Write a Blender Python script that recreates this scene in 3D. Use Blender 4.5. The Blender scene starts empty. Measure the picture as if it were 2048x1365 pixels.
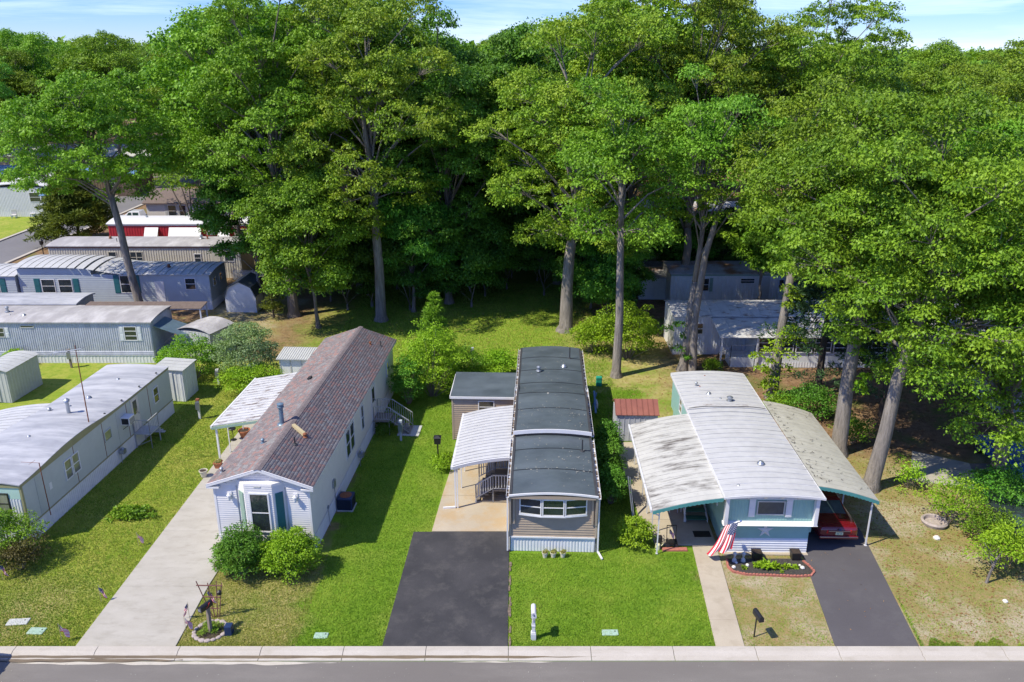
import bpy, bmesh, math, random
import numpy as np
from mathutils import Vector, Matrix
S = bpy.context.scene
COL = S.collection
R = math.radians
PI = math.pi

# ------------------------------------------------------------------ camera
cam_d = bpy.data.cameras.new('camera'); cam = bpy.data.objects.new('camera', cam_d); COL.objects.link(cam)
cam.location = (0, 0, 22.0)
cam.rotation_euler = (R(90) - math.atan(592 / 1650), 0, 0)
cam_d.sensor_width = 36; cam_d.lens = 29.0
cam_d.clip_start = .5; cam_d.clip_end = 4000
S.camera = cam
# ------------------------------------------------------------------ sky and sun
SUN_TO = Vector((-.90 * .6, -.44 * .6, .8)).normalized()
w = bpy.data.worlds.new('World'); S.world = w; w.use_nodes = True
nt = w.node_tree; nt.nodes.clear()
out = nt.nodes.new('ShaderNodeOutputWorld'); bg = nt.nodes.new('ShaderNodeBackground')
sky = nt.nodes.new('ShaderNodeTexSky'); sky.sky_type = 'NISHITA'; sky.sun_disc = False
sky.sun_elevation = math.asin(SUN_TO.z); sky.sun_rotation = math.atan2(SUN_TO.x, SUN_TO.y)
sky.altitude = 0; sky.air_density = 1.0; sky.dust_density = 0.0; sky.ozone_density = 4.0
tc = nt.nodes.new('ShaderNodeTexCoord')
mp = nt.nodes.new('ShaderNodeMapping'); mp.inputs['Scale'].default_value = (2.2, 2.2, 26)
mp.inputs['Rotation'].default_value = (0, R(2), R(20))
nz = nt.nodes.new('ShaderNodeTexNoise'); nz.inputs['Scale'].default_value = 1.3; nz.inputs['Detail'].default_value = 9; nz.inputs['Roughness'].default_value = .62
nz.inputs['Distortion'].default_value = .5
cr = nt.nodes.new('ShaderNodeValToRGB'); cr.color_ramp.elements[0].position = .46; cr.color_ramp.elements[1].position = .72
cr.color_ramp.elements[1].color = (.62, .62, .62, 1)
tint = nt.nodes.new('ShaderNodeMix'); tint.data_type = 'RGBA'; tint.blend_type = 'MULTIPLY'; tint.inputs[0].default_value = 1
sx = nt.nodes.new('ShaderNodeSeparateXYZ'); mr = nt.nodes.new('ShaderNodeMapRange'); mr.inputs[1].default_value = 0.0; mr.inputs[2].default_value = .07
tm = nt.nodes.new('ShaderNodeMix'); tm.data_type = 'RGBA'; tm.inputs[6].default_value = (.40, .54, .92, 1); tm.inputs[7].default_value = (.22, .38, .90, 1)
nt.links.new(tc.outputs['Generated'], sx.inputs[0]); nt.links.new(sx.outputs[2], mr.inputs[0]); nt.links.new(mr.outputs[0], tm.inputs[0]); nt.links.new(tm.outputs[2], tint.inputs[7])
cl = nt.nodes.new('ShaderNodeMix'); cl.data_type = 'RGBA'; cl.inputs[7].default_value = (5.6, 6.4, 7.6, 1)
L = nt.links.new
L(tc.outputs['Generated'], mp.inputs[0]); L(mp.outputs[0], nz.inputs['Vector']); L(nz.outputs['Fac'], cr.inputs[0])
L(sky.outputs[0], tint.inputs[6]); L(tint.outputs[2], cl.inputs[6]); L(cr.outputs[0], cl.inputs[0])
L(cl.outputs[2], bg.inputs[0]); bg.inputs[1].default_value = 0.15; L(bg.outputs[0], out.inputs[0])
sd = bpy.data.lights.new('sun', 'SUN'); sun = bpy.data.objects.new('sun', sd); COL.objects.link(sun)
sd.energy = 4.0; sd.angle = R(.53); sd.color = (1, .925, .76)
sun.rotation_euler = (-SUN_TO).to_track_quat('-Z', 'Y').to_euler(); sun.location = (-60, -20, 80)
S.view_settings.view_transform = 'Standard'; S.view_settings.look = 'None'; S.view_settings.gamma = 1
S.view_settings.use_curve_mapping = False; S.view_settings.exposure = .58
S.cycles.max_bounces = 6; S.cycles.diffuse_bounces = 3; S.cycles.transparent_max_bounces = 6; S.cycles.transmission_bounces = 3
S.cycles.caustics_reflective = False; S.cycles.caustics_refractive = False

# ------------------------------------------------------------------ materials
M = {}
def nodes(name):
    m = bpy.data.materials.new(name); m.use_nodes = True; t = m.node_tree
    return m, t, t.nodes['Principled BSDF']
def pos_noise(t, scale, stretch=(1, 1, 1), detail=6, rough=.6, rot=0, obj=False):
    g = t.nodes.new('ShaderNodeTexCoord') if obj else t.nodes.new('ShaderNodeNewGeometry')
    mp = t.nodes.new('ShaderNodeMapping'); mp.inputs['Scale'].default_value = stretch; mp.inputs['Rotation'].default_value = (0, 0, rot)
    n = t.nodes.new('ShaderNodeTexNoise'); n.inputs['Scale'].default_value = scale; n.inputs['Detail'].default_value = detail; n.inputs['Roughness'].default_value = rough
    t.links.new(g.outputs['Object' if obj else 'Position'], mp.inputs[0]); t.links.new(mp.outputs[0], n.inputs['Vector'])
    return n.outputs['Fac']
def ramp(t, fac, a, b, ca=0., cb=1.):
    r = t.nodes.new('ShaderNodeMapRange'); r.inputs[1].default_value = a; r.inputs[2].default_value = b
    r.inputs[3].default_value = ca; r.inputs[4].default_value = cb; t.links.new(fac, r.inputs[0]); return r.outputs[0]
def mixc(t, fac, a, b, mode='MIX'):
    x = t.nodes.new('ShaderNodeMix'); x.data_type = 'RGBA'; x.blend_type = mode
    if isinstance(fac, (int, float)): x.inputs[0].default_value = fac
    else: t.links.new(fac, x.inputs[0])
    for i, c in ((6, a), (7, b)):
        if isinstance(c, tuple): x.inputs[i].default_value = (c[0], c[1], c[2], 1)
        else: t.links.new(c, x.inputs[i])
    return x.outputs[2]
def mth(t, op, a, b=None, clamp=False):
    x = t.nodes.new('ShaderNodeMath'); x.operation = op; x.use_clamp = clamp
    for i, c in enumerate((a, b)):
        if c is None: continue
        if isinstance(c, (int, float)): x.inputs[i].default_value = c
        else: t.links.new(c, x.inputs[i])
    return x.outputs[0]
def bumpn(t, p, h, strength, dist=.02):
    b = t.nodes.new('ShaderNodeBump'); b.inputs['Strength'].default_value = strength; b.inputs['Distance'].default_value = dist
    t.links.new(h, b.inputs['Height']); t.links.new(b.outputs[0], p.inputs['Normal'])
def mat(name, c, rough=.6, var=.25, scale=2.5, metal=0, bump=.0, bs=25, dirt=None, dscale=.7, dlo=.55, dhi=.75, damt=.7, stretch=(1, 1, 1), rot=0, dstretch=(1, 1, 1), spec=.5, obj=False):
    m, t, p = nodes(name)
    n = pos_noise(t, scale, stretch, rot=rot, obj=obj)
    lo = tuple(x * (1 - var) for x in c); hi = tuple(min(1, x * (1 + var * .6)) for x in c)
    col = mixc(t, ramp(t, n, .3, .7), lo, hi)
    if dirt:
        d = pos_noise(t, dscale, dstretch, 9, .68, rot=rot, obj=obj)
        col = mixc(t, ramp(t, d, dlo, dhi, 0, damt), col, dirt)
    t.links.new(col, p.inputs['Base Color'])
    p.inputs['Roughness'].default_value = rough; p.inputs['Metallic'].default_value = metal
    p.inputs['Specular IOR Level'].default_value = spec
    if bump: bumpn(t, p, pos_noise(t, bs, stretch, 4, rot=rot, obj=obj), bump)
    M[name] = m; return m

mat('white_paint', (.66, .66, .66), .5, .06, dirt=(.55, .54, .50), dlo=.55, dhi=.8, damt=.4)
mat('white_trim', (.72, .72, .72), .45, .05)
mat('white_skirt', (.70, .71, .72), .45, .08, dirt=(.42, .42, .38), dlo=.58, dhi=.8, damt=.45)
mat('cream_siding', (.66, .63, .58), .55, .06, dirt=(.45, .43, .38), dlo=.6, dhi=.85, damt=.25)
mat('pearl_siding', (.70, .685, .67), .5, .05, dirt=(.5, .49, .46), dlo=.6, dhi=.85, damt=.25)
mat('tan_siding', (.39, .31, .225), .55, .08, dirt=(.22, .19, .15), dlo=.6, dhi=.85, damt=.3)
mat('tan_trim', (.42, .34, .26), .5, .06)
mat('teal_siding', (.27, .47, .42), .5, .08, dirt=(.30, .50, .44), dlo=.45, dhi=.8, damt=.5)
mat('teal_trim', (.07, .27, .26), .5, .1)
mat('teal_shutter', (.02, .13, .15), .5, .1)
mat('sage_shutter', (.25, .36, .29), .5, .1)
mat('green_paint', (.03, .13, .09), .5, .15)
mat('aqua_pale', (.42, .60, .52), .5, .08)
mat('grey_panel', (.47, .51, .50), .55, .05, dirt=(.38, .40, .37), dlo=.55, dhi=.8, damt=.4)
mat('olive_trim', (.29, .28, .15), .55, .12)
mat('grey_rib', (.50, .52, .57), .5, .12, dirt=(.25, .26, .30), dscale=.9, dlo=.45, dhi=.75, damt=.55, dstretch=(3, 1, .5))
mat('greyblue_siding', (.42, .47, .50), .55, .06)
mat('beige_rib', (.55, .52, .44), .55, .1, dirt=(.35, .30, .22), dlo=.55, dhi=.8, damt=.4)
mat('brown_trim', (.25, .12, .08), .6, .15)
mat('red_rib', (.42, .02, .03), .5, .15)
mat('brown_roof', (.16, .12, .10), .85, .25, 6)
mat('brown_wall', (.16, .11, .08), .8, .2)
mat('blue_metal', (.12, .24, .42), .5, .15)
mat('shed_grey', (.47, .48, .46), .6, .08, dirt=(.3, .3, .27), dlo=.5, dhi=.8, damt=.4)
mat('shed_white', (.68, .70, .70), .5, .08, dirt=(.5, .5, .45), dlo=.5, dhi=.8, damt=.35)
mat('rust_roof', (.28, .10, .07), .55, .15, 3, dirt=(.18, .06, .045), dlo=.45, dhi=.7, damt=.6)
mat('shed_brown', (.10, .075, .045), .8, .2, 5)
mat('membrane', (.075, .095, .108), .38, .25, 1.0, bump=.08, bs=6, dirt=(.15, .18, .195), dscale=.5, dlo=.4, dhi=.75, damt=.55, dstretch=(.5, 1.5, 1))
mat('membrane_speck', (.34, .33, .29), .9, .2)
mat('silver_roof', (.33, .34, .37), .55, .14, 1.4, bump=.3, bs=3, dirt=(.57, .575, .59), dscale=.55, dlo=.42, dhi=.68, damt=.85, dstretch=(.5, 2.6, 1), rot=.3)
mat('coated_roof', (.36, .345, .34), .6, .12, 1.2, bump=.2, bs=4, dirt=(.66, .65, .64), dscale=.5, dlo=.45, dhi=.7, damt=.6, dstretch=(2.2, .8, 1))
mat('metal_roof', (.50, .505, .51), .5, .10, 2, dirt=(.22, .21, .20), dscale=.9, dlo=.52, dhi=.8, damt=.65, dstretch=(.5, 7, 1))
mat('dirty_metal', (.50, .495, .46), .5, .1, 2, dirt=(.09, .075, .065), dscale=1.1, dlo=.50, dhi=.68, damt=.95, dstretch=(.5, 2.0, 1))
mat('moss_metal', (.47, .46, .39), .6, .12, 1.6, dirt=(.22, .20, .14), dscale=1.3, dlo=.52, dhi=.78, damt=.7, dstretch=(1, 1.5, 1))
mat('litter_roof', (.42, .43, .45), .6, .15, 2, dirt=(.30, .14, .05), dscale=.35, dlo=.48, dhi=.62, damt=.9)
mat('leafy_metal', (.56, .56, .56), .5, .12, 2, dirt=(.12, .06, .035), dscale=1.6, dlo=.53, dhi=.68, damt=.9, dstretch=(.8, 1.6, 1))
mat('rib_line', (.05, .05, .052), .6, .2); mat('seam_black', (.02, .022, .025), .5, .1)
mat('gutter', (.70, .71, .72), .45, .15, dirt=(.25, .20, .15), dscale=2.5, dlo=.5, dhi=.7, damt=.8)
mat('gutter_litter', (.20, .15, .11), .95, .5, 9)
mat('dark_gap', (.015, .015, .018), .8, .1)
mat('galv', (.40, .43, .46), .35, .15, metal=.7)
mat('blue_flue', (.16, .24, .31), .4, .15, metal=.3)
mat('pipe_dark', (.03, .032, .035), .6, .1)
mat('rust', (.25, .09, .04), .85, .3, 12)
mat('rail_grey', (.42, .43, .44), .45, .1)
mat('deck_taupe', (.20, .175, .15), .6, .12)
mat('black', (.015, .015, .017), .45, .1)
mat('black_rubber', (.02, .02, .02), .85, .1)
mat('navy', (.012, .03, .09), .5, .15)
mat('green_plastic', (.02, .30, .20), .45, .1)
mat('lid_green', (.34, .48, .38), .6, .15, 4, dirt=(.3, .28, .2), dlo=.5, dhi=.75, damt=.5)
mat('terracotta', (.42, .15, .07), .8, .15, 8)
mat('cream_pot', (.62, .57, .46), .75, .12, 8, dirt=(.35, .32, .25), dlo=.5, dhi=.75, damt=.5)
mat('soil', (.05, .035, .025), .95, .4, 15)
mat('mulch', (.055, .05, .045), .95, .5, 14, bump=.8, bs=20)
mat('brick_red', (.42, .15, .11), .85, .25, 10)
mat('ring_stone', (.40, .34, .31), .85, .25, 6, bump=.4, bs=20)
mat('pale_stone', (.70, .68, .62), .8, .15, 8)
mat('weathered_wood', (.22, .18, .14), .85, .3, 6, stretch=(1, 1, .15))
mat('red_wood', (.20, .09, .07), .8, .25, 6)
mat('blade_red', (.5, .03, .02), .5, .1)
mat('flag_red', (.55, .02, .05), .75, .05); mat('flag_white', (.78, .77, .76), .75, .04); mat('flag_blue', (.02, .035, .13), .75, .05)
mat('car_red', (.13, .005, .010), .22, .04, spec=.6); mat('car_white', (.72, .74, .76), .25, .03); mat('car_dark', (.03, .04, .05), .25, .05)
mat('car_blue', (.02, .12, .40), .25, .05)
mat('tail_red', (.55, .01, .01), .2, .05); mat('chrome', (.7, .7, .72), .15, .03, metal=1)
mat('plate', (.72, .70, .40), .5, .1)
mat('brass', (.55, .46, .26), .5, .1)
mat('curtain', (.10, .105, .10), .2, .2, 3)
def glassy(name, c, rough=.06, var=.5):
    m = mat(name, c, rough, var, 1.5, spec=.8); m.node_tree.nodes['Principled BSDF'].inputs['Coat Weight'].default_value = .6
    m.node_tree.nodes['Principled BSDF'].inputs['Coat Roughness'].default_value = .03
for k in ('car_red', 'car_white', 'car_dark', 'car_blue'):
    M[k].node_tree.nodes['Principled BSDF'].inputs['Coat Weight'].default_value = .8
glassy('glass', (.03, .04, .045)); glassy('glass_blind', (.22, .23, .19)); glassy('glass_car', (.05, .09, .09), .03)
# concrete, asphalt
def ground_mat(name, c, c2, c3, s1, s2, bump, bs, rough=.9, st=(1, 1, 1), lo=.5, hi=.7, crack=0):
    m, t, p = nodes(name)
    col = mixc(t, ramp(t, pos_noise(t, s1, st), .35, .65), c, c2)
    col = mixc(t, ramp(t, pos_noise(t, s2, st, 8, .7), lo, hi, 0, .75), col, c3)
    col = mixc(t, ramp(t, pos_noise(t, 40, (1, 1, 1), 3), .3, .7, 0, .5), col, tuple(x * .72 for x in c))
    if crack:
        g = t.nodes.new('ShaderNodeNewGeometry'); v = t.nodes.new('ShaderNodeTexVoronoi'); v.feature = 'DISTANCE_TO_EDGE'; v.inputs['Scale'].default_value = crack
        a = t.nodes.new('ShaderNodeVectorMath'); a.operation = 'ADD'
        nn = t.nodes.new('ShaderNodeTexNoise'); nn.inputs['Scale'].default_value = 1.5; nn.inputs['Detail'].default_value = 5
        t.links.new(g.outputs['Position'], nn.inputs['Vector']); t.links.new(g.outputs['Position'], a.inputs[0]); t.links.new(nn.outputs['Color'], a.inputs[1])
        t.links.new(a.outputs[0], v.inputs['Vector'])
        col = mixc(t, ramp(t, v.outputs['Distance'], .0, .012, .6, 0), col, tuple(x * .45 for x in c))
    t.links.new(col, p.inputs['Base Color']); p.inputs['Roughness'].default_value = rough
    bumpn(t, p, pos_noise(t, bs, (1, 1, 1), 4), bump); M[name] = m
ground_mat('street_asphalt', (.165, .15, .135), (.205, .19, .17), (.25, .23, .205), .35, .7, .35, 60, st=(.3, 1, 1), lo=.5, hi=.8)
ground_mat('far_asphalt', (.17, .165, .17), (.20, .195, .20), (.13, .13, .135), .3, .6, .2, 30)
ground_mat('sealed_asphalt', (.034, .034, .038), (.060, .058, .061), (.13, .122, .112), .6, 1.1, .4, 70, lo=.5, hi=.80)
ground_mat('smooth_asphalt', (.088, .082, .088), (.105, .098, .104), (.12, .115, .115), .3, .6, .25, 60)
ground_mat('concrete', (.40, .375, .32), (.47, .445, .39), (.30, .28, .23), .6, 1.1, .3, 45, lo=.5, hi=.72, st=(1, 2.2, 1))
ground_mat('patio_concrete', (.42, .36, .27), (.50, .43, .32), (.46, .31, .14), .5, .6, .3, 45, lo=.46, hi=.62)
ground_mat('walk_concrete', (.43, .37, .28), (.50, .44, .34), (.33, .28, .2), .7, 1.3, .3, 45, lo=.5, hi=.72)
ground_mat('kerb_concrete', (.46, .42, .36), (.54, .50, .44), (.34, .30, .23), .6, 1.5, .25, 40, lo=.52, hi=.75, st=(.6, 1.5, 1))
ground_mat('gutter_wet', (.17, .13, .075), (.22, .17, .10), (.12, .09, .05), .8, 2, .2, 30, rough=.35)
ground_mat('cut_pale', (.50, .46, .38), (.56, .52, .45), (.4, .37, .3), 1, 2, .2, 30)
# ground: litter, dry lawn, yellow lawn, lush lawn mixed by place
m, t, p = nodes('ground_cover')
g = t.nodes.new('ShaderNodeNewGeometry'); sp = t.nodes.new('ShaderNodeSeparateXYZ'); t.links.new(g.outputs['Position'], sp.inputs[0])
wob = ramp(t, pos_noise(t, .6, detail=5), .2, .8, -1.3, 1.3)
gx = mth(t, 'ADD', sp.outputs[0], wob); gy = mth(t, 'ADD', sp.outputs[1], wob)
def win(t, x0, x1, y0, y1, s=.6):
    a = mth(t, 'MULTIPLY', ramp(t, gx, x0 - s, x0 + s), ramp(t, gx, x1 - s, x1 + s, 1, 0))
    b = mth(t, 'MULTIPLY', ramp(t, gy, y0 - s, y0 + s), ramp(t, gy, y1 - s, y1 + s, 1, 0))
    return mth(t, 'MULTIPLY', a, b)
n1 = ramp(t, pos_noise(t, .35, detail=8, rough=.65), .35, .65); n2 = ramp(t, pos_noise(t, 2.2, detail=8, rough=.7), .35, .65); n3 = ramp(t, pos_noise(t, 9, detail=6, rough=.7), .3, .7)
litter = mixc(t, n2, (.15, .09, .05), (.32, .21, .12)); litter = mixc(t, ramp(t, n1, .5, .95), litter, (.13, .16, .04))
yell = mixc(t, n1, (.21, .30, .025), (.35, .36, .07)); yell = mixc(t, ramp(t, n2, .45, 1), yell, (.15, .25, .02)); yell = mixc(t, ramp(t, n3, .6, 1, 0, .6), yell, (.42, .38, .13))
dry = mixc(t, n2, (.37, .25, .13), (.24, .235, .07)); dry = mixc(t, ramp(t, n1, .4, .95, 0, .95), dry, (.47, .39, .29)); dry = mixc(t, ramp(t, n3, .45, .9, 0, .85), dry, (.15, .24, .03))
tandry = mixc(t, n2, (.31, .29, .08), (.42, .36, .16)); tandry = mixc(t, ramp(t, n1, .4, .9), tandry, (.20, .27, .04))
lush = mixc(t, n2, (.10, .20, .014), (.16, .28, .02)); lush = mixc(t, ramp(t, n3, .4, 1, 0, .6), lush, (.21, .32, .03)); lush = mixc(t, ramp(t, n1, .5, 1, 0, .6), lush, (.25, .31, .05))
moss = mixc(t, n2, (.15, .26, .02), (.28, .34, .05))
col = mixc(t, win(t, -16, 6.5, 50, 84, 2.5), litter, moss)
col = mixc(t, win(t, -45, -13.2, 15, 57), col, yell)
col = mixc(t, win(t, -26.5, -19, 60, 80, 1), col, dry)
col = mixc(t, win(t, 4.5, 11.5, 44, 66, 1.5), col, tandry)
col = mixc(t, win(t, -24, -18.6, 15, 30.4, 1.2), col, tandry)
col = mixc(t, win(t, -13.2, -8.0, 15, 33, .5), col, tandry)
col = mixc(t, win(t, 8.2, 60, 15, 42, .8), col, dry)
col = mixc(t, win(t, -8.7, 8.6, 15, 51.5, .35), col, lush)
col = mixc(t, win(t, -90, -61, 60, 170, 1), col, yell)
t.links.new(col, p.inputs['Base Color']); p.inputs['Roughness'].default_value = .95; p.inputs['Specular IOR Level'].default_value = .15
bumpn(t, p, pos_noise(t, 14, detail=8, rough=.75), .9, .06); M['ground_cover'] = m
# leaves: colour differs leaf by leaf, part of the light passes through
def leafmat(name, dark, light, tip, trans=.22, rough=.5):
    m, t, p = nodes(name)
    g = t.nodes.new('ShaderNodeNewGeometry'); o = t.nodes.new('ShaderNodeObjectInfo')
    col = mixc(t, g.outputs['Random Per Island'], dark, light)
    col = mixc(t, ramp(t, pos_noise(t, .45, detail=3), .42, .68, 0, .75), col, tip)
    hs = t.nodes.new('ShaderNodeHueSaturation'); t.links.new(col, hs.inputs['Color'])
    t.links.new(ramp(t, o.outputs['Random'], 0, 1, .488, .508), hs.inputs['Hue']); t.links.new(ramp(t, o.outputs['Random'], 0, 1, .85, 1.15), hs.inputs['Value'])
    t.links.new(hs.outputs[0], p.inputs['Base Color']); p.inputs['Roughness'].default_value = rough; p.inputs['Specular IOR Level'].default_value = .22
    tr = t.nodes.new('ShaderNodeBsdfTranslucent'); c2 = mixc(t, 1.0, hs.outputs[0], (1.25, 1.35, .45), 'MULTIPLY'); t.links.new(c2, tr.inputs[0])
    mx = t.nodes.new('ShaderNodeMixShader'); mx.inputs[0].default_value = trans
    t.links.new(p.outputs[0], mx.inputs[1]); t.links.new(tr.outputs[0], mx.inputs[2])
    t.links.new(mx.outputs[0], t.nodes['Material Output'].inputs[0]); M[name] = m
leafmat('leaf_oak', (.06, .14, .012), (.22, .385, .024), (.29, .43, .03))
leafmat('leaf_red_oak', (.065, .14, .012), (.23, .375, .024), (.32, .40, .035))
leafmat('leaf_maple', (.04, .13, .015), (.125, .33, .03), (.17, .37, .035))
leafmat('leaf_bright', (.15, .31, .012), (.28, .47, .025), (.34, .52, .03))
leafmat('leaf_fresh', (.07, .19, .015), (.18, .42, .03), (.24, .46, .035))
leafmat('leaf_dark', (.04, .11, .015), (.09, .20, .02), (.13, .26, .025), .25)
leafmat('leaf_green', (.055, .15, .012), (.195, .385, .024), (.26, .43, .03))
leafmat('leaf_grey', (.15, .23, .10), (.26, .34, .16), (.22, .32, .08))
leafmat('leaf_conifer', (.06, .10, .012), (.14, .19, .02), (.20, .25, .03), .15)
leafmat('leaf_pine', (.02, .06, .025), (.04, .09, .03), (.05, .10, .03), .15)
leafmat('leaf_plum', (.12, .02, .03), (.22, .05, .06), (.18, .05, .05))
leafmat('leaf_bronze', (.07, .10, .025), (.13, .17, .03), (.17, .14, .05))
leafmat('blade', (.10, .21, .014), (.235, .36, .032), (.36, .43, .06), .2)
leafmat('blade_dry', (.24, .28, .05), (.44, .40, .16), (.34, .34, .09), .3)
leafmat('leaf_litter', (.20, .09, .03), (.38, .28, .14), (.30, .16, .06), .1)
for nm, c, c2 in (('bark', (.16, .13, .105), (.30, .26, .22)), ('bark_pale', (.13, .115, .10), (.33, .295, .26)), ('bark_dark', (.05, .04, .035), (.11, .09, .075))):
    m, t, p = nodes(nm)
    a = pos_noise(t, 5.5, (1, 1, .13), 8, .75); b = pos_noise(t, 1.6, (1, 1, .4), 6, .65)
    col = mixc(t, ramp(t, a, .35, .65), c, c2); col = mixc(t, ramp(t, b, .5, .75, 0, .55), col, tuple(x * .55 for x in c2))
    t.links.new(col, p.inputs['Base Color']); p.inputs['Roughness'].default_value = .9; bumpn(t, p, a, 1.0, .12); M[nm] = m
# shingles
for i, c in enumerate([(.19, .16, .158), (.215, .18, .175), (.28, .175, .155), (.235, .225, .22), (.175, .145, .143), (.235, .19, .178)]):
    mat('shingle_%d' % i, c, .9, .2, 14, bump=.4, bs=60)
SH = ['shingle_%d' % i for i in range(6)]

# ------------------------------------------------------------------ mesh builder
class MB:
    def __init__(s): s.v = []; s.f = []; s.m = []
    def add(s, vs, fs, mi=0):
        n = len(s.v); s.v += [tuple(v) for v in vs]; s.f += [tuple(i + n for i in f) for f in fs]; s.m += [mi] * len(fs)
    def hexa(s, P, mi=0):
        s.add(P, [(0, 3, 2, 1), (4, 5, 6, 7), (0, 1, 5, 4), (1, 2, 6, 5), (2, 3, 7, 6), (3, 0, 4, 7)], mi)
    def box(s, x0, x1, y0, y1, z0, z1, mi=0):
        s.hexa([(x0, y0, z0), (x1, y0, z0), (x1, y1, z0), (x0, y1, z0), (x0, y0, z1), (x1, y0, z1), (x1, y1, z1), (x0, y1, z1)], mi)
    def bar(s, a, b, w, h=None, mi=0):
        a = Vector(a); b = Vector(b); d = (b - a).normalized(); h = h or w
        up = Vector((0, 0, 1)) if abs(d.z) < .95 else Vector((0, 1, 0))
        x = d.cross(up).normalized() * w / 2; y = x.cross(d).normalized() * h / 2
        s.hexa([a - x - y, a + x - y, a + x + y, a - x + y, b - x - y, b + x - y, b + x + y, b - x + y], mi)
    def tube(s, pts, rad, n=8, mi=0, cap=True, z=1):
        pts = [Vector(p) for p in pts]; base = len(s.v)
        if not hasattr(rad, '__len__'): rad = [rad] * len(pts)
        x = None
        for i, p in enumerate(pts):
            d = (pts[min(i + 1, len(pts) - 1)] - pts[max(i - 1, 0)]).normalized()
            if x is None:
                up = Vector((0, 0, 1)) if abs(d.z) < .9 else Vector((1, 0, 0)); x = d.cross(up).normalized()
            else: x = (x - d * x.dot(d)).normalized()
            y = d.cross(x)
            for k in range(n):
                a = 2 * PI * k / n; s.v.append(tuple(p + (x * math.cos(a) + y * math.sin(a)) * rad[i]))
        for i in range(len(pts) - 1):
            for k in range(n):
                k2 = (k + 1) % n; s.f.append((base + i * n + k, base + i * n + k2, base + (i + 1) * n + k2, base + (i + 1) * n + k)); s.m.append(mi)
        if cap:
            s.f.append(tuple(base + k for k in range(n))[::-1]); s.f.append(tuple(base + (len(pts) - 1) * n + k for k in range(n))); s.m += [mi, mi]
    def lathe(s, c, prof, n=14, mi=0, sx=1, sy=1):
        b = len(s.v)
        for r, z in prof:
            for k in range(n):
                a = 2 * PI * k / n; s.v.append((c[0] + r * sx * math.cos(a), c[1] + r * sy * math.sin(a), c[2] + z))
        for i in range(len(prof) - 1):
            for k in range(n):
                k2 = (k + 1) % n; s.f.append((b + i * n + k, b + i * n + k2, b + (i + 1) * n + k2, b + (i + 1) * n + k)); s.m.append(mi)
        s.f.append(tuple(b + k for k in range(n))[::-1]); s.f.append(tuple(b + (len(prof) - 1) * n + k for k in range(n))); s.m += [mi, mi]
    def prism(s, poly, y0, y1, mi=0, ax='y'):
        n = len(poly)
        f = {'y': lambda a, b, y: (a, y, b), 'x': lambda a, b, y: (y, a, b), 'z': lambda a, b, y: (a, b, y)}[ax]
        s.add([f(a, b, y0) for a, b in poly] + [f(a, b, y1) for a, b in poly],
              [tuple(range(n)), tuple(range(2 * n - 1, n - 1, -1))] + [(i, n + i, n + (i + 1) % n, (i + 1) % n) for i in range(n)], mi)
    def grid(s, fn, nu, nv, mi=None):
        b = len(s.v)
        for i in range(nu + 1):
            for j in range(nv + 1): s.v.append(tuple(fn(i / nu, j / nv)))
        for i in range(nu):
            for j in range(nv):
                a = b + i * (nv + 1) + j; s.f.append((a, a + 1, a + nv + 2, a + nv + 1)); s.m.append(mi(i, j) if callable(mi) else (mi or 0))
    def build(s, name, mats, parent=None, smooth=False, fix=True, bevel=0):
        me = bpy.data.meshes.new(name); me.from_pydata(s.v, [], s.f)
        if isinstance(mats, str): mats = [mats]
        for k in mats: me.materials.append(M[k])
        if any(s.m): me.polygons.foreach_set('material_index', s.m)
        if smooth: me.polygons.foreach_set('use_smooth', [True] * len(s.f))
        me.update()
        if fix:
            bm = bmesh.new(); bm.from_mesh(me); bmesh.ops.recalc_face_normals(bm, faces=bm.faces); bm.to_mesh(me); bm.free()
        o = link(name, me, parent)
        if bevel:
            b = o.modifiers.new('bevel', 'BEVEL'); b.width = bevel; b.segments = 2; b.limit_method = 'ANGLE'
        return o
def link(name, me, parent=None):
    o = bpy.data.objects.new(name, me); COL.objects.link(o)
    if parent: o.parent = parent
    return o
def tag(o, label, cat, group=None, kind=None):
    o['label'] = label; o['category'] = cat
    if group: o['group'] = group
    if kind: o['kind'] = kind
    return o
def struct(o): o['kind'] = 'structure'; return o
def stuff(o): o['kind'] = 'stuff'; return o
def thing(name, label, cat, loc=(0, 0, 0), rz=0, group=None):
    o = bpy.data.objects.new(name, None); COL.objects.link(o); o.location = loc; o.rotation_euler = (0, 0, rz); o.empty_display_size = .3
    return tag(o, label, cat, group)
def dup(root, loc, rz=0, label=None, group=None, scale=None):
    def cp(o, par):
        c = o.copy(); COL.objects.link(c); c.parent = par
        for ch in KIDS.get(o.name, [x for x in o.children]): cp(ch, c)
        return c
    r = cp(root, None); r.location = loc; r.rotation_euler = (0, 0, rz)
    if scale: r.scale = (scale, scale, scale) if not hasattr(scale, '__len__') else scale
    if label: r['label'] = label
    if group: r['group'] = group
    return r
KIDS = {}
def npmesh(name, V, F, mats, mi=None):
    me = bpy.data.meshes.new(name); nf, k = F.shape
    me.vertices.add(len(V)); me.vertices.foreach_set('co', V.astype(np.float32).ravel())
    me.loops.add(nf * k); me.loops.foreach_set('vertex_index', F.astype(np.int32).ravel())
    me.polygons.add(nf); me.polygons.foreach_set('loop_start', np.arange(0, nf * k, k, dtype=np.int32)); me.polygons.foreach_set('loop_total', np.full(nf, k, np.int32))
    if isinstance(mats, str): mats = [mats]
    for q in mats: me.materials.append(M[q])
    if mi is not None: me.polygons.foreach_set('material_index', mi.astype(np.int32))
    me.update(calc_edges=True); return me

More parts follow.
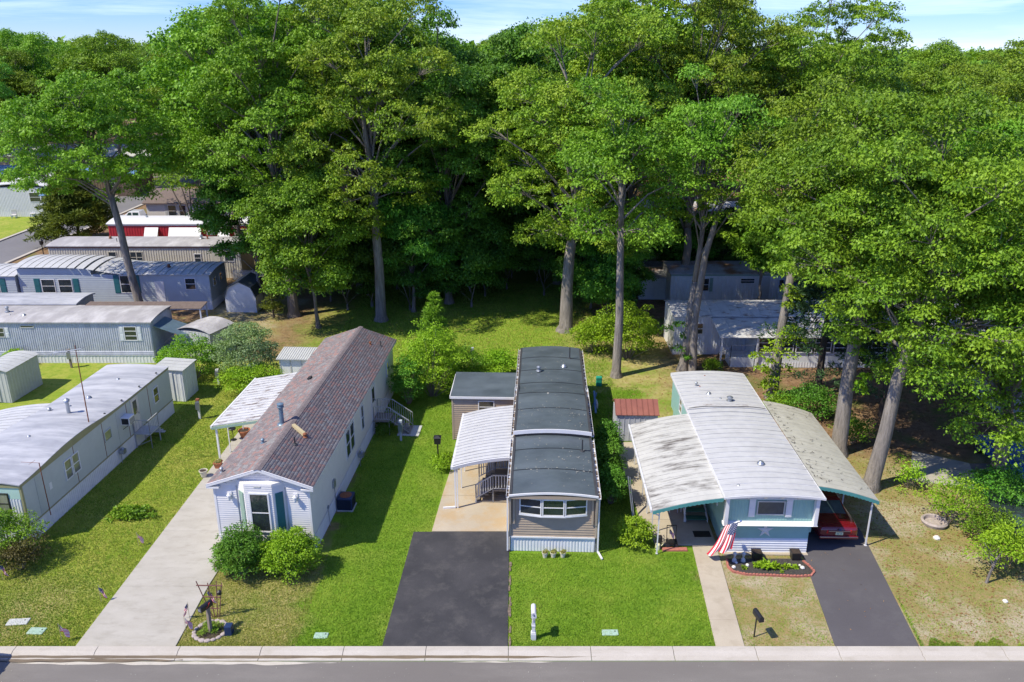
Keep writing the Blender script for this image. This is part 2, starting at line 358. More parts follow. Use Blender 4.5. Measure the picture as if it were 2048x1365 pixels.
# ------------------------------------------------------------------ ground, street, kerb
mb = MB(); mb.box(-1500, 1500, -60, 2500, -1.0, 0.0); struct(mb.build('ground', 'ground_cover'))
mb = MB(); mb.box(-80, 80, 8, 25.34, -.5, .004); struct(mb.build('road', 'street_asphalt'))
kerb = thing('kerb', 'kerb', 'kerb'); del kerb['label']; del kerb['category']; struct(kerb)
prof = [(25.36, -.3), (26.05, -.3), (26.05, .115), (25.80, .115), (25.72, .09), (25.62, .035), (25.36, .03)]
k0 = None
for i in range(-13, 14):
    x = -.13 + i * 3.17
    if k0 is None:
        b = MB(); b.prism(prof, 0, 3.15, ax='x'); k0 = b.build('kerb_section', 'kerb_concrete', kerb, bevel=.008); k0.location = (x, 0, 0)
    else:
        c = k0.copy(); COL.objects.link(c); c.location = (x, 0, 0)
rng = random.Random(4)
def streak(name, x0, x1, yc, wd, z, m, n=90, amp=.04, parent=None, seed=1):
    r = random.Random(seed); b = MB(); pts = []
    f = [(r.uniform(.5, 5), r.uniform(0, 6), r.uniform(.3, 1)) for _ in range(7)]
    for i in range(n + 1):
        x = x0 + (x1 - x0) * i / n; e = min(1, 6 * min(i, n - i) / n + .02)
        a = sum(q * math.sin(k * x + h) for k, h, q in f) * amp / 3; c = sum(q * math.sin(k * 1.7 * x + h * 2) for k, h, q in f) * amp / 3
        pts.append((x, yc - wd / 2 * e + a, z)); pts.append((x, yc + wd / 2 * e + c * .4, z))
    b.add(pts, [(2 * i, 2 * i + 2, 2 * i + 3, 2 * i + 1) for i in range(n)]); return b.build(name, m, parent, fix=False)
stuff(streak('gutter_dirt', -24, 3.2, 25.545, .15, .039, 'gutter_wet', 260, .035, kerb, 3))
stuff(streak('gutter_dirt', -21, -12.5, 25.36, .13, .0385, 'gutter_wet', 90, .05, kerb, 5))
stuff(streak('sand_stain', -19, -6.5, 25.24, .14, .009, 'cut_pale', 120, .06, kerb, 8))
stuff(streak('sand_stain', -2.2, 1.8, 25.30, .05, .009, 'cut_pale', 60, .04, kerb, 9))
# far street on the left and right with kerbs
mb = MB(); mb.box(-60.8, -54.2, 70, 175, -.3, .006); mb.box(-100, -60.8, 146, 153, -.3, .005); struct(mb.build('side_street', 'far_asphalt'))
mb = MB(); mb.box(-61.2, -60.8, 70, 144, -.3, .13); mb.box(-54.2, -53.8, 70, 125, -.3, .13)
mb.prism([(-61.2, 144), (-60.8, 144), (-61.3, 147), (-63, 148.6), (-70, 149), (-70, 148.5), (-63, 148.1), (-61.7, 146.8)], -.3, .13, ax='z')
struct(mb.build('side_street_kerb', 'kerb_concrete'))
mb = MB(); mb.box(34.5, 43, 40, 120, -.3, .006); struct(mb.build('back_street', 'far_asphalt'))
mb = MB(); mb.box(34.1, 34.5, 40, 120, -.3, .13); mb.box(43, 43.4, 40, 120, -.3, .13); struct(mb.build('back_street_kerb', 'kerb_concrete'))

def slabs(root, quads, m, z=.05, h=.3, bev=.012, name='slab'):
    for q in quads:
        cx = sum(a for a, b in q) / 4; cy = sum(b for a, b in q) / 4
        P = [(cx + (a - cx) * .998, cy + (b - cy) * .998) for a, b in q]
        b = MB(); b.hexa([(x, y, z - h) for x, y in P] + [(x, y, z) for x, y in P]); b.build(name, m, root, bevel=bev)
def struct_empty(name):
    o = bpy.data.objects.new(name, None); COL.objects.link(o); return struct(o)
# driveway of the shingled home: four slabs then the patio run under the awning
dB = struct_empty('concrete_driveway')
xs = lambda y: (-16.95 + (y - 26) * .024, -13.05 - (y - 26) * .01)
ys = [26.06, 29.9, 34.2, 38.4, 42.6, 46.8]
slabs(dB, [[(xs(a)[0], a), (xs(a)[1] if i < 2 else -12.9, a), (xs(b)[1] if i < 1 else -12.9, b), (xs(b)[0], b)] for i, (a, b) in enumerate(zip(ys, ys[1:]))], 'concrete', .05)
# freshly sealed driveway
b = MB(); b.hexa([(-5.05, 26.06, -.3), (-.16, 26.06, -.3), (-.13, 34.15, -.3), (-4.72, 34.15, -.3), (-5.05, 26.06, .035), (-.16, 26.06, .035), (-.13, 34.15, .035), (-4.72, 34.15, .035)])
struct(b.build('asphalt_driveway', 'sealed_asphalt', bevel=.01))
r = random.Random(12); b = MB()
for i in range(16):
    x = -.10 + r.uniform(-.02, .05); y = r.uniform(26.3, 30.5) if i < 12 else r.uniform(30, 33); w_ = r.uniform(.03, .09); h_ = r.uniform(.10, .4)
    b.add([(x + w_ * (.6 + r.random() * .5) * math.cos(a), y + h_ * (.6 + r.random() * .5) * math.sin(a), .043 + .0003 * i) for a in [k * PI / 4 for k in range(8)]], [tuple(range(8))])
stuff(b.build('bare_edge', 'gutter_litter', fix=False))
pC = struct_empty('patio')
slabs(pC, [[(-3.85, 34.17), (-.15, 34.17), (-.05, 37.5), (-3.62, 37.5)], [(-3.62, 37.52), (-.05, 37.52), (0, 40.6), (-3.35, 40.6)], [(-3.35, 40.62), (0, 40.62), (.05, 43.6), (-3.2, 43.6)]], 'patio_concrete', .06)
wD = struct_empty('front_path')
yy = [26.06, 27.7, 29.5, 31.3, 33.0]
slabs(wD, [[(7.9 + (a - 26) * .072, a), (9.02 + (a - 26) * .072, a), (9.02 + (b_ - 26) * .072, b_), (7.9 + (b_ - 26) * .072, b_)] for a, b_ in zip(yy, yy[1:])], 'walk_concrete', .05)
pD = struct_empty('side_patio')
slabs(pD, [[(6.7, 33.02), (9.55, 33.02), (9.6, 35.2), (6.5, 35.2)], [(6.3, 35.22), (9.6, 35.22), (9.65, 37.6), (6.2, 37.6)], [(6.15, 37.62), (9.65, 37.62), (9.7, 40.2), (6.1, 40.2)], [(6.1, 40.22), (9.7, 40.22), (9.75, 43.6), (6.1, 43.6)]], 'walk_concrete', .06)
b = MB(); b.hexa([(12.54, 26.06, -.3), (15.8, 26.06, -.3), (16.75, 34, -.3), (13.55, 34, -.3), (12.54, 26.06, .03), (15.8, 26.06, .03), (16.75, 34, .03), (13.55, 34, .03)])
b.hexa([(13.55, 34.001, -.3), (16.75, 34.001, -.3), (16.95, 42.5, -.3), (13.9, 42.5, -.3), (13.55, 34.001, .03), (16.75, 34.001, .03), (16.95, 42.5, .03), (13.9, 42.5, .03)])
struct(b.build('carport_driveway', 'smooth_asphalt', bevel=.0))
b = MB(); b.prism([(23.6, 26.06), (28, 26.06), (28, 41), (25.5, 41), (24.6, 38)], -.3, .03, ax='z'); struct(b.build('neighbour_driveway', 'street_asphalt'))
b = MB(); b.prism([(21.4, 39.2), (24.5, 38.0), (25.5, 41), (23, 42.5)], -.3, .05, ax='z'); struct(b.build('concrete_pad', 'concrete'))

# ------------------------------------------------------------------ home kit
class WF:
    def __init__(s, o, u, n): s.o = o; s.u = u; s.n = n
    def p(s, u, z, d): return (s.o[0] + s.u[0] * u + s.n[0] * d, s.o[1] + s.u[1] * u + s.n[1] * d, z)
    def box(s, mb, u0, u1, z0, z1, d0, d1, mi=0):
        P = s.p; mb.hexa([P(u0, z0, d0), P(u1, z0, d0), P(u1, z0, d1), P(u0, z0, d1), P(u0, z1, d0), P(u1, z1, d0), P(u1, z1, d1), P(u0, z1, d1)], mi)
def frames(w, Ln):
    return {'front': WF((-w / 2, 0), (1, 0), (0, -1)), 'right': WF((w / 2, 0), (0, 1), (1, 0)), 'left': WF((-w / 2, 0), (0, 1), (-1, 0)), 'back': WF((-w / 2, Ln), (1, 0), (0, 1))}
def lap(mb, f, u0, u1, z0, z1, h=.13, d=.022, base=.012, mi=0):
    n = max(1, round((z1 - z0) / h)); h = (z1 - z0) / n; P = f.p
    for i in range(n):
        a = z0 + i * h; b = a + h
        mb.hexa([P(u0, a, 0), P(u1, a, 0), P(u1, a, d + base), P(u0, a, d + base), P(u0, b, 0), P(u1, b, 0), P(u1, b, base), P(u0, b, base)], mi)
def ribs(mb, f, u0, u1, z0, z1, pitch=.15, d=.025, wd=.5, mi=0):
    f.box(mb, u0, u1, z0, z1, 0, .006, mi)
    n = max(1, round((u1 - u0) / pitch)); q = (u1 - u0) / n; P = f.p
    for i in range(n):
        a = u0 + (i + .5 - wd / 2) * q; b = a + q * wd; t = q * wd * .22
        mb.add([P(a, z0, .006), P(b, z0, .006), P(b - t, z0, d), P(a + t, z0, d), P(a, z1, .006), P(b, z1, .006), P(b - t, z1, d), P(a + t, z1, d)], [(0, 3, 7, 4), (3, 2, 6, 7), (2, 1, 5, 6), (4, 7, 6, 5)], mi)
def window(root, f, u, z, w, h, frame='white_trim', glass='glass', shut=None, sash=1, mull=0, d=.03, fw=.055, sw=.28, awning=None):
    b = MB()
    for a in ((u, u + fw, z, z + h), (u + w - fw, u + w, z, z + h), (u + fw, u + w - fw, z, z + fw), (u + fw, u + w - fw, z + h - fw, z + h)): f.box(b, *a, 0, d + .03)
    for i in range(sash): zz = z + h * (i + 1) / (sash + 1); f.box(b, u + fw, u + w - fw, zz - .022, zz + .022, .002, d + .022)
    for i in range(mull): uu = u + w * (i + 1) / (mull + 1); f.box(b, uu - .035, uu + .035, z + fw, z + h - fw, .001, d + .026)
    o = b.build('window', frame, root)
    g = MB(); f.box(g, u + fw - .001, u + w - fw + .001, z + fw - .001, z + h - fw + .001, .003, d + .002); g.build('pane', glass, o)
    if shut:
        for a in (u - sw - .03, u + w + .03):
            s = MB(); f.box(s, a, a + sw, z - .02, z + h + .02, .002, .05)
            for i in range(2): f.box(s, a + .04, a + sw - .04, z + .05 + i * (h / 2), z + h / 2 - .06 + i * (h / 2), .05, .062)
            s.build('shutter', shut, root)
    return o
def door(root, f, u, w=.85, z=.85, h=1.95, m='white_trim', glass=True, trim='white_trim'):
    b = MB(); f.box(b, u - .05, u, z, z + h + .05, 0, .05); f.box(b, u + w, u + w + .05, z, z + h + .05, 0, .05); f.box(b, u, u + w, z + h, z + h + .05, 0, .05)
    fr = b.build('door_frame', trim, root); b = MB(); f.box(b, u, u + w, z, z + h, 0, .03); d = b.build('door', m, root)
    if glass: g = MB(); f.box(g, u + .15, u + w - .15, z + h * .5, z + h - .15, .03, .04); g.build('pane', 'glass', d)
    k = MB(); f.box(k, u + w - .1, u + w - .06, z + h * .45, z + h * .5, .03, .08); k.build('handle', 'galv', d)
def arch(xa, xb, za, zb, rise, n=10):
    out = []
    for i in range(n + 1):
        t = i / n; x = xa + (xb - xa) * t; z = za + (zb - za) * t + rise * 4 * t * (1 - t); out.append((x, z))
    return out
def quarter(xa, za, xb, zb, n=8, k=.9):   # curved awning: flat at the house, steeper at the outer edge
    return [(xa + (xb - xa) * (i / n), za + (zb - za) * ((i / n) * (1 - k) + k * (i / n) ** 2)) for i in range(n + 1)]
def panel_mesh(pts, pw, th=.03, rib=.03, rw=.035, skew=0, mats=('metal_roof', 'rib_line'), name='roof_panel', step=.008, lw=.045):
    b = MB(); n = len(pts)
    gap = .004
    V = []
    for y in (gap, pw):
        for x, z in pts: V.append((x, y + skew * (x - pts[0][0]), z + (step if y == gap else 0)))
        for x, z in pts: V.append((x, y + skew * (x - pts[0][0]), z - th))
    F = []
    for i in range(n - 1):
        F += [(i, i + 1, 2 * n + i + 1, 2 * n + i), (n + i, 3 * n + i, 3 * n + i + 1, n + i + 1), (i, n + i, n + i + 1, i + 1), (2 * n + i, 2 * n + i + 1, 3 * n + i + 1, 3 * n + i)]
    F += [(0, 2 * n, 3 * n, n), (n - 1, 2 * n - 1, 4 * n - 1, 3 * n - 1)]
    b.add(V, F, 0)
    for i in range(n - 1):
        (xa, za), (xb, zb) = pts[i], pts[i + 1]
        ya = skew * (xa - pts[0][0]); yb = skew * (xb - pts[0][0])
        b.hexa([(xa, ya + gap, za - .001), (xb, yb + gap, zb - .001), (xb, yb + rw, zb - .001), (xa, ya + rw, za - .001), (xa, ya + gap, za + rib), (xb, yb + gap, zb + rib), (xb, yb + rw, zb + rib), (xa, ya + rw, za + rib)], 0)
        b.add([(xa, ya + rw + .003, za + .0035), (xb, yb + rw + .003, zb + .0035), (xb, yb + rw + lw, zb + .0033), (xa, ya + rw + lw, za + .0033)], [(0, 1, 2, 3)], 1)
    bb = b; o = None
    me = bpy.data.meshes.new(name); me.from_pydata(bb.v, [], bb.f)
    for k in mats: me.materials.append(M[k])
    me.polygons.foreach_set('material_index', bb.m); me.update(); return me
def panels(root, pts, y0, y1, n, mats, name='roof_panel', zf=None, **kw):
    pw = (y1 - y0) / n; me = panel_mesh(pts, pw, mats=mats, **kw); out = []
    for i in range(n):
        o = link(name, me, root); z = zf(y0 + (i + .5) * pw) if zf else 0
        o.location = (0, y0 + i * pw, z); out.append(o)
        if zf: o.rotation_euler = (math.atan2(zf(y0 + (i + 1) * pw) - zf(y0 + i * pw), pw), 0, 0); o.location.z = zf(y0 + i * pw)
    return out
def post(root, x, y, z1, w=.06, m='white_trim', z0=.03, name='post'):
    b = MB(); b.box(x - w / 2, x + w / 2, y - w / 2, y + w / 2, z0, z1); b.box(x - w, x + w, y - w, y + w, z0, z0 + .02); return b.build(name, m, root)
def valance(mb, pts, y, drop=.16, scallop=.18, th=.02, mi=0):  # scalloped edge hanging along an arched front
    for i in range(len(pts) - 1):
        (xa, za), (xb, zb) = pts[i], pts[i + 1]; n = max(1, round(abs(xb - xa) / scallop))
        for k in range(n):
            a0 = k / n; a1 = (k + 1) / n; q = []
            for j in range(5):
                t = a0 + (a1 - a0) * j / 4; q.append((xa + (xb - xa) * t, za + (zb - za) * t - drop - .035 * math.sin(PI * j / 4)))
            top = [(xa + (xb - xa) * a1, za + (zb - za) * a1), (xa + (xb - xa) * a0, za + (zb - za) * a0)]
            mb.prism(q + top, y, y + th, mi)
def vent_can(root, x, y, z, r=.09, h=.18, m='galv', cap=True, name='roof_vent'):
    b = MB(); b.lathe((x, y, z), [(r * 1.9, 0), (r * 1.7, .03), (r, .05), (r, h)] + ([(r * 1.5, h + .005), (r * 1.45, h + .05), (r * .7, h + .1), (.01, h + .12)] if cap else []), 12); return b.build(name, m, root, smooth=False)
def pipe(root, x, y, z, h=.5, r=.035, m='pipe_dark', name='vent_pipe'):
    b = MB(); b.lathe((x, y, z), [(r * 3.5, 0), (r * 3, .03), (r * 1.3, .06), (r, .08), (r, h)], 10); return b.build(name, m, root)
def dome(root, x, y, z, r=.14, m='galv', name='roof_vent'):
    b = MB(); b.lathe((x, y, z), [(r * 1.3, 0), (r * 1.25, .02), (r, .03), (r * .95, r * .5), (r * .7, r * .85), (r * .3, r), (.01, r * 1.03)], 12); return b.build(name, m, root, smooth=True)
def gutter(root, x, y0, y1, z, side, w=.11, m='gutter', name='gutter'):
    b = MB(); s = side
    b.box(min(x, x + s * w), max(x, x + s * w), y0, y1, z - .11, z - .09); b.box(min(x + s * w, x + s * (w + .015)), max(x + s * w, x + s * (w + .015)), y0, y1, z - .12, z + .01)
    b.box(min(x - s * .01, x + s * .005), max(x - s * .01, x + s * .005), y0, y1, z - .11, z)
    n = int((y1 - y0) / .55)
    for i in range(n): y = y0 + .3 + i * .55; b.box(min(x, x + s * w), max(x, x + s * w), y, y + .03, z - .01, z + .002)
    o = b.build(name, m, root); r = random.Random(int(y1 * 7)); c = MB()
    y = y0 + .1
    while y < y1 - .4:
        l = r.uniform(.1, .8); c.box(min(x + s * .01, x + s * (w - .005)), max(x + s * .01, x + s * (w - .005)), y, y + l, z - .09, z - .075 + r.random() * .03); y += l + r.uniform(.05, .5)
    stuff(c.build('gutter_litter', 'gutter_litter', o)); return o
def railing(root, pts, h=.9, sp=.13, m='rail_grey', bw=.02, rw=.045, posts=True, name='railing'):
    b = MB()
    for a, c in zip(pts, pts[1:]):
        a = Vector(a); c = Vector(c); up = Vector((0, 0, h)); n = max(1, round((c - a).length / sp))
        b.bar(a + up, c + up, rw); b.bar(a + up * .12, c + up * .12, rw * .7)
        for i in range(n + 1):
            q = a + (c - a) * (i / n); b.bar(q + up * .12, q + up, bw if 0 < i < n else rw)
        if posts:
            b.bar(Vector((a.x, a.y, .02)), a + up, rw); b.bar(Vector((c.x, c.y, .02)), c + up, rw)
    return b.build(name, m, root)
def box_part(root, name, m, *a, bev=0):
    b = MB(); b.box(*a); return b.build(name, m, root, bevel=bev)
def ac_unit(root, f, u, z, w=.6, h=.42, d=.45, m='white_trim'):
    b = MB(); f.box(b, u, u + w, z, z + h, 0, d); o = b.build('air_conditioner', m, root, bevel=.01)
    g = MB()
    for i in range(5): f.box(g, u + .04, u + w - .04, z + .04 + i * .07, z + .075 + i * .07, d, d + .006)
    f.box(g, u - .004, u, z + .05, z + h - .05, .05, d - .05); g.build('grille', 'black', o)
    b = MB(); b.bar(f.p(u + .1, z - .3, 0.02), f.p(u + .1, z - .01, d * .8), .03); b.bar(f.p(u + w - .1, z - .3, .02), f.p(u + w - .1, z - .01, d * .8), .03); b.build('bracket', 'black', root)
def gas_meter(root, x, y, sx=1):
    b = MB(); b.box(x, x + .25 * sx, y, y + .3, .55, .8); b.lathe((x + .12 * sx, y + .15, .8), [(.08, 0), (.09, .05), (.05, .1)], 10)
    b.tube([(x + .05 * sx, y + .05, 0), (x + .05 * sx, y + .05, .95), (x + .05 * sx, y + .3, .95)], .02, 6); b.build('gas_meter', 'galv', root)

# ================================================================== home C: beige front, dark membrane roof (centre)
hC = thing('mobile_home', 'tan mobile home with dark curved roof and three-pane bow window, in the centre', 'house', (1.86, 32.5, 0), R(-2.1))
W2 = 1.98; LC = 18.6; F = frames(3.96, LC)
zc = lambda y: 3.12 + .30 * (1 / (1 + math.exp(-(y - 5.5) * 60))) * (1 / (1 + math.exp((y - 11.2) * 2.0)))
b = MB(); b.box(-1.93, 1.93, .05, LC, .78, 3.06); b.box(-1.93, 1.93, 5.6, 9.5, 3.06, 3.3); b.build('wall', 'tan_siding', hC)
b = MB(); lap(b, WF((-1.93, 0), (0, 1), (-1, 0)), .1, LC, .8, 3.0, .11); lap(b, WF((1.93, 0), (0, 1), (1, 0)), .1, LC, .8, 3.0, .11); stuff(b.build('siding', 'tan_siding', hC))
b = MB(); lap(b, WF((-1.9, .05), (1, 0), (0, -1)), 0, 3.8, .82, 3.0, .125, .03); stuff(b.build('front_siding', 'tan_siding', hC))
for s_ in (-1, 1):
    b = MB(); b.hexa([(s_ * 1.95 - .05, -.02, .80), (s_ * 1.95 + .05, -.02, .80), (s_ * 1.95 + .05, .1, .80), (s_ * 1.95 - .05, .1, .80), (s_ * 1.95 - .05, -.02, 1.5), (s_ * 1.95 + .05, -.02, 1.5), (s_ * 1.95 + .05, .1, 1.5), (s_ * 1.95 - .05, .1, 1.5)])
    b.hexa([(s_ * 1.95 - .05, -.10, 1.5), (s_ * 1.95 + .05, -.10, 1.5), (s_ * 1.95 + .05, .1, 1.5), (s_ * 1.95 - .05, .1, 1.5), (s_ * 1.95 - .05, -.32, 3.1), (s_ * 1.95 + .05, -.32, 3.1), (s_ * 1.95 + .05, .1, 3.1), (s_ * 1.95 - .05, .1, 3.1)]); b.build('corner_trim', 'tan_trim', hC)
    b = MB(); b.box(s_ * 1.78 - .045, s_ * 1.78 + .045, -.08, .04, 1.52, 2.98); b.build('side_trim', 'tan_trim', hC)
b = MB(); b.box(-1.89, 1.89, -.30, .05, 3.0, 3.06); b.box(-1.89, 1.89, -.33, -.28, 2.96, 3.12); b.build('soffit', 'tan_siding', hC)
for (x0, y0, x1, y1) in [(-1.52, -.02, -.52, -.20), (-.5, -.205, .5, -.205), (.52, -.20, 1.52, -.02)]:
    d = Vector((x1 - x0, y1 - y0)); l = d.length; d /= l
    window(hC, WF((x0, y0), (d.x, d.y), (d.y, -d.x)), 0, 2.04, l, .86, d=.02, sash=1, fw=.055)
for z0, z1, nm in ((1.98, 2.04, 'sill'), (2.90, 2.94, 'window_head')):
    b = MB(); b.prism([(-1.55, .04), (-1.55, -.06), (-.52, -.27), (.52, -.27), (1.55, -.06), (1.55, .04)], z0, z1, ax='z'); b.build(nm, 'white_trim', hC)
b = MB(); b.prism([(-1.5, .04), (-1.5, .0), (-.52, -.17), (.52, -.17), (1.5, .0), (1.5, .04)], 2.04, 2.9, ax='z'); b.build('window_box', 'tan_trim', hC)
b = MB(); ribs(b, WF((-1.93, .05), (1, 0), (0, -1)), 0, 3.86, .02, .76, .145, .02, .8); ribs(b, F['right'], .05, LC, .02, .78, .145); ribs(b, F['left'], .05, LC, .02, .78, .145); b.box(-1.92, 1.92, .06, LC - .02, .02, .75); stuff(b.build('skirting', 'white_skirt', hC))
b = MB(); b.box(-1.93, .1, -.03, .04, .75, .82); b.build('skirt_trim', 'white_trim', hC); b = MB(); b.box(.103, 1.93, -.03, .04, .752, .815); b.build('skirt_trim', 'white_trim', hC)
# roof: membrane sheets lapped along the length
edges = [-.30, 1.9, 4.0, 5.5, 8.1, 10.4, 12.4, 14.5, 16.6, LC + .05]
for a, c in zip(edges, edges[1:]):
    b = MB(); nn = max(2, int((c - a) / .25))
    up = .30 if 5.5 <= a < 8.2 else 0
    def zz(y):
        if y < 5.5: return 3.12
        if y < 9.6: return 3.44
        if y < 12.4: t_ = (y - 9.6) / 2.8; return 3.44 - .30 * (t_ * t_ * (3 - 2 * t_))
        return 3.14
    yv = [a + (c - a) * i / nn for i in range(nn + 1)]
    yv[-1] -= .001 if c == 5.5 else 0
    top = lambda x, y: zz(max(y, a + .0005)) + .155 * (1 - (x / W2) ** 2) + .01 * math.sin(y * 1.7 + x)
    b.grid(lambda u, v: (-1.86 + 3.72 * v, yv[round(u * nn)], top(-1.86 + 3.72 * v, yv[round(u * nn)] - (.001 if c == 5.5 and round(u * nn) == nn else 0))), nn, 16)
    base = len(b.v); nn2 = 16
    b.grid(lambda u, v: (-1.86 + 3.72 * u, a - .01, top(-1.86 + 3.72 * u, a) + .006 - (.03 if v > .5 else 0)), 16, 1)
    b.build('roof_sheet', 'membrane', hC, smooth=True, fix=False)
    b = MB(); b.grid(lambda u, v: (-1.86 + 3.72 * u, a + .07 * v - .012, top(-1.86 + 3.72 * u, a) + .010), 16, 1); b.build('seam', 'seam_black', hC, fix=False) if a > 0 and a != 5.5 else None
r = random.Random(2); b = MB()
for i in range(230):
    x = r.uniform(-1.75, 1.75); y = r.uniform(.1, LC - .2) if i < 110 else r.choice([1.9, 2.9, 6.2, 7.4, 8.1]) + r.gauss(0, .18)
    s = r.uniform(.012, .045); z = zz(y) + .155 * (1 - (x / W2) ** 2) + .022
    b.add([(x + s * r.uniform(.5, 1.2) * math.cos(k * PI / 3), y + s * r.uniform(.5, 1.2) * math.sin(k * PI / 3), z) for k in range(6)], [tuple(range(6))])
stuff(b.build('roof_debris', 'membrane_speck', hC, fix=False))
for s in (-1, 1):
    b = MB()
    for a, c, z in ((-.3, 5.48, 3.12), (5.5, 9.6, 3.43), (12.4, LC, 3.13)): b.box(min(s * 1.86, s * 1.98), max(s * 1.86, s * 1.98), a, c, z - .1, z + .045)
    b.hexa([(s * 1.86, 9.6, 3.33), (s * 1.98, 9.6, 3.33), (s * 1.98, 12.4, 3.03), (s * 1.86, 12.4, 3.03), (s * 1.86, 9.6, 3.475), (s * 1.98, 9.6, 3.475), (s * 1.98, 12.4, 3.175), (s * 1.86, 12.4, 3.175)])
    b.build('roof_edge', 'rib_line', hC)
def fascia(root, w, y, z, rise, m='white_trim', h=.09, dip=0, name='fascia', th=.05):
    b = MB(); pts = arch(-w, w, z, z, rise, 14)
    for (xa, za), (xb, zb) in zip(pts, pts[1:]): b.hexa([(xa, y, za - h), (xb, y, zb - h), (xb, y + th, zb - h), (xa, y + th, za - h), (xa, y, za), (xb, y, zb), (xb, y + th, zb), (xa, y + th, za)])
    return b.build(name, m, root)
fascia(hC, 2.0, -.36, 3.16, .145); fascia(hC, 2.0, 5.44, 3.47, .145, h=.20); fascia(hC, 1.9, 5.46, 3.27, .145, 'seam_black', .12, name='step_wall')
for s in (-1, 1):
    gutter(hC, s * 1.99, -.36, 5.4, 3.13, s); gutter(hC, s * 1.99, 5.5, 11.6, 3.3, s); gutter(hC, s * 1.99, 11.7, LC, 3.08, s)
b = MB(); b.box(-2.1, -2.03, -.10, -.02, .1, 3.05); b.build('downspout', 'white_trim', hC)
b = MB(); b.box(2.03, 2.1, -.10, -.02, .12, 3.05); b.bar((2.065, -.02, .12), (2.25, -.55, .05), .075); b.build('downspout', 'white_trim', hC)
vent_can(hC, -.75, 14.2, 3.33, .1, .2); dome(hC, .8, 15.0, 3.3, .16); pipe(hC, 1.2, 16.6, 3.22, .75); pipe(hC, 1.45, 3.9, 3.2, .62); dome(hC, -.2, 10.2, 3.55, .05, 'membrane_speck')
window(hC, F['left'], 9.0, 1.7, .8, 1.0, shut=None); door(hC, F['left'], 5.1, .85, .82, 1.95, 'white_trim'); window(hC, F['right'], 3, 1.7, 1.0, .9); window(hC, F['right'], 12, 1.7, .9, .9)

# awning of home C, curved white panels on posts
aC = thing('patio_awning', 'curved white ribbed metal awning over the patio left of the tan home', 'awning', (1.86, 32.5, 0), R(-2.1))
pts = quarter(-2.0, 3.02, -4.92, 2.42, 8, .62)
panels(aC, pts, 3.55, 9.7, 18, ('metal_roof', 'rib_line'), skew=-.015, rib=.035)
b = MB()
for (xa, za), (xb, zb) in zip(pts, pts[1:]): b.hexa([(xb, 3.5, zb - .17), (xa, 3.5, za - .17), (xa, 3.54, za - .17), (xb, 3.54, zb - .17), (xb, 3.46, zb + .02), (xa, 3.46, za + .02), (xa, 3.53, za + .02), (xb, 3.53, zb + .02)])
b.build('front_fascia', 'white_trim', aC)
b = MB(); b.box(-5.02, -4.92, 3.5, 9.8, 2.28, 2.42); b.build('gutter', 'gutter', aC)
for y in (3.6, 5.6, 7.4, 9.5): post(aC, -4.72, y, 2.38)
b = MB(); b.box(-4.86, -4.79, 3.55, 3.62, .12, 2.35); b.bar((-4.83, 3.58, .12), (-5.45, 3.5, .1), .09); b.build('downspout', 'white_trim', aC)
# deck and steps of home C
sC = thing('deck_steps', 'brown deck landing with four steps and picket rails under the white curved awning', 'steps', (1.86, 32.5, 0), R(-2.1))
box_part(sC, 'landing', 'deck_taupe', -3.0, -2.02, 4.2, 6.4, .70, .76)
for i in range(4): box_part(sC, 'tread', 'deck_taupe', -3.22 - i * .22, -3.0 - i * .22, 4.3, 6.3, .55 - i * .15, .6 - i * .15)
b = MB(); [b.box(x, x + .07, y, y + .07, .06, .70) for x in (-3.0, -2.12) for y in (4.2, 5.3, 6.3)]; b.box(-3.9, -2.05, 4.18, 4.2, .07, .13); b.build('frame', 'deck_taupe', sC)
railing(sC, [(-2.1, 4.2, .76), (-2.98, 4.2, .76), (-3.85, 4.2, .2)], .85, .14, 'rail_grey', .05, .06); railing(sC, [(-2.1, 6.4, .76), (-2.98, 6.4, .76), (-3.85, 6.4, .2)], .85, .14, 'rail_grey', .05, .06)

# storage shed attached behind the awning
sh = thing('storage_shed', 'tan clapboard shed with flat black roof adjoining the left side of the tan home', 'shed', (1.86, 32.5, 0), R(-2.1))
b = MB(); b.box(-5.75, -2.14, 11.35, 14.6, 0.02, 2.72); b.build('wall', 'tan_trim', sh)
b = MB(); lap(b, WF((-5.75, 11.35), (1, 0), (0, -1)), .06, 3.6, .05, 2.68, .125, .035); lap(b, WF((-5.75, 11.35), (0, 1), (-1, 0)), .0, 3.25, .05, 2.68, .125, .035); stuff(b.build('siding', 'tan_siding', sh))
b = MB(); b.box(-5.80, -5.70, 11.3, 11.4, .02, 2.7); b.build('corner_trim', 'tan_trim', sh)
b = MB(); b.hexa([(-5.85, 11.22, 2.70), (-2.13, 11.22, 2.70), (-2.13, 14.7, 2.86), (-5.85, 14.7, 2.86), (-5.85, 11.22, 2.80), (-2.13, 11.22, 2.80), (-2.13, 14.7, 2.96), (-5.85, 14.7, 2.96)]); b.build('roof', 'membrane', sh)
b = MB(); b.box(-5.88, -2.13, 11.17, 11.22, 2.70, 2.83); b.box(-5.9, -5.86, 11.17, 14.72, 2.72, 2.83); b.build('fascia', 'white_trim', sh)
window(sh, WF((-5.75, 11.35), (1, 0), (0, -1)), 1.5, 1.75, .95, .8, d=.045)
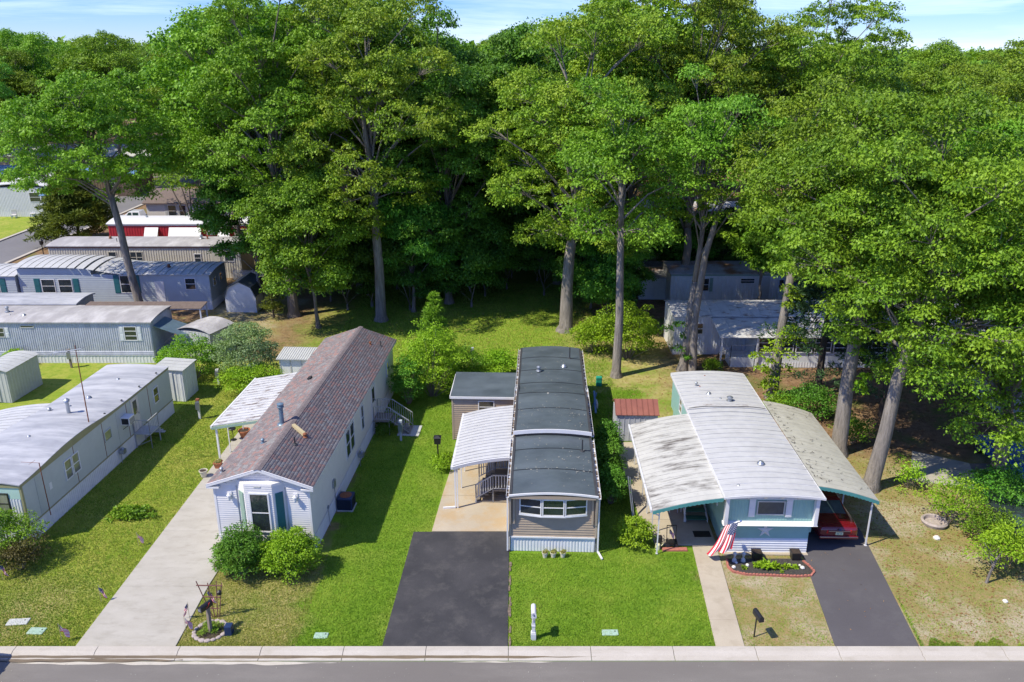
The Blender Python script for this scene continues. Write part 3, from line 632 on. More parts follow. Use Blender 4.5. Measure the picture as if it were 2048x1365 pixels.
# low brown shed behind it
s2 = thing('storage_box', 'low brown shed with shingle-pattern roof behind the tan clapboard shed', 'shed', (-2.4, 48.2, 0), R(-2))
b = MB(); b.box(-1.15, 1.15, -.6, .6, .02, 1.75); b.build('wall', 'shed_brown', s2)
for side in (-1, 1):
    for k in range(8):
        for q in range(2):
            x0 = -1.25 + k * .3125; ya, yb = (0 + q * .36, .36 + q * .36); za, zb = 2.1 - ya * .42, 2.1 - yb * .42
            b = MB(); b.hexa([(x0 + .01, side * ya, za - .03), (x0 + .30, side * ya, za - .03), (x0 + .30, side * yb, zb - .03), (x0 + .01, side * yb, zb - .03), (x0 + .01, side * ya, za + .0), (x0 + .30, side * ya, za + .0), (x0 + .30, side * yb, zb + .02), (x0 + .01, side * yb, zb + .02)]); b.build('roof_panel', 'shed_brown', s2)

# ================================================================== home B: shingled roof
hB = thing('mobile_home', 'off-white mobile home with pitched multicolour shingle roof and bay window behind two round bushes', 'house', (-11.2, 32.45, 0), R(-3.4))
LB = 19.0; F = frames(4.3, LB); EZ = 3.62; RZ = 4.42
b = MB(); b.box(-2.13, 2.13, .02, LB, .8, 3.5); b.prism([(-2.13, 3.5), (2.13, 3.5), (0, 4.28)], .02, LB); b.build('wall', 'pearl_siding', hB)
b = MB(); lap(b, F['front'], 0, 1.0, .95, 3.5, .11, .025); lap(b, F['front'], 3.3, 4.3, .95, 3.5, .11, .025)
n = 7
for i in range(n): z0 = 3.5 + i * .105; k = (4.28 - z0 - .105) / .78 * 2.13; b.box(-k, k, -.03 + .004 * i, .02, z0, z0 + .1) if k > 0 else None
stuff(b.build('siding', 'pearl_siding', hB))
b = MB(); lap(b, F['right'], 0, LB, .95, 3.5, .12, .008, .01); lap(b, F['left'], 0, LB, .95, 3.5, .12, .008, .01); stuff(b.build('side_siding', 'pearl_siding', hB))
for s in (-1, 1): b = MB(); b.box(s * 2.15 - .05, s * 2.15 + .05, -.045, .07, .9, 3.52); b.build('corner_trim', 'white_trim', hB)
b = MB(); ribs(b, F['front'], 0, 4.3, .02, .82, .13, .025); ribs(b, F['right'], 0, LB, .02, .82, .16, .02); ribs(b, F['left'], 0, LB, .02, .82, .16, .02); b.box(-2.14, 2.14, .01, LB, .02, .8); stuff(b.build('skirting', 'white_skirt', hB))
b = MB(); b.box(-2.19, 2.19, -.07, 0, .82, .94); b.build('skirt_trim', 'white_trim', hB)
# bay
fs = [WF((-1.05, .0), (.78, -.626), (-.626, -.78)), WF((-.62, -.345), (1, 0), (0, -1)), WF((.62, -.345), (.78, .626), (.626, -.78))]
b = MB(); b.prism([(-1.05, .0), (-.62, -.345), (.62, -.345), (1.05, 0)], .9, 3.78, ax='z'); b.build('bay', 'pearl_siding', hB)
b = MB(); lap(b, fs[1], 0, 1.24, .9, 3.78, .105, .02); lap(b, fs[0], 0, .55, .9, 3.78, .105, .02); lap(b, fs[2], 0, .55, .9, 3.78, .105, .02); stuff(b.build('bay_siding', 'pearl_siding', hB))
window(hB, fs[1], .16, 1.35, .92, 2.0, d=.05, fw=.07)
for f, m_ in ((fs[0], 'sage_shutter'), (fs[2], 'teal_shutter')):  # sun-side shutter pale, far one dark: light and shade put into their colours
    b = MB(); f.box(b, .1, .45, 1.4, 3.3, .02, .06); [f.box(b, .14, .41, z, z + .82, .06, .07) for z in (1.47, 2.4)]; b.build('shutter', m_, hB)
b = MB(); b.box(-.18, .12, -.385, -.36, 3.6, 3.68); b.build('vent_slot', 'shed_grey', hB)
# porch lamps
for x in (-1.45, 1.55):
    b = MB(); b.box(x - .1, x + .1, -.06, -.02, 2.85, 3.2); b.build('lamp_plate', 'white_trim', hB); b = MB(); b.lathe((x, -.16, 2.8), [(.02, 0), (.07, .04), (.09, .25), (.11, .26), (.02, .36)], 8); b.build('porch_lamp', 'white_trim', hB)
# gable trims
b = MB()
for s in (-1, 1):
    b.hexa([(s * 2.42, -.22, 3.46), (0, -.22, 4.30), (0, -.16, 4.30), (s * 2.42, -.16, 3.46), (s * 2.42, -.22, 3.60), (0, -.22, 4.44), (0, -.16, 4.44), (s * 2.42, -.16, 3.60)]) if s < 0 else b.hexa([(0, -.22, 4.30), (2.42, -.22, 3.46), (2.42, -.16, 3.46), (0, -.16, 4.30), (0, -.22, 4.44), (2.42, -.22, 3.60), (2.42, -.16, 3.60), (0, -.16, 4.44)])
    b.box(min(s * 1.85, s * 2.42), max(s * 1.85, s * 2.42), -.21, .0, 3.40, 3.48)
b.build('bargeboard', 'white_trim', hB)
b = MB()
for s in (-1, 1): b.hexa([(s * 0, -.16, 4.30), (s * 2.4, -.16, 3.46), (s * 2.4, LB + .3, 3.46), (0, LB + .3, 4.30), (s * 0, -.16, 4.405), (s * 2.4, -.16, 3.565), (s * 2.4, LB + .3, 3.565), (0, LB + .3, 4.405)])
b.build('roof_deck', 'white_trim', hB)
# shingles: real tabs in courses, too small to pick apart
r = np.random.default_rng(5); V = []; Fc = []; MI = []
slope = math.atan(.84 / 2.42); sl = math.hypot(2.42, .84)
nc = 17; ch = sl / nc
for s in (-1, 1):
    for c in range(nc):
        d0 = sl - c * ch; d1 = d0 - ch - .03   # from eave up
        y = -.23 - (0 if c % 2 else .08) - r.uniform(0, .05)
        while y < LB + .32:
            w_ = .16; y1 = min(y + w_ * r.choice([1, 1, 2]), LB + .33); ya = max(y, -.23)
            if y1 > ya + .02:
                q = []
                for (dd, hh) in ((d0, .006), (d0, .022), (d1, .008)):
                    for yv_ in (ya + .004, y1 - .004): q.append((s * dd * math.cos(slope), yv_, 4.415 - dd * math.sin(slope) + hh))
                k = len(V); V += q
                Fc += [(k, k + 1, k + 3, k + 2), (k + 2, k + 3, k + 5, k + 4)]
                t_ = r.choice([0, 0, 1, 1, 2, 2, 3, 3, 4, 5]); MI += [t_, t_]
            y = y1
me = npmesh('shingles', np.array(V), np.array(Fc), SH, np.array(MI)); stuff(link('shingles', me, hB))
b = MB(); y = -.24; r = random.Random(3)
while y < LB + .3:
    for s in (-1, 1):
        a = [(0, y, 4.455), (s * .17, y, 4.40), (s * .17, y + .2, 4.385), (0, y + .2, 4.44)]; b.add(a, [(0, 1, 2, 3)], r.choice([0, 1, 4]))
        b.add([(0, y, 4.455), (s * .17, y, 4.40), (s * .17, y, 4.385), (0, y, 4.44)], [(0, 1, 2, 3)], 0)
    y += .15
stuff(b.build('ridge_cap', SH, hB, fix=False))
b = MB(); b.lathe((-.55, 4.85, 4.2), [(.24, .02), (.2, .06), (.11, .08), (.11, .92), (.17, .93), (.17, .98), (.13, 1.0), (.13, 1.05), (.17, 1.06), (.17, 1.12), (.06, 1.16)], 16); b.build('chimney', 'blue_flue', hB)
vent_can(hB, -.85, 2.9, 4.13, .06, .15, 'blue_flue'); vent_can(hB, -2.05, .75, 3.7, .06, .15, 'galv'); vent_can(hB, .95, 3.7, 4.1, .07, .13, 'rust'); pipe(hB, .75, 2.75, 4.17, .4); vent_can(hB, 1.15, 17.1, 4.0, .06, .13, 'rust'); pipe(hB, 1.75, 17.4, 3.8, .35)
b = MB(); b.hexa([(.15, 4.25, 4.36), (.85, 3.7, 4.12), (.95, 3.85, 4.1), (.25, 4.4, 4.34), (.15, 4.25, 4.50), (.85, 3.7, 4.30), (.95, 3.85, 4.28), (.25, 4.4, 4.48)]); b.build('roof_jack', 'brass', hB)
b = MB(); b.prism([(-.1, 0), (.1, 0), (.1, .12), (-.1, .06)], 10.9, 11.25); o = b.build('slant_vent', 'pipe_dark', hB); o.location = (-1.0, 0, 4.1)
f = F['right']
window(hB, f, 6.3, 1.5, .85, 1.55, mull=0); window(hB, f, 7.2, 1.5, .85, 1.55); window(hB, f, 9.7, 1.5, .6, 1.5); window(hB, f, 16.8, 1.9, .6, 1.0)
door(hB, f, 12.4, .85, .95, 2.05, 'pearl_siding'); window(hB, F['left'], 4, 1.6, 1, 1.3); window(hB, F['left'], 9, 1.6, 1, 1.3); door(hB, F['left'], 7, .9, .9, 2)
b = MB(); f.box(b, 3.45, 3.75, 1.45, 1.85, .01, .12); f.box(b, 3.72, 3.76, .1, 1.45, .01, .05); f.box(b, 2.35, 2.5, .95, 1.1, .01, .07); b.bar(f.p(2.42, .95, .04), f.p(2.35, .05, .1), .02); b.build('meter_box', 'galv', hB)
gas_meter(hB, 2.25, 8.4)
# side steps of B
st = thing('entry_steps', 'grey metal landing and side steps with railings at the rear door of the shingled home', 'steps', (-11.2, 32.45, 0), R(-3.4))
box_part(st, 'landing', 'deck_taupe', 2.2, 3.15, 12.35, 13.55, .86, .93)
for i in range(5): box_part(st, 'tread', 'deck_taupe', 3.17 + i * .0, 3.17 + .9, 12.4, 12.4, 0, 0) if 0 else box_part(st, 'tread', 'deck_taupe', 3.17 + i * .24, 3.40 + i * .24, 12.5, 13.5, .74 - i * .16, .78 - i * .16)
railing(st, [(2.25, 12.38, .93), (3.15, 12.38, .93), (4.35, 12.38, .1)], .9, .16, 'rail_grey', .018, .035); railing(st, [(2.25, 13.55, .93), (3.15, 13.55, .93), (4.35, 13.55, .1)], .9, .16, 'rail_grey', .018, .035)
box_part(st, 'base_slab', 'shed_grey', 3.6, 4.9, 12.3, 13.7, .0, .05)
# awning of B, flat panels
aB = thing('patio_awning', 'flat white panel awning with green-edged front on slim posts left of the shingled home', 'awning', (-11.2, 32.45, 0), R(-3.4))
pts = [(-2.42, 3.02), (-3.9, 2.74), (-5.65, 2.42)]
panels(aB, pts, 8.05, 14.9, 17, ('leafy_metal', 'rib_line'), rib=.035, name='roof_panel')
b = MB(); b.hexa([(-5.7, 7.98, 2.22), (-2.2, 7.98, 2.86), (-2.2, 8.03, 2.86), (-5.7, 8.03, 2.22), (-5.7, 7.98, 2.36), (-2.2, 7.98, 3.0), (-2.2, 8.03, 3.0), (-5.7, 8.03, 2.36)]); b.build('front_fascia', 'sage_shutter', aB)
b = MB(); b.box(-5.75, -5.66, 8.0, 14.95, 2.28, 2.44); b.build('gutter', 'white_trim', aB)
for y in (8.15, 9.6, 11.7, 14.6): post(aB, -5.5, y, 2.4, .09 if y < 9 else .05)
# condenser beside B
ac = thing('air_conditioner', 'dark blue-grey condenser with open fan top beside the shaded side of the shingled home', 'air conditioner', (-8.35, 36.4, 0), R(-3.4))
b = MB(); b.box(-.38, .38, -.38, .38, .05, .72); b.build('cabinet', 'navy', ac, bevel=.04)
b = MB(); b.box(-.42, .42, -.42, .42, 0, .06); b.build('base', 'shed_grey', ac)
b = MB(); b.lathe((0, 0, .72), [(.3, 0), (.3, .012), (.05, .02)], 18); b.build('fan_guard', 'rust', ac)
b = MB()
for s in (-1, 1):
    for i in range(9): b.box(-.34, .34, s * .385 - .004, s * .385 + .004, .12 + i * .06, .15 + i * .06); b.box(s * .385 - .004, s * .385 + .004, -.34, .34, .12 + i * .06, .15 + i * .06)
stuff(b.build('louvre', 'black', ac))

# ================================================================== home A: silver roof, left
hA = thing('mobile_home', 'grey panelled mobile home with silver coated roof and olive fascia, nearest on the left', 'house', (-24.42, 33.35, 0), R(-3.9))
LA = 14.7; F = frames(3.9, LA)
ztopA = lambda y: 3.1 + .30 * (1 / (1 + math.exp(-(y - 2.2) * 1.3))) * (1 / (1 + math.exp((y - 6.6) * 1.3)))
b = MB(); b.box(-1.93, 1.93, .02, LA, .9, 3.02); b.build('wall', 'grey_panel', hA)
for i, (a, c) in enumerate([(0, 1.0), (1.0, 4.15), (4.15, 6.85), (6.85, 8.3), (8.3, 9.4), (9.4, 11.9), (11.9, LA)]):
    b = MB(); F['right'].box(b, a + .012, c - .012, .93, 2.98, -.01, .012); b.build('wall_panel', 'grey_panel', hA)
b = MB(); F['right'].box(b, 0, LA, .86, .93, -.02, .03); F['right'].box(b, 0, .09, .93, 3.0, -.01, .03); F['front'].box(b, 3.83, 3.93, .9, 3.0, 0, .03); b.build('band_trim', 'olive_trim', hA)
b = MB(); n = 48
for s in (1, -1):
    for i in range(n):
        a = LA * i / n; c = LA * (i + 1) / n
        b.hexa([(s * 1.93, a, 2.96), (s * 1.975, a, 2.96), (s * 1.975, c, 2.96), (s * 1.93, c, 2.96), (s * 1.93, a, ztopA(a)), (s * 1.975, a, ztopA(a)), (s * 1.975, c, ztopA(c)), (s * 1.93, c, ztopA(c))])
b.box(-1.97, 1.97, -.06, .02, 2.95, 3.1); b.build('fascia', 'olive_trim', hA)
b = MB(); b.grid(lambda u, v: (-2.0 + 4.0 * v, -.1 + (LA + .15) * u, ztopA(-.1 + (LA + .15) * u) + .02 + .13 * (1 - (2 * v - 1) ** 2)), 60, 16)
b.grid(lambda u, v: (-2.0 + 4.0 * u, -.1, ztopA(0) + .02 + .13 * (1 - (2 * u - 1) ** 2) - .05 * v), 16, 1)
b.grid(lambda u, v: (2.0, -.1 + (LA + .15) * u, ztopA(-.1 + (LA + .15) * u) + .02 - .035 * v), 60, 1); b.build('roof', 'silver_roof', hA, smooth=True, fix=False)
b = MB(); ribs(b, F['right'], 0, LA, .0, .86, .16, .02, .8); ribs(b, F['front'], 0, 3.9, .0, .85, .16, .02, .8); b.box(-1.9, 1.9, .03, LA - .02, 0, .86); stuff(b.build('skirting', 'white_skirt', hA))
b = MB(); ribs(b, F['front'], 0, 3.82, .95, 2.35, .14, .03); stuff(b.build('front_siding', 'white_skirt', hA)); b = MB(); F['front'].box(b, 0, 3.82, 2.36, 2.95, 0, .02); b.build('front_band', 'aqua_pale', hA)
window(hA, F['front'], 2.35, 1.55, .9, 1.1, 'black', 'glass_blind', d=.03); window(hA, F['front'], 1.3, 1.55, .9, 1.1, 'black', 'glass_blind')
f = F['right']
window(hA, f, 3.75 - .55, 1.5, .62, 1.05, glass='glass_blind'); window(hA, f, 4.42 - .55, 1.5, .62, 1.05, glass='glass_blind')
window(hA, f, 6.9, 1.75, .72, .62, 'grey_panel', 'glass_blind', sash=0); window(hA, f, 12.45, 1.55, .65, 1.0, 'white_trim', 'glass')
door(hA, f, 9.95, .7, .95, 1.95, 'cream_siding', True, 'cream_siding'); ac_unit(hA, f, 8.7, 1.95, .62, .45, .5)
b = MB()
for u, z in ((4.15, 0), (6.85, 0), (9.4, 0), (11.9, 0)): f.box(b, u - .012, u + .012, .94, 2.95, .012, .03)
b.build('seam', 'brown_trim', hA)
box_part(hA, 'access_panel', 'white_trim', 1.955, 1.975, 1.9, 2.1, 1.75, 2.1)
gas_meter(hA, 2.05, 7.9)
dome(hA, -.1, 4.0, 3.48, .1); dome(hA, .1, 12.2, 3.2, .12); dome(hA, -.5, 8.2, 3.24, .1); vent_can(hA, -1.3, 7.6, 3.18, .08, .15); dome(hA, -.1, 9.4, 3.22, .16)
b = MB(); b.lathe((.05, 7.2, 3.3), [(.2, 0), (.1, .04), (.09, .7), (.16, .72), (.14, .78), (.17, .8), (.05, .9)], 12); b.build('chimney', 'galv', hA)
for y in (7.5, 9.3, 11.3, 13.4): vent_can(hA, 1.85, y, 3.2, .035, .06, 'pipe_dark', False, 'roof_clip')
# landing with railings on A
sA = thing('entry_steps', 'small blue-grey metal landing with rail under the side door of the silver-roofed home', 'steps', (-24.42, 33.35, 0), R(-3.9))
box_part(sA, 'landing', 'rail_grey', 1.97, 2.95, 9.75, 10.85, .86, .92)
b = MB(); [b.box(x, x + .04, y, y + .04, 0, .86) for x in (2.0, 2.9) for y in (9.78, 10.8)]; b.bar((2.0, 9.8, .1), (2.9, 9.8, .5), .03); b.build('frame', 'rail_grey', sA)
railing(sA, [(1.99, 9.78, .92), (2.93, 9.78, .92), (2.93, 10.83, .92)], .85, .18, 'rail_grey', .018, .035)
for i in range(3): box_part(sA, 'tread', 'rail_grey', 2.0, 2.9, 10.88 + i * .25, 11.1 + i * .25, .66 - i * .22, .70 - i * .22)
# TV antenna mast beside A
an = thing('antenna', 'tall rusty guyed mast with television antenna against the silver-roofed home', 'antenna', (-22.28, 39.4, 0))
b = MB(); b.tube([(0, 0, 0), (0.02, 0, 3.4), (.0, .1, 7.6)], [.035, .03, .022], 6); b.build('mast', 'rust', an)
b = MB(); b.tube([(-1.3, .3, 7.1), (.35, 0, 7.45)], .018, 5)
for i in range(9):
    t_ = i / 8; c = Vector((-1.3, .3, 7.1)).lerp(Vector((.35, 0, 7.45)), t_); l = .75 - .4 * t_; b.bar(c + Vector((-.25 * l, -l, .0)), c + Vector((.25 * l, l, .0)), .012)
b.build('aerial', 'galv', an)
an2 = thing('antenna', 'thin rusty pole tied to the front corner of the silver-roofed home', 'antenna', (-22.1, 34.4, 0))
b = MB(); b.tube([(0, 0, .8), (-.03, 0, 3.6)], .022, 6); b.build('mast', 'rust', an2); b = MB(); b.bar((-.9, .05, 3.62), (0, 0, 3.6), .012); b.bar((-.4, -.2, 3.61), (-.35, .25, 3.61), .01); b.build('aerial', 'rust', an2)
# white awning on far side of A
aA = thing('patio_awning', 'plain white curved awning on the left side of the silver-roofed home', 'awning', (-24.42, 33.35, 0), R(-3.9))
panels(aA, quarter(-1.98, 3.05, -5.3, 2.5, 8, .7), 1.0, 9.0, 20, ('metal_roof', 'metal_roof'), rib=.02)
for y in (1.2, 5, 8.8): post(aA, -5.2, y, 2.5)

# ================================================================== home D: teal, right
hD = thing('mobile_home', 'teal and white mobile home with ribbed roof and metal star on its front', 'house', (11.62, 32.35, 0), R(-1.1))
LD = 14.3; F = frames(4.1, LD)
b = MB(); b.box(-1.9, 1.9, .12, LD, .02, 3.1); b.build('wall', 'teal_siding', hD)
b = MB(); lap(b, WF((-1.88, .12), (1, 0), (0, -1)), 0, 3.76, .05, .80, .125, .05, .008); stuff(b.build('lower_siding', 'white_skirt', hD))
b = MB(); lap(b, WF((-1.88, .12), (1, 0), (0, -1)), 0, 3.76, .80, 1.55, .25, .03); stuff(b.build('front_siding', 'teal_siding', hD))
b = MB(); b.box(-2.05, 2.05, .0, .3, 1.72, 3.06); b.box(-2.05, -1.9, .3, LD, 1.0, 3.1); b.box(1.9, 2.05, .3, LD, 1.0, 3.1); b.build('upper_wall', 'teal_siding', hD)
b = MB(); ribs(b, WF((-1.88, .0), (1, 0), (0, -1)), 0, 3.76, 1.78, 3.0, .13, .014); ribs(b, WF((-2.05, 0), (0, 1), (-1, 0)), .3, LD, 1.0, 3.0, .2, .014); ribs(b, WF((2.05, 0), (0, 1), (1, 0)), .3, LD, 1.0, 3.0, .2, .014); stuff(b.build('ribbed_siding', 'teal_siding', hD))
b = MB(); b.hexa([(-2.1, .12, 1.56), (2.1, .12, 1.56), (2.1, .2, 1.56), (-2.1, .2, 1.56), (-2.12, -.26, 1.64), (2.12, -.26, 1.64), (2.12, .02, 1.76), (-2.12, .02, 1.76)])
for s in (-1, 1): b.hexa([(s * 2.0 - .08, -.25, 1.65), (s * 2.0 + .08, -.25, 1.65), (s * 2.0 + .08, .0, 1.62), (s * 2.0 - .08, 0, 1.62), (s * 2.0 - .08, -.28, 3.06), (s * 2.0 + .08, -.28, 3.06), (s * 2.0 + .08, .0, 3.06), (s * 2.0 - .08, .0, 3.06)])
b.build('front_trim', 'white_trim', hD)
b = MB(); b.box(-2.07, 2.07, -.22, .0, 2.98, 3.12)
for i in range(6): x = -1.85 + i * .74; b.hexa([(x - .04, -.3, 3.05), (x + .04, -.3, 3.05), (x + .04, -.22, 3.0), (x - .04, -.22, 3.0), (x - .1, -.4, 3.2), (x + .1, -.4, 3.2), (x + .1, -.22, 3.2), (x - .1, -.22, 3.2)])
b.build('eave_trim', 'white_paint', hD)
o = window(hD, WF((-2.05, -.015), (1, 0), (0, -1)), 1.42, 2.1, 1.25, .72, 'shed_grey', 'curtain', sash=0, d=.04)
for x in (-.98, .67):
    b = MB(); b.box(x, x + .28, -.07, -.02, 2.0, 2.92); [b.box(x + .03, x + .25, -.078, -.07, 2.05 + i * .42, 2.42 + i * .42) for i in range(2)]; b.build('shutter', 'white_trim', hD)
b = MB(); P = [(math.sin(k * PI / 5) * (.40 if k % 2 == 0 else .15), math.cos(k * PI / 5) * (.40 if k % 2 == 0 else .15)) for k in range(10)]
c = (0.02, .02); V = [(-.1 + x, .06, 1.22 + z) for x, z in P] + [(-.1, -.04, 1.22), (-.1, .07, 1.22)]
b.add(V, [(i, (i + 1) % 10, 10) for i in range(10)] + [((i + 1) % 10, i, 11) for i in range(10)]); b.build('wall_star', 'shed_white', hD)
b = MB(); b.box(-1.92, 1.92, -.12, .12, .0, .06); b.build('base_slab', 'walk_concrete', hD)
pts = arch(-2.2, 2.2, 3.15, 3.15, .15, 14)
zD = lambda y: .0 + (.05 * (1 / (1 + math.exp((y - 9.2) * 3.0))))
panels(hD, pts, -.42, LD + .1, 29, ('metal_roof', 'rib_line'), rib=.022, rw=.03, zf=zD, lw=.062)
b = MB(); b.grid(lambda u, v: (-2.1 + 4.2 * u, 9.0 + .35 * v + .06 * math.sin(u * 9), 3.2 + .05 * (1 - v) * .9 + .15 * (1 - (2 * u - 1) ** 2) * .97), 14, 1); stuff(b.build('grime_band', 'leafy_metal', hD, fix=False))
fascia(hD, 2.24, -.47, 3.2, .15, 'white_paint', .1)
for s in (-1, 1):
    b = MB(); b.hexa([(s * 2.2 - .02, -.45, 3.1), (s * 2.2 + .02, -.45, 3.1), (s * 2.2 + .02, LD, 3.0), (s * 2.2 - .02, LD, 3.0), (s * 2.2 - .02, -.45, 3.22), (s * 2.2 + .02, -.45, 3.22), (s * 2.2 + .02, LD, 3.15), (s * 2.2 - .02, LD, 3.15)])
    b.build('roof_edge', 'white_paint', hD)
dome(hD, .1, 2.4, 3.38, .15); dome(hD, -1.4, .5, 3.26, .07); vent_can(hD, .35, 9.9, 3.28, .12, .2); dome(hD, -.6, 10.9, 3.28, .12); vent_can(hD, -1.1, 12.1, 3.22, .06, .2); dome(hD, -.9, 12.0, 3.25, .06, 'rust'); dome(hD, -.1, 10.2, 3.3, .06); dome(hD, -.3, 13.6, 3.27, .06, 'rust')
window(hD, WF((-2.05, 0), (0, 1), (-1, 0)), 10.9, 1.9, .7, .9); door(hD, WF((-2.05, 0), (0, 1), (-1, 0)), 3.4, .85, .9, 2); window(hD, WF((-2.05, 0), (0, 1), (-1, 0)), 1.2, 1.8, .9, .9); window(hD, WF((2.05, 0), (0, 1), (1, 0)), 4, 1.8, .9, .9)
# left awning of D
aD = thing('patio_awning', 'grimy white curved awning with teal scalloped edge left of the teal home', 'awning', (11.62, 32.35, 0), R(-1.1))
pts = quarter(-2.22, 3.08, -5.32, 2.38, 8, .5)
panels(aD, pts, -.3, 8.6, 22, ('dirty_metal', 'moss_metal'), rib=.012, rw=.02)
b = MB(); valance(b, pts[::-1], -.34, .14); b.build('valance', 'teal_trim', aD)
for y, w_ in ((-.1, .05), (1.6, .05), (3.3, .05), (5.0, .05), (6.8, .05), (8.4, .05)): post(aD, -4.98, y, 2.42, w_, 'white_paint')
b = MB(); b.tube([(-5.25, -.2, 2.35), (-5.22, -.2, 2.2), (-4.98, -.14, 2.05)], .03, 6); b.build('downspout', 'white_paint', aD); box_part(aD, 'gutter', 'gutter', -5.42, -5.33, -.3, 8.6, 2.3, 2.42)
# carport of D
cD = thing('carport', 'mossy white curved carport roof with teal scalloped edge right of the teal home', 'carport', (11.62, 32.35, 0), R(-1.1))
pts = quarter(2.24, 3.24, 5.05, 2.50, 8, .5)
panels(cD, pts, .55, 10.1, 22, ('moss_metal', 'moss_metal'), rib=.008, rw=.02)
b = MB(); valance(b, pts, .50, .14); b.build('valance', 'teal_trim', cD)
for y in (.75, 3.9, 7, 9.8): post(cD, 4.85, y, 2.52, .06, 'white_paint')
r = random.Random(9); b = MB()
for i in range(75):
    x = 2.3 + abs(r.gauss(0, .35)) if i < 50 else r.uniform(2.3, 5); x = min(x, 5); y = r.uniform(.7, 10); t_ = (x - 2.24) / 2.81; z = 3.24 - .74 * (t_ * .5 + .5 * t_ * t_) + .035; a = r.uniform(0, PI); l = r.uniform(.03, .11)
    b.bar((x - l * math.cos(a), y - l * math.sin(a), z), (x + l * math.cos(a), y + l * math.sin(a), z + .01), .014)
stuff(b.build('twigs', 'bark_dark', cD))
# porch steps of D
sD = thing('entry_steps', 'dark green porch steps with white scroll post under the teal-edged awning', 'steps', (9.0, 34.9, 0), R(-1.1))
for i in range(5):
    b = MB(); b.box(-.5, .5, i * .42, i * .42 + .36, .2 + i * .2, .25 + i * .2); b.build('tread', 'green_paint', sD, bevel=.01)
b = MB(); [b.hexa([(s * .53 - .02, 0, .08), (s * .53 + .02, 0, .08), (s * .53 + .02, 2.2, .9), (s * .53 - .02, 2.2, .9), (s * .53 - .02, 0, .25), (s * .53 + .02, 0, .25), (s * .53 + .02, 2.2, 1.08), (s * .53 - .02, 2.2, 1.08)]) for s in (-1, 1)]; b.build('stringer', 'white_trim', sD)
b = MB()
for i in range(3): x = -.6; y = i * .9; b.tube([(x, y, .1), (x, y, 1.4 + i * .35)], .03, 6); [b.lathe((x, y, z), [(.01, 0), (.07, .06), (.01, .12)], 8) for z in (.5 + i * .3, .9 + i * .3, 1.2 + i * .35)]
b.build('scroll_post', 'white_trim', sD)
mt_ = MB(); mt_.box(8.65, 9.45, 33.65, 34.15, .061, .075); tag(mt_.build('door_mat', 'black'), 'black rubber doormat at the foot of the green porch steps', 'mat')

# ------------------------------------------------------------------ generic long homes seen behind
def plain_home(label, loc, rz, w, Ln, ze, wall, skirt, roofm, rise=.3, npan=0, rib=.2, sk=.75, fas=None, over=.15, side=-1, lapsid=False, zf=None, gable=False, name='mobile_home'):
    h = thing(name, label, 'house', loc, rz); F = frames(w, Ln)
    b = MB(); b.box(-w / 2 + .02, w / 2 - .02, .02, Ln - .02, sk, ze - .05); b.build('wall', wall, h)
    b = MB()
    for k in ('left', 'right'): (lap(b, F[k], 0, Ln, sk, ze - .06, .16, .02) if lapsid else ribs(b, F[k], 0, Ln, sk, ze - .06, rib, .03))
    for k in ('front',): (lap(b, F[k], 0, w, sk, ze - .06, .16, .02) if lapsid else ribs(b, F[k], 0, w, sk, ze - .06, rib, .03))
    stuff(b.build('siding', wall, h))
    b = MB(); ribs(b, F['left'], 0, Ln, 0, sk, .25, .02); ribs(b, F['front'], 0, w, 0, sk, .25, .02); ribs(b, F['right'], 0, Ln, 0, sk, .25, .02); b.box(-w / 2 + .03, w / 2 - .03, .03, Ln - .03, 0, sk); stuff(b.build('skirting', skirt, h))
    if gable:
        b = MB(); zr = ze + rise; o_ = over + .15
        for s in (-1, 1): b.hexa([(0, -o_, zr - .1), (s * (w / 2 + o_), -o_, ze - .12), (s * (w / 2 + o_), Ln + o_, ze - .12), (0, Ln + o_, zr - .1), (0, -o_, zr), (s * (w / 2 + o_), -o_, ze - .02), (s * (w / 2 + o_), Ln + o_, ze - .02), (0, Ln + o_, zr)])
        b.build('roof', roofm, h); b = MB(); b.prism([(-w / 2 + .03, ze - .06), (w / 2 - .03, ze - .06), (0, zr - .13)], .02, Ln - .02); b.build('gable_wall', wall, h)
    elif npan: panels(h, arch(-w / 2 - over, w / 2 + over, ze, ze, rise, 12), -over, Ln + over, npan, roofm if isinstance(roofm, tuple) else (roofm, 'rib_line'), zf=zf, rib=.03)
    else:
        b = MB(); nn = 30; Z = zf or (lambda y: 0)
        b.grid(lambda u, v: (-(w / 2 + over) + (w + 2 * over) * v, -over + (Ln + 2 * over) * u, ze + Z(-over + (Ln + 2 * over) * u) + rise * (1 - (2 * v - 1) ** 2)), nn, 14)
        b.grid(lambda u, v: (-(w / 2 + over) + (w + 2 * over) * u, -over, ze + Z(0) + rise * (1 - (2 * u - 1) ** 2) - .1 * v), 14, 1)
        for s in (-1, 1): b.grid(lambda u, v: (s * (w / 2 + over), -over + (Ln + 2 * over) * u, ze + Z(-over + (Ln + 2 * over) * u) - .08 * v), nn, 1)
        b.build('roof', roofm, h, smooth=True, fix=False)
    if fas:
        b = MB()
        for s in (-1, 1): b.box(min(s * (w / 2 + .001), s * (w / 2 + .05)), max(s * (w / 2 + .001), s * (w / 2 + .05)), 0, Ln, ze - .25, ze - .02)
        b.box(-w / 2, w / 2, -.05, -.001, ze - .25, ze - .02); b.build('fascia', fas, h)
    return h, F
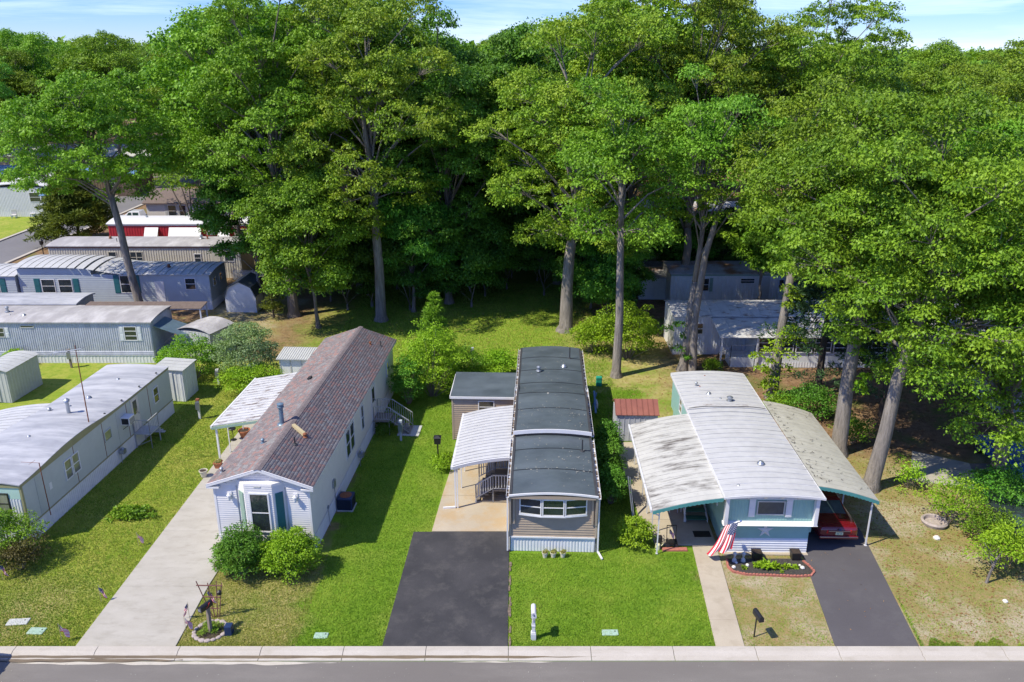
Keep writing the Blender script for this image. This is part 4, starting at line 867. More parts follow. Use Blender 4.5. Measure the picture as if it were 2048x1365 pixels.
# L1 grey ribbed, front wall at Y 56.6; local y runs to world -x
h, F = plain_home('grey ribbed mobile home with coated grey roof and small shuttered windows, behind the silver-roofed home', (-26.2, 58.5, 0), R(90), 3.9, 19, 3.2, 'grey_rib', 'white_skirt', 'coated_roof', rise=.17, rib=.16, sk=.95)
f = F['left']
window(h, f, 1.0, 1.75, .95, 1.1, glass='glass', shut='shed_white', sash=2); window(h, f, 10.6, 2.0, .85, .75, 'shed_grey', 'glass', shut='shed_white', sash=1); window(h, f, 8.4, 2.72, 1.0, .22, 'shed_grey', sash=0)
b = MB(); lap(b, f, 0, 19, .62, .96, .11, .05); stuff(b.build('lower_siding', 'grey_rib', h))
for (x, y, a, c) in ((-.2, 11.2, .3, .35), (.2, 13.2, .0, 0)): vent_can(h, x, y, 3.4, .1, .3 if a else .1)
pipe(h, .3, 13.0, 3.4, .9, .05, 'galv'); dome(h, -.9, 9.6, 3.33, .13); dome(h, -.8, 10.7, 3.33, .06)
# roof-over and lean-to of L1
lt = thing('porch', 'dark roofed lean-to porch with blue-grey awning at the right end of the grey ribbed home', 'porch', (-26.2, 58.5, 0), R(90))
b = MB(); b.hexa([(1.2, -2.6, 3.14), (2.7, -2.6, 3.24), (2.7, 6.5, 3.24), (1.2, 6.5, 3.14), (1.2, -2.6, 3.20), (2.7, -2.6, 3.30), (2.7, 6.5, 3.30), (1.2, 6.5, 3.20)]); b.build('roof', 'brown_roof', lt)
b = MB(); b.hexa([(-1.7, -2.4, 1.9), (.5, -2.4, 1.9), (.5, -.1, 2.75), (-1.7, -.1, 2.75), (-1.7, -2.4, 1.94), (.5, -2.4, 1.94), (.5, -.1, 2.8), (-1.7, -.1, 2.8)]); b.build('canopy', 'blue_flue', lt)  # canopy colour holds the blue-grey shadow seen under the porch
for x, y in ((2.6, -2.5), (1.3, -2.5), (-1.6, -2.3)): post(lt, x, y, 3.2 if x > 0 else 1.9, .1, 'grey_rib')
b = MB(); b.box(-1.7, 3.5, -1.9, -.1, .1, .8); b.box(-.2, 3.5, -1.85, -1.8, .8, 1.7); b.build('porch_wall', 'grey_rib', lt)
h2, F2 = plain_home('white coated-roof addition on the far side of the grey ribbed home', (-33.5, 61.9, 0), R(90), 2.8, 12, 3.35, 'shed_grey', 'white_skirt', 'silver_roof', rise=.15, rib=.25, name='house_addition')
# L2 teal shutters
stepz = lambda y: .75 / (1 + math.exp(-(y - 11.2) * 1.1)) - .0
h, F = plain_home('pale grey mobile home with teal shutters and white ribbed roof, left side', (-26.4, 71.6, 0), R(90), 4.2, 16.6, 3.25, 'greyblue_siding', 'white_skirt', 'metal_roof', rise=.22, npan=26, lapsid=True, over=.25, zf=lambda y: .65 / (1 + math.exp(-(y - 9.6) * 1.2)))
f = F['left']
window(h, f, 1.2, 1.85, .95, 1.05); window(h, f, 6.6, 1.55, 1.2, 1.6, shut='teal_shutter', sw=.5); window(h, f, 12.0, 1.55, 1.2, 1.25); window(h, f, 13.5, 1.55, 1.2, 1.25)
for u in (11.4, 14.8):
    b = MB(); f.box(b, u, u + .5, 1.5, 2.85, .01, .06); [f.box(b, u + .06, u + .44, z, z + .55, .06, .072) for z in (1.57, 2.2)]; b.build('shutter', 'teal_shutter', h)
b = MB(); f.box(b, 4.0, 4.8, .7, 2.6, .02, .06); b.build('door', 'white_trim', h)
b = MB(); lap(b, WF((-2.1, 0), (0, 1), (-1, 0)), 10.2, 16.6, 3.2, 3.72, .16, .02); b.box(-2.08, 2.08, 10.4, 16.5, 3.18, 3.74); stuff(b.build('upper_siding', 'greyblue_siding', h))
vent_can(h, -.6, 4.0, 3.5, .1, .15, 'rust')
window(h, F['front'], .8, 1.9, .7, .8); window(h, F['front'], 2.4, 1.9, .7, .8)
h3, F3 = plain_home('pale grey wing with ribbed canopy roof and window air conditioner at the left edge', (-43.2, 71.4, 0), R(90), 4.2, 8, 3.15, 'greyblue_siding', 'white_skirt', 'metal_roof', rise=.22, npan=12, lapsid=True, name='house_wing')
window(h3, F3['left'], 1.4, 1.6, 1.1, 1.3, shut='teal_shutter', sw=.5); ac_unit(h3, F3['left'], 1.7, 1.55, .7, .45, .4)
# L3 cream ribbed with red-brown band
h, F = plain_home('cream ribbed mobile home with red-brown fascia and pale flat roof, left side', (-27.0, 82.1, 0), R(90), 4.1, 19, 3.3, 'beige_rib', 'beige_rib', 'coated_roof', rise=.2, rib=.25, fas='brown_trim')
f = F['left']
window(h, f, 9.7, 1.55, 1.25, 1.15, 'beige_rib', mull=1); window(h, f, 12.3, 2.1, .8, .6, 'beige_rib', sash=0); window(h, f, 3.9, 1.6, .7, .9, 'white_trim'); window(h, f, .6, 1.7, 1.0, 1.0)
b = MB(); f.box(b, 2.0, 2.9, .7, 2.9, .02, .07); b.build('door', 'beige_rib', h); vent_can(h, .3, 13.8, 3.55, .1, .12, 'rust'); vent_can(h, .2, 4.5, 3.55, .12, .25); vent_can(h, .2, 3.9, 3.55, .07, .14, 'rust'); pipe(h, -.9, 12.6, 3.4, .4)
b = MB(); f.box(b, 14.8, 15.2, 1.3, 1.6, .02, .25); b.build('vent_hood', 'beige_rib', h)
# L4 red
h, F = plain_home('red ribbed mobile home with white roof and white window awnings, left side', (-29.0, 93.0, 0), R(90), 4.4, 16, 3.3, 'red_rib', 'white_skirt', 'white_paint', rise=.3, rib=.3, fas='cream_siding')
f = F['left']
for u, w_ in ((10.4, 1.5), (5.6, 3.6), (2.4, 1.3)):
    window(h, f, u + .1, 1.5, w_ - .2, 1.0); b = MB(); b.hexa([f.p(u, 1.75, .75), f.p(u + w_, 1.75, .75), f.p(u + w_, 2.85, .03), f.p(u, 2.85, .03), f.p(u, 1.78, .78), f.p(u + w_, 1.78, .78), f.p(u + w_, 2.88, .06), f.p(u, 2.88, .06)]); b.build('window_awning', 'white_trim', h)
window(h, f, .5, 1.5, .9, 1.2); ac_unit(h, f, 4.0, 2.1, .9, .6, .5)
for x, y in ((-.4, 3), (0, 12.5)): vent_can(h, x, y, 3.5, .1, .15)
# L5 beige gable with brown roof
h, F = plain_home('beige lap-sided house with brown gable roof beside the side street', (-33.0, 107.0, 0), R(90), 6.4, 13.2, 3.3, 'cream_siding', 'cream_siding', 'brown_roof', rise=1.3, lapsid=True, gable=True, over=.2)
f = F['left']
window(h, f, 9.4, 1.5, 1.1, 1.5, shut='shed_grey', sw=.35); window(h, f, 8.2, 1.5, 1.1, 1.5); window(h, f, 3.2, 1.7, 1.1, 1.0, shut='shed_grey', sw=.35)
# far left houses
h, F = plain_home('white porch home with curved blue awning at the far left edge beyond the side street', (-66.5, 111.5, 0), R(0), 9, 11, 4.0, 'white_paint', 'white_paint', 'white_paint', rise=.5)
f = F['front']; [window(h, f, u, 2.0, 1.5, 1.3) for u in (5.8, 7.3)]
b = MB(); b.hexa([(3.2, -1.2, 3.0), (6.6, -1.2, 3.0), (6.4, 4, 3.4), (4.6, 4, 4.3), (3.2, -1.2, 3.06), (6.6, -1.2, 3.06), (6.4, 4, 3.46), (4.6, 4, 4.36)]); b.build('awning', 'blue_metal', h)
h, F = plain_home('brown walled long house under a dappled blue metal roof at the far left', (-58, 131, 0), R(90), 7, 28, 3.5, 'brown_wall', 'brown_wall', 'blue_metal', rise=.8, gable=True, rib=.4)
[window(h, F['left'], u, 1.5, 1.4, 1.2) for u in (3, 9, 15)]
h, F = plain_home('grey roofed tan house at the far left behind the blue roofed one', (-62, 152, 0), R(90), 8, 34, 3.6, 'tan_siding', 'tan_siding', 'shed_grey', rise=1.6, gable=True, rib=.4)
[window(h, F['left'], u, 1.6, 1.2, 1.1) for u in (3, 8, 14, 20)]
# right-hand homes
h, F = plain_home('white ribbed mobile home with leaf-littered roof behind the teal home', (31.0, 60.3, 0), R(90), 3.9, 18.9, 3.05, 'shed_white', 'white_skirt', 'leafy_metal', rise=.3, npan=26)
pipe(h, -.2, 8.2, 3.3, .9, .08, 'galv'); f = F['left']; window(h, f, 16.7, 1.6, .6, .9)
pr = thing('porch', 'white glazed sunroom with panelled roof and two skylights in front of the littered-roof home', 'porch', (31.0, 60.3, 0), R(90))
pts = [(-1.97, 2.95), (-3.4, 2.72), (-5.1, 2.45)]
panels(pr, pts, 2.2, 16.2, 14, ('leafy_metal', 'rib_line'), rib=.02)
for y in (7.2, 10.2):
    b = MB(); b.hexa([(-3.0, y, 2.80), (-4.2, y, 2.61), (-4.2, y + .7, 2.61), (-3.0, y + .7, 2.80), (-3.0, y, 2.88), (-4.2, y, 2.69), (-4.2, y + .7, 2.69), (-3.0, y + .7, 2.88)]); b.build('skylight', 'glass', pr)
fp = WF((-4.75, 0), (0, 1), (-1, 0))
b = MB(); b.box(-4.72, -2.0, 2.4, 13.4, 0.03, 1.15); b.box(-4.72, -2.0, 13.3, 13.4, 1.15, 2.5); b.box(-4.72, -4.6, 2.4, 13.4, 2.3, 2.5); b.build('wall', 'shed_white', pr)
b = MB(); ribs(b, fp, 2.4, 13.4, .03, .45, .2, .02); stuff(b.build('skirting', 'white_skirt', pr))
for i in range(8): window(pr, fp, 12.15 - i * 1.35, 1.18, 1.2, 1.15, sash=2, glass='glass')
for y in (16.0, 13.45): post(pr, -4.9, y, 2.4, .1)
b = MB(); b.box(-4.6, -3.2, 13.5, 15.2, .0, .75); b.build('stoop', 'shed_white', pr)
railing(pr, [(-4.55, 13.5, .75), (-4.55, 15.2, .75), (-4.2, 16.0, .05)], .9, .8, 'rail_grey', .02, .04)
h, F = plain_home('white ribbed home with dark-shuttered window, second behind the teal home', (33, 72.3, 0), R(90), 4.2, 19, 3.15, 'shed_white', 'shed_white', 'litter_roof', rise=.35, rib=.25, fas='sage_shutter')
f = F['left']; window(h, f, 15.6, 1.5, 1.0, 1.2, shut='sage_shutter'); window(h, f, 11.6, 2.2, 1.3, .5, shut=None); door(h, f, 10.2, .85, .75, 2.05, 'shed_white', False); window(h, f, 9, 1.7, .5, .9)
for x, y in ((.1, 9.9), (-.8, 10)): vent_can(h, x, y, 3.45, .15, .3)
b = MB(); b.hexa([(-2.1, 0, 3.0), (-5.0, 0, 2.5), (-5.0, 8.6, 2.5), (-2.1, 8.6, 3.0), (-2.1, 0, 3.06), (-5.0, 0, 2.56), (-5.0, 8.6, 2.56), (-2.1, 8.6, 3.06)]); b.build('lean_to_roof', 'brown_roof', h); b = MB(); b.box(-4.8, -2.2, .2, 8.3, 0, 1.2); b.box(-4.8, -2.2, 8.2, 8.3, 1.2, 2.5); b.build('lean_to_wall', 'blue_metal', h)
h, F = plain_home('small white lap-sided house with brown gable roof seen between the trunks', (10.0, 83.5, 0), R(0), 4.0, 9, 3.4, 'shed_white', 'shed_white', 'brown_roof', rise=1.0, lapsid=True, gable=True)
window(h, F['front'], 2.4, 1.6, .8, 1.2)
h, F = plain_home('cream house with white skirting and tall window behind the tree trunks', (26, 86.5, 0), R(90), 7, 13.5, 3.0, 'beige_rib', 'white_skirt', 'litter_roof', rise=1.5, gable=True, sk=1.0, rib=.3)
window(h, F['left'], 6.6, 1.6, .9, 1.6); window(h, F['left'], 1.5, 1.6, 1.0, 1.2)
h, F = plain_home('house with brown leaf-covered roof behind the right-hand trunks', (37, 93, 0), R(90), 8, 17, 3.6, 'cream_siding', 'cream_siding', 'litter_roof', rise=1.8, gable=True, rib=.3)
h, F = plain_home('white home with pale metal roof at the right behind the low oak branches', (33.0, 41.5, 0), R(0), 4.2, 15, 3.1, 'shed_white', 'white_skirt', 'metal_roof', rise=.3, npan=26)
f = F['left']; [window(h, f, u, 1.6, 1, 1.1) for u in (2, 6, 10)]
h, F = plain_home('blue-grey home with light roof farther right behind the oaks', (44, 66, 0), R(90), 4.2, 14, 3.1, 'greyblue_siding', 'white_skirt', 'metal_roof', rise=.3, npan=16)
[plain_home(l, p, R(a), 5, 15, 3.3, wm, 'white_skirt', rm, rise=.9, gable=True, rib=.3) for l, p, a, wm, rm in (
 ('pale house glimpsed under the tree crowns far behind the red home', (-27, 121, 0), 90, 'shed_white', 'shed_grey'),
 ('white house glimpsed far behind the cream skirting house', (26, 103, 0), 90, 'shed_white', 'metal_roof'),
 ('beige house glimpsed far right across the back street', (62, 82, 0), 90, 'cream_siding', 'shed_grey'))]

# ------------------------------------------------------------------ sheds
def shed(label, loc, rz, w, d, h, wall, roofm, slope=.15, ribbed=True, bow=0, dr=True):
    s = thing('shed', label, 'shed', loc, rz)
    b = MB(); b.box(-w / 2, w / 2, 0, d, 0.02, h); b.build('wall', wall, s); F = frames(w, d); b = MB()
    for k, l in (('front', w), ('left', d), ('right', d)): ribs(b, F[k], 0, l, .02, h, .3 if ribbed else .9, .025)
    stuff(b.build('siding', wall, s))
    pts = arch(-w / 2 - .12, w / 2 + .12, h + (slope if not bow else 0), h + .02, bow, 8)
    n = max(2, int(d / .45)); panels(s, pts, -.12, d + .1, n, (roofm, 'rib_line'), rib=.02)
    if dr: b = MB(); F['front'].box(b, w * .3, w * .65, .08, h - .2, .03, .06); b.build('door', wall, s)
    return s
shed('small white and grey shed with arched roof at the left edge', (-33.6, 49.4, 0), R(-5), 2.0, 3.2, 2.2, 'shed_grey', 'shed_grey', bow=.2)
shed('small white-trimmed shed with door ajar behind the silver-roofed home', (-22.3, 49.6, 0), R(-4), 1.9, 1.9, 2.2, 'shed_white', 'shed_grey', slope=.1)
# sagging shed
s = shed('old ribbed shed with sagging weathered roof beside the green bush', (-23.4, 57.2, 0), R(-20), 2.9, 2.6, 2.2, 'shed_grey', 'coated_roof', bow=.35)
# gambrel shed
g_ = thing('shed', 'white gambrel shed with dark roof at the end of the teal-shuttered home', 'shed', (-23.6, 68.7, 0), R(-3))
gp = [(-1.35, 1.4), (-1.0, 2.25), (0, 2.75), (1.0, 2.25), (1.35, 1.4)]
b = MB(); b.prism([(-1.35, .02), (1.35, .02)] + gp[::-1], 0, 3); b.build('wall', 'shed_white', g_)
for (xa, za), (xb, zb) in zip(gp, gp[1:]):
    b = MB(); b.hexa([(xa, -.12, za + .01), (xb, -.12, zb + .01), (xb, 3.1, zb + .01), (xa, 3.1, za + .01), (xa * 1.04, -.12, za + .07), (xb * 1.04, -.12, zb + .07), (xb * 1.04, 3.1, zb + .07), (xa * 1.04, 3.1, za + .07)]); b.build('roof_panel', 'membrane', g_)
s = thing('shed', 'white tall shed with grey corrugated roof behind the left slope of the shingled home', 'shed', (-14.3, 51.2, 0), R(-3))
b = MB(); b.box(-1.2, 1.2, 0, 1.5, 0, 2.35); b.build('wall', 'shed_white', s); b = MB(); [b.box(x - .04, x + .04, -.03, 0, .05, 2.3) for x in (-1.16, -.45, .3, 1.1)]; b.box(-1.2, 1.2, -.025, 0, 1.2, 1.27); b.build('batten', 'shed_grey', s)
b = MB(); b.hexa([(-1.35, -.2, 2.35), (1.35, -.2, 2.35), (1.35, 1.6, 2.55), (-1.35, 1.6, 2.55), (-1.35, -.2, 2.41), (1.35, -.2, 2.41), (1.35, 1.6, 2.61), (-1.35, 1.6, 2.61)]); b.build('roof', 'shed_grey', s)
b = MB(); [b.hexa([(x, -.2, 2.41), (x + .08, -.2, 2.41), (x + .08, 1.6, 2.61), (x, 1.6, 2.61), (x + .02, -.2, 2.44), (x + .06, -.2, 2.44), (x + .06, 1.6, 2.64), (x + .02, 1.6, 2.64)]) for x in np.arange(-1.3, 1.3, .16)]; stuff(b.build('corrugation', 'shed_grey', s))
# rust-roofed shed
s = thing('shed', 'grey ribbed metal shed with rust-red panelled roof between the two right-hand homes', 'shed', (7.3, 43.75, 0), R(-1.5))
b = MB(); b.prism([(-1.2, .02), (1.2, .02), (1.2, 1.75), (-1.2, 1.75)], 0, 1.9); b.prism([(0, 1.75), (1.9, 1.75), (.95, 2.25)], -1.19, 1.19, ax='x'); b.build('wall', 'shed_grey', s)
b = MB(); ribs(b, WF((-1.2, 0), (1, 0), (0, -1)), 0, 2.4, .05, 1.75, .3, .03, .15); ribs(b, WF((-1.2, 0), (0, 1), (-1, 0)), 0, 1.9, .05, 1.75, .3, .03, .15); stuff(b.build('siding', 'grey_rib', s))
for side in (0, 1):
    for k in range(8):
        x0 = -1.28 + k * .32; b = MB(); ya, yb = (-.1, .95) if side == 0 else (2.0, .955); za, zb = 1.73, 2.30
        b.hexa([(x0 + .005, ya, za), (x0 + .315, ya, za), (x0 + .315, yb, zb), (x0 + .005, yb, zb), (x0 + .005, ya, za + .03), (x0 + .315, ya, za + .03), (x0 + .315, yb, zb + .03), (x0 + .005, yb, zb + .03)]); b.hexa([(x0 + .005, ya, za + .031), (x0 + .04, ya, za + .031), (x0 + .04, yb, zb + .031), (x0 + .005, yb, zb + .031), (x0 + .012, ya, za + .06), (x0 + .033, ya, za + .06), (x0 + .033, yb, zb + .06), (x0 + .012, yb, zb + .06)]); b.build('roof_panel', 'rust_roof', s)
s = thing('shed', 'pale blue-grey double-door shed between trunks on the right', 'shed', (13.0, 72.6, 0), R(-2))
b = MB(); b.box(-1.35, 1.35, 0, 2.2, 0, 2.1); b.build('wall', 'shed_white', s)
for x in (-.95, 0.0): b = MB(); b.box(x, x + .92, -.04, 0, .1, 1.95); b.build('door', 'shed_white', s, bevel=.01)
b = MB(); b.hexa([(-1.5, -.25, 2.08), (1.5, -.25, 2.08), (1.5, 2.4, 2.4), (-1.5, 2.4, 2.4), (-1.5, -.25, 2.15), (1.5, -.25, 2.15), (1.5, 2.4, 2.47), (-1.5, 2.4, 2.47)]); b.build('roof', 'litter_roof', s)
b = MB(); b.lathe((11.2, 73.6, 0), [(.32, 0), (.36, .9), (.4, .92), (.4, 1.0), (.1, 1.06)], 12); tag(b.build('rubbish_bin', 'navy'), 'dark blue lidded bin left of the pale double-door shed', 'bin')
# picket fence near red home
fn = thing('picket_fence', 'short white picket fence at the right end of the cream ribbed home', 'fence', (-27.6, 79.2, 0), R(-3))
pm = None
for i in range(26):
    if pm is None: b = MB(); b.prism([(-.045, .05), (.045, .05), (.045, 1.0), (0, 1.1), (-.045, 1.0)], 0, .02); pm = b.build('picket', 'white_paint', fn)
    else: c = pm.copy(); COL.objects.link(c); c.location = (i * .14, 0, 0)
b = MB(); b.box(0, 3.5, .021, .05, .3, .38); b.box(0, 3.5, .021, .05, .75, .83); b.build('rail', 'white_paint', fn)

# ------------------------------------------------------------------ vegetation
def unit(v): return v / np.maximum(np.linalg.norm(v, axis=1, keepdims=True), 1e-9)
def leaves(r, C, cr, per, size, flat=.6, droop=.35, wide=.5, tri=False):
    """leaf quads scattered in flattened clumps; C (n,3) centres, cr (n,) radii"""
    n = len(C) * per; idx = np.repeat(np.arange(len(C)), per)
    d = unit(r.normal(size=(n, 3))); d[:, 2] = np.abs(d[:, 2]) * .9 - .25
    rad = cr[idx] * (r.uniform(.15, 1.2, n) ** .8 if tri else r.uniform(.35, 1.05, n) ** .7)
    P = C[idx] + d * rad[:, None] * np.array([1, 1, flat])
    out = d.copy(); out[:, 2] = 0; out = unit(out + r.normal(size=(n, 3)) * .55)
    out[:, 2] -= droop * r.uniform(0, 1.6, n); out = unit(out)
    up = np.tile(np.array([0, 0, .75]), (n, 1)) + r.normal(size=(n, 3)) * .6 + d * .75
    side = unit(np.cross(out, up)); nrm = unit(np.cross(side, out))
    l = size * r.uniform(.65, 1.3, n)[:, None]; w_ = l * wide * .5
    a = P; b_ = P + out * l * .5 + side * w_ + nrm * l * .08; c = P + out * l - nrm * l * .12; e = P + out * l * .5 - side * w_ + nrm * l * .08
    if tri:
        m_ = P + out * l * .25; return np.stack([m_ + side * w_, c, m_ - side * w_], 1).reshape(-1, 3), np.arange(n * 3).reshape(-1, 3)
    V = np.stack([a, b_, c, e], 1).reshape(-1, 3); F = np.arange(n * 4).reshape(-1, 4); return V, F
def spread(r, n, lo=-.55):
    i = np.arange(n) + .5; z = 1 - (1 - lo) * i / n; ph = i * 2.39996 + r.uniform(0, 6); s = np.sqrt(np.maximum(0, 1 - z * z))
    return unit(np.stack([s * np.cos(ph), s * np.sin(ph), z], 1) + r.normal(size=(n, 3)) * .13)
def gen_tree(seed, H=24, cb=9, Rr=6, lean=(0, 0), fork=None, r0=.36, nlobe=20, per=110, leaf=.27, bark='bark', lm='leaf_oak', low=-.75, lobef=.30, flat=.8, clump=.72, base_off=None):
    r = np.random.default_rng(seed); fork = fork or cb * .95
    c = np.array([lean[0], lean[1], (H + cb) / 2]); ax = np.array([Rr, Rr, (H - cb) / 2])
    D = spread(r, nlobe, low); L_ = c + D * ax * r.uniform(.5, .93, (nlobe, 1)); lr = Rr * lobef * r.uniform(.75, 1.25, nlobe)
    inner = c + spread(r, 5, -.2) * ax * .25; L_ = np.vstack([L_, inner]); lr = np.append(lr, np.full(5, Rr * .34)); D = np.vstack([D, np.tile([0, 0, 1.], (5, 1))])
    CC = []; CR = []; own = []
    for i in range(len(L_)):
        m = max(6, int(15 * (lr[i] / (Rr * lobef)) ** 1.5)); q = spread(r, m, -.35)
        q = unit(q + D[i] * .35); CC.append(L_[i] + q * lr[i] * r.uniform(.6, 1.1, (m, 1)) * np.array([1, 1, .8])); CR.append(clump * r.uniform(.6, 1.25, m)); own += [i] * m
    CC = np.vstack(CC); CR = np.concatenate(CR)
    V, F = leaves(r, CC, CR, int(per * 1.38), leaf * .90, 1.0, .75, .62, tri=True)
    b = MB(); fx = lean[0] * .45; fy = lean[1] * .45
    wob = lambda s: r.normal() * s
    tp = [(0, 0, -.3), (0, 0, .02), (fx * .12, fy * .12, .5), (fx * .4 + wob(.08), fy * .4, fork * .4), (fx * .75 + wob(.1), fy * .75 + wob(.1), fork * .75), (fx, fy, fork)]
    b.tube(tp, [r0 * 1.7, r0 * 1.55, r0 * 1.1, r0 * .92, r0 * .82, r0 * .72], 10)
    F0 = Vector((fx, fy, fork)); top = Vector((float(c[0]), float(c[1]), cb + (H - cb) * .72)); k = 3
    lead = [Vector((fx, fy, fork)).lerp(top, t) + Vector((wob(.25), wob(.25), 0)) * (t > 0) * (t < 1) for t in (0, .33, .66, 1)]
    b.tube(lead, [r0 * .70, r0 * .5, r0 * .3, r0 * .1], 8)
    for i in range(len(L_)):
        e = Vector(L_[i]); t = min(.85, max(0, (e.z - fork) / max(1, (top.z - fork)) - .35)) * r.uniform(.6, 1); s = lead[0].lerp(lead[-1], t) if t > .05 else F0 - Vector((0, 0, r.uniform(0, .12) * fork))
        s = Vector((fx, fy, s.z)).lerp(s, 1); mid = s.lerp(e, .5) + Vector((wob(.2), wob(.2), (e - s).length * .10))
        rr = r0 * r.uniform(.20, .32) * (1 - .4 * t); b.tube([s, mid, e], [rr, rr * .65, rr * .3], 6, cap=False)
        for j in np.where(np.array(own) == i)[0][::2]:
            q = Vector(CC[j]); b.tube([e.lerp(mid, .25), e.lerp(q, .5) + Vector((0, 0, .08)), q], [rr * .28, rr * .18, rr * .07], 3, cap=False)
    tm = b.build('trunk', bark, None, smooth=True, fix=False); tme = tm.data; bpy.data.objects.remove(tm)
    return tme, npmesh('crown', V, F, lm)
def put_tree(name, label, meshes, loc, rz=0, s=1, group=None, parts=('trunk', 'crown')):
    t = thing(name, label, 'tree', loc, rz, group)
    if s != 1: t.scale = (s, s, s) if not hasattr(s, '__len__') else s
    for nm, me in zip(parts, meshes): link(nm, me, t)
    return t
OAK = 'leaf_oak'; RO = 'leaf_red_oak'; MP = 'leaf_maple'; LG = 'leaf_green'
heroes = [
 ('oak_tree', 'spreading oak with bare leaning forked trunk rising between the grey homes on the left', (-31.9, 68.0), dict(seed=1, H=20.5, cb=8.6, Rr=7.0, lean=(-2.6, 0), fork=10.5, r0=0.34, lm=LG, bark='bark_pale', nlobe=27, per=95)),
 ('oak_tree', 'tall oak with dark leaning trunk behind the red home', (-29.5, 88.5), dict(seed=2, H=25, cb=9.5, Rr=5.8, lean=(-2.5, 0), fork=10, r0=.38, lm=OAK, per=85)),
 ('oak_tree', 'very tall oak reaching out of the top of the picture, left of centre', (-18.8, 67.8), dict(low=-0.9, seed=3, H=28.5, cb=6.1, Rr=6.3, lean=(-.6, .5), fork=9, r0=.42, lm=LG, nlobe=32, per=100)),
 ('maple_tree', 'low bright maple in front of the tall woods, behind the grey-green bush', (-16.0, 64.6), dict(seed=4, H=14.5, cb=2.0, Rr=4.1, lean=(-.4, -.5), fork=3.5, r0=.16, lm='leaf_green', nlobe=28, per=95, leaf=.25, clump=.75, low=-.85)),
 ('oak_tree', 'tall straight-trunked oak with bare snag limb, behind the ridge of the shingled home', (-11.1, 66.5), dict(low=-0.95, seed=5, H=28, cb=6.0, Rr=7.0, lean=(0, .5), fork=11.5, r0=.42, lm=RO, bark='bark_pale', nlobe=32, per=90)),
 ('oak_tree', 'dark oak deep in the shade behind the mossy clearing', (-5.7, 71.5), dict(seed=6, H=21.5, cb=3.2, Rr=6.0, lm='leaf_maple', r0=.33, nlobe=27, per=90, low=-.8)),
 ('oak_tree', 'broad red-tipped oak with slanting trunk at the right edge of the mossy clearing', (4.35, 63.8), dict(seed=7, H=25.5, cb=4.8, Rr=7.6, lean=(1.0, .6), fork=8, r0=.52, lm=RO, bark='bark_pale', nlobe=35, per=100, low=-0.95)),
 ('oak_tree', 'slim straight oak standing at the lawn edge right of the dark-roofed home', (7.35, 53.9), dict(low=-0.9, seed=8, H=21.5, cb=7.2, Rr=4.9, lean=(-.1, 1.4), fork=10.5, r0=.30, lm=LG, bark='bark_pale', nlobe=18, per=50, leaf=.25)),
 ('oak_tree', 'twin-trunked oak behind the teal home', (12.2, 55.0), dict(low=-0.5, seed=9, H=21, cb=8.5, Rr=4.8, lean=(1.2, 1), fork=6.5, r0=.30, lm='leaf_fresh', bark='bark_pale', nlobe=14, per=42, leaf=.25)),
 ('oak_tree', 'oak with pale forked trunk and leafy shoots rising behind the carport roof', (17.2, 50.2), dict(low=-0.5, seed=10, H=21, cb=9.5, Rr=4.4, lean=(1.4, 1.5), fork=9.5, r0=.32, lm=OAK, bark='bark_pale', nlobe=13, per=48, leaf=.25)),
 ('oak_tree', 'big oak with thick pale trunk just right of the carport, inner of two', (18.6, 42.2), dict(seed=11, H=20.8, cb=6.3, Rr=6.2, lean=(.9, 1.6), fork=11, r0=.40, lm=LG, bark='bark_pale', nlobe=32, per=115, leaf=.23, clump=.75)),
 ('oak_tree', 'leaning thick-trunked oak at the carport corner, outer of two', (18.8, 38.3), dict(seed=12, H=19.2, cb=4.6, Rr=7.0, lean=(2.4, .8), fork=8, r0=0.38, lm=OAK, bark='bark_pale', nlobe=35, per=125, leaf=.21, clump=.7, low=-.75)),
 ('oak_tree', 'oak at the right edge with branches hanging low over the blue car', (25.6, 38.6), dict(seed=13, H=17.5, cb=1.8, Rr=5.6, lean=(-.6, 0), fork=5, r0=.36, lm='leaf_oak', nlobe=38, per=95, leaf=.21, clump=.7, low=-.9)),
 ('oak_tree', 'round-crowned oak over the back street at the right', (30.5, 52.5), dict(seed=14, H=19.5, cb=4.3, Rr=5.6, lm=LG, r0=.35, nlobe=30, per=110, leaf=.25)),
 ('maple_tree', 'leafy mid-height maple filling the gap beside the gambrel shed', (-22.4, 70.5), dict(seed=17, H=15.5, cb=3.5, Rr=4.0, r0=.2, lm='leaf_maple', nlobe=26, per=90, low=-.85)),
 ('maple_tree', 'dark green maple at the left side of the clearing', (-8.6, 68.9), dict(seed=18, H=13, cb=3.0, Rr=3.4, r0=.16, lm='leaf_maple', nlobe=24, per=85, low=-.85)),
 ('maple_tree', 'mid-height maple between the two white homes behind the carport', (20.5, 65.8), dict(seed=19, H=11.5, cb=3.6, Rr=2.7, r0=.14, lm='leaf_green', nlobe=18, per=80, low=-.85)),
 ('maple_tree', 'leafy maple screening the white homes above the inner pale trunk', (27.0, 66.5), dict(seed=20, H=13, cb=2.5, Rr=3.4, r0=.16, lm='leaf_oak', nlobe=22, per=80, low=-.85)),
 ('oak_tree', 'tall oak topping the skyline right of centre', (15.5, 72), dict(seed=15, H=28.5, cb=7.2, Rr=8.2, lm=RO, r0=.42, nlobe=35, per=95)),
 ('oak_tree', 'tallest right-hand oak on the skyline, with an open ragged crown edge', (25.8, 73.5), dict(seed=16, H=27.0, cb=7.2, Rr=7.2, lm=OAK, r0=.42, nlobe=30, per=95)),
]
for nm, lab, (x, y), kw in heroes: put_tree(nm, lab, gen_tree(**kw), (x, y, 0))
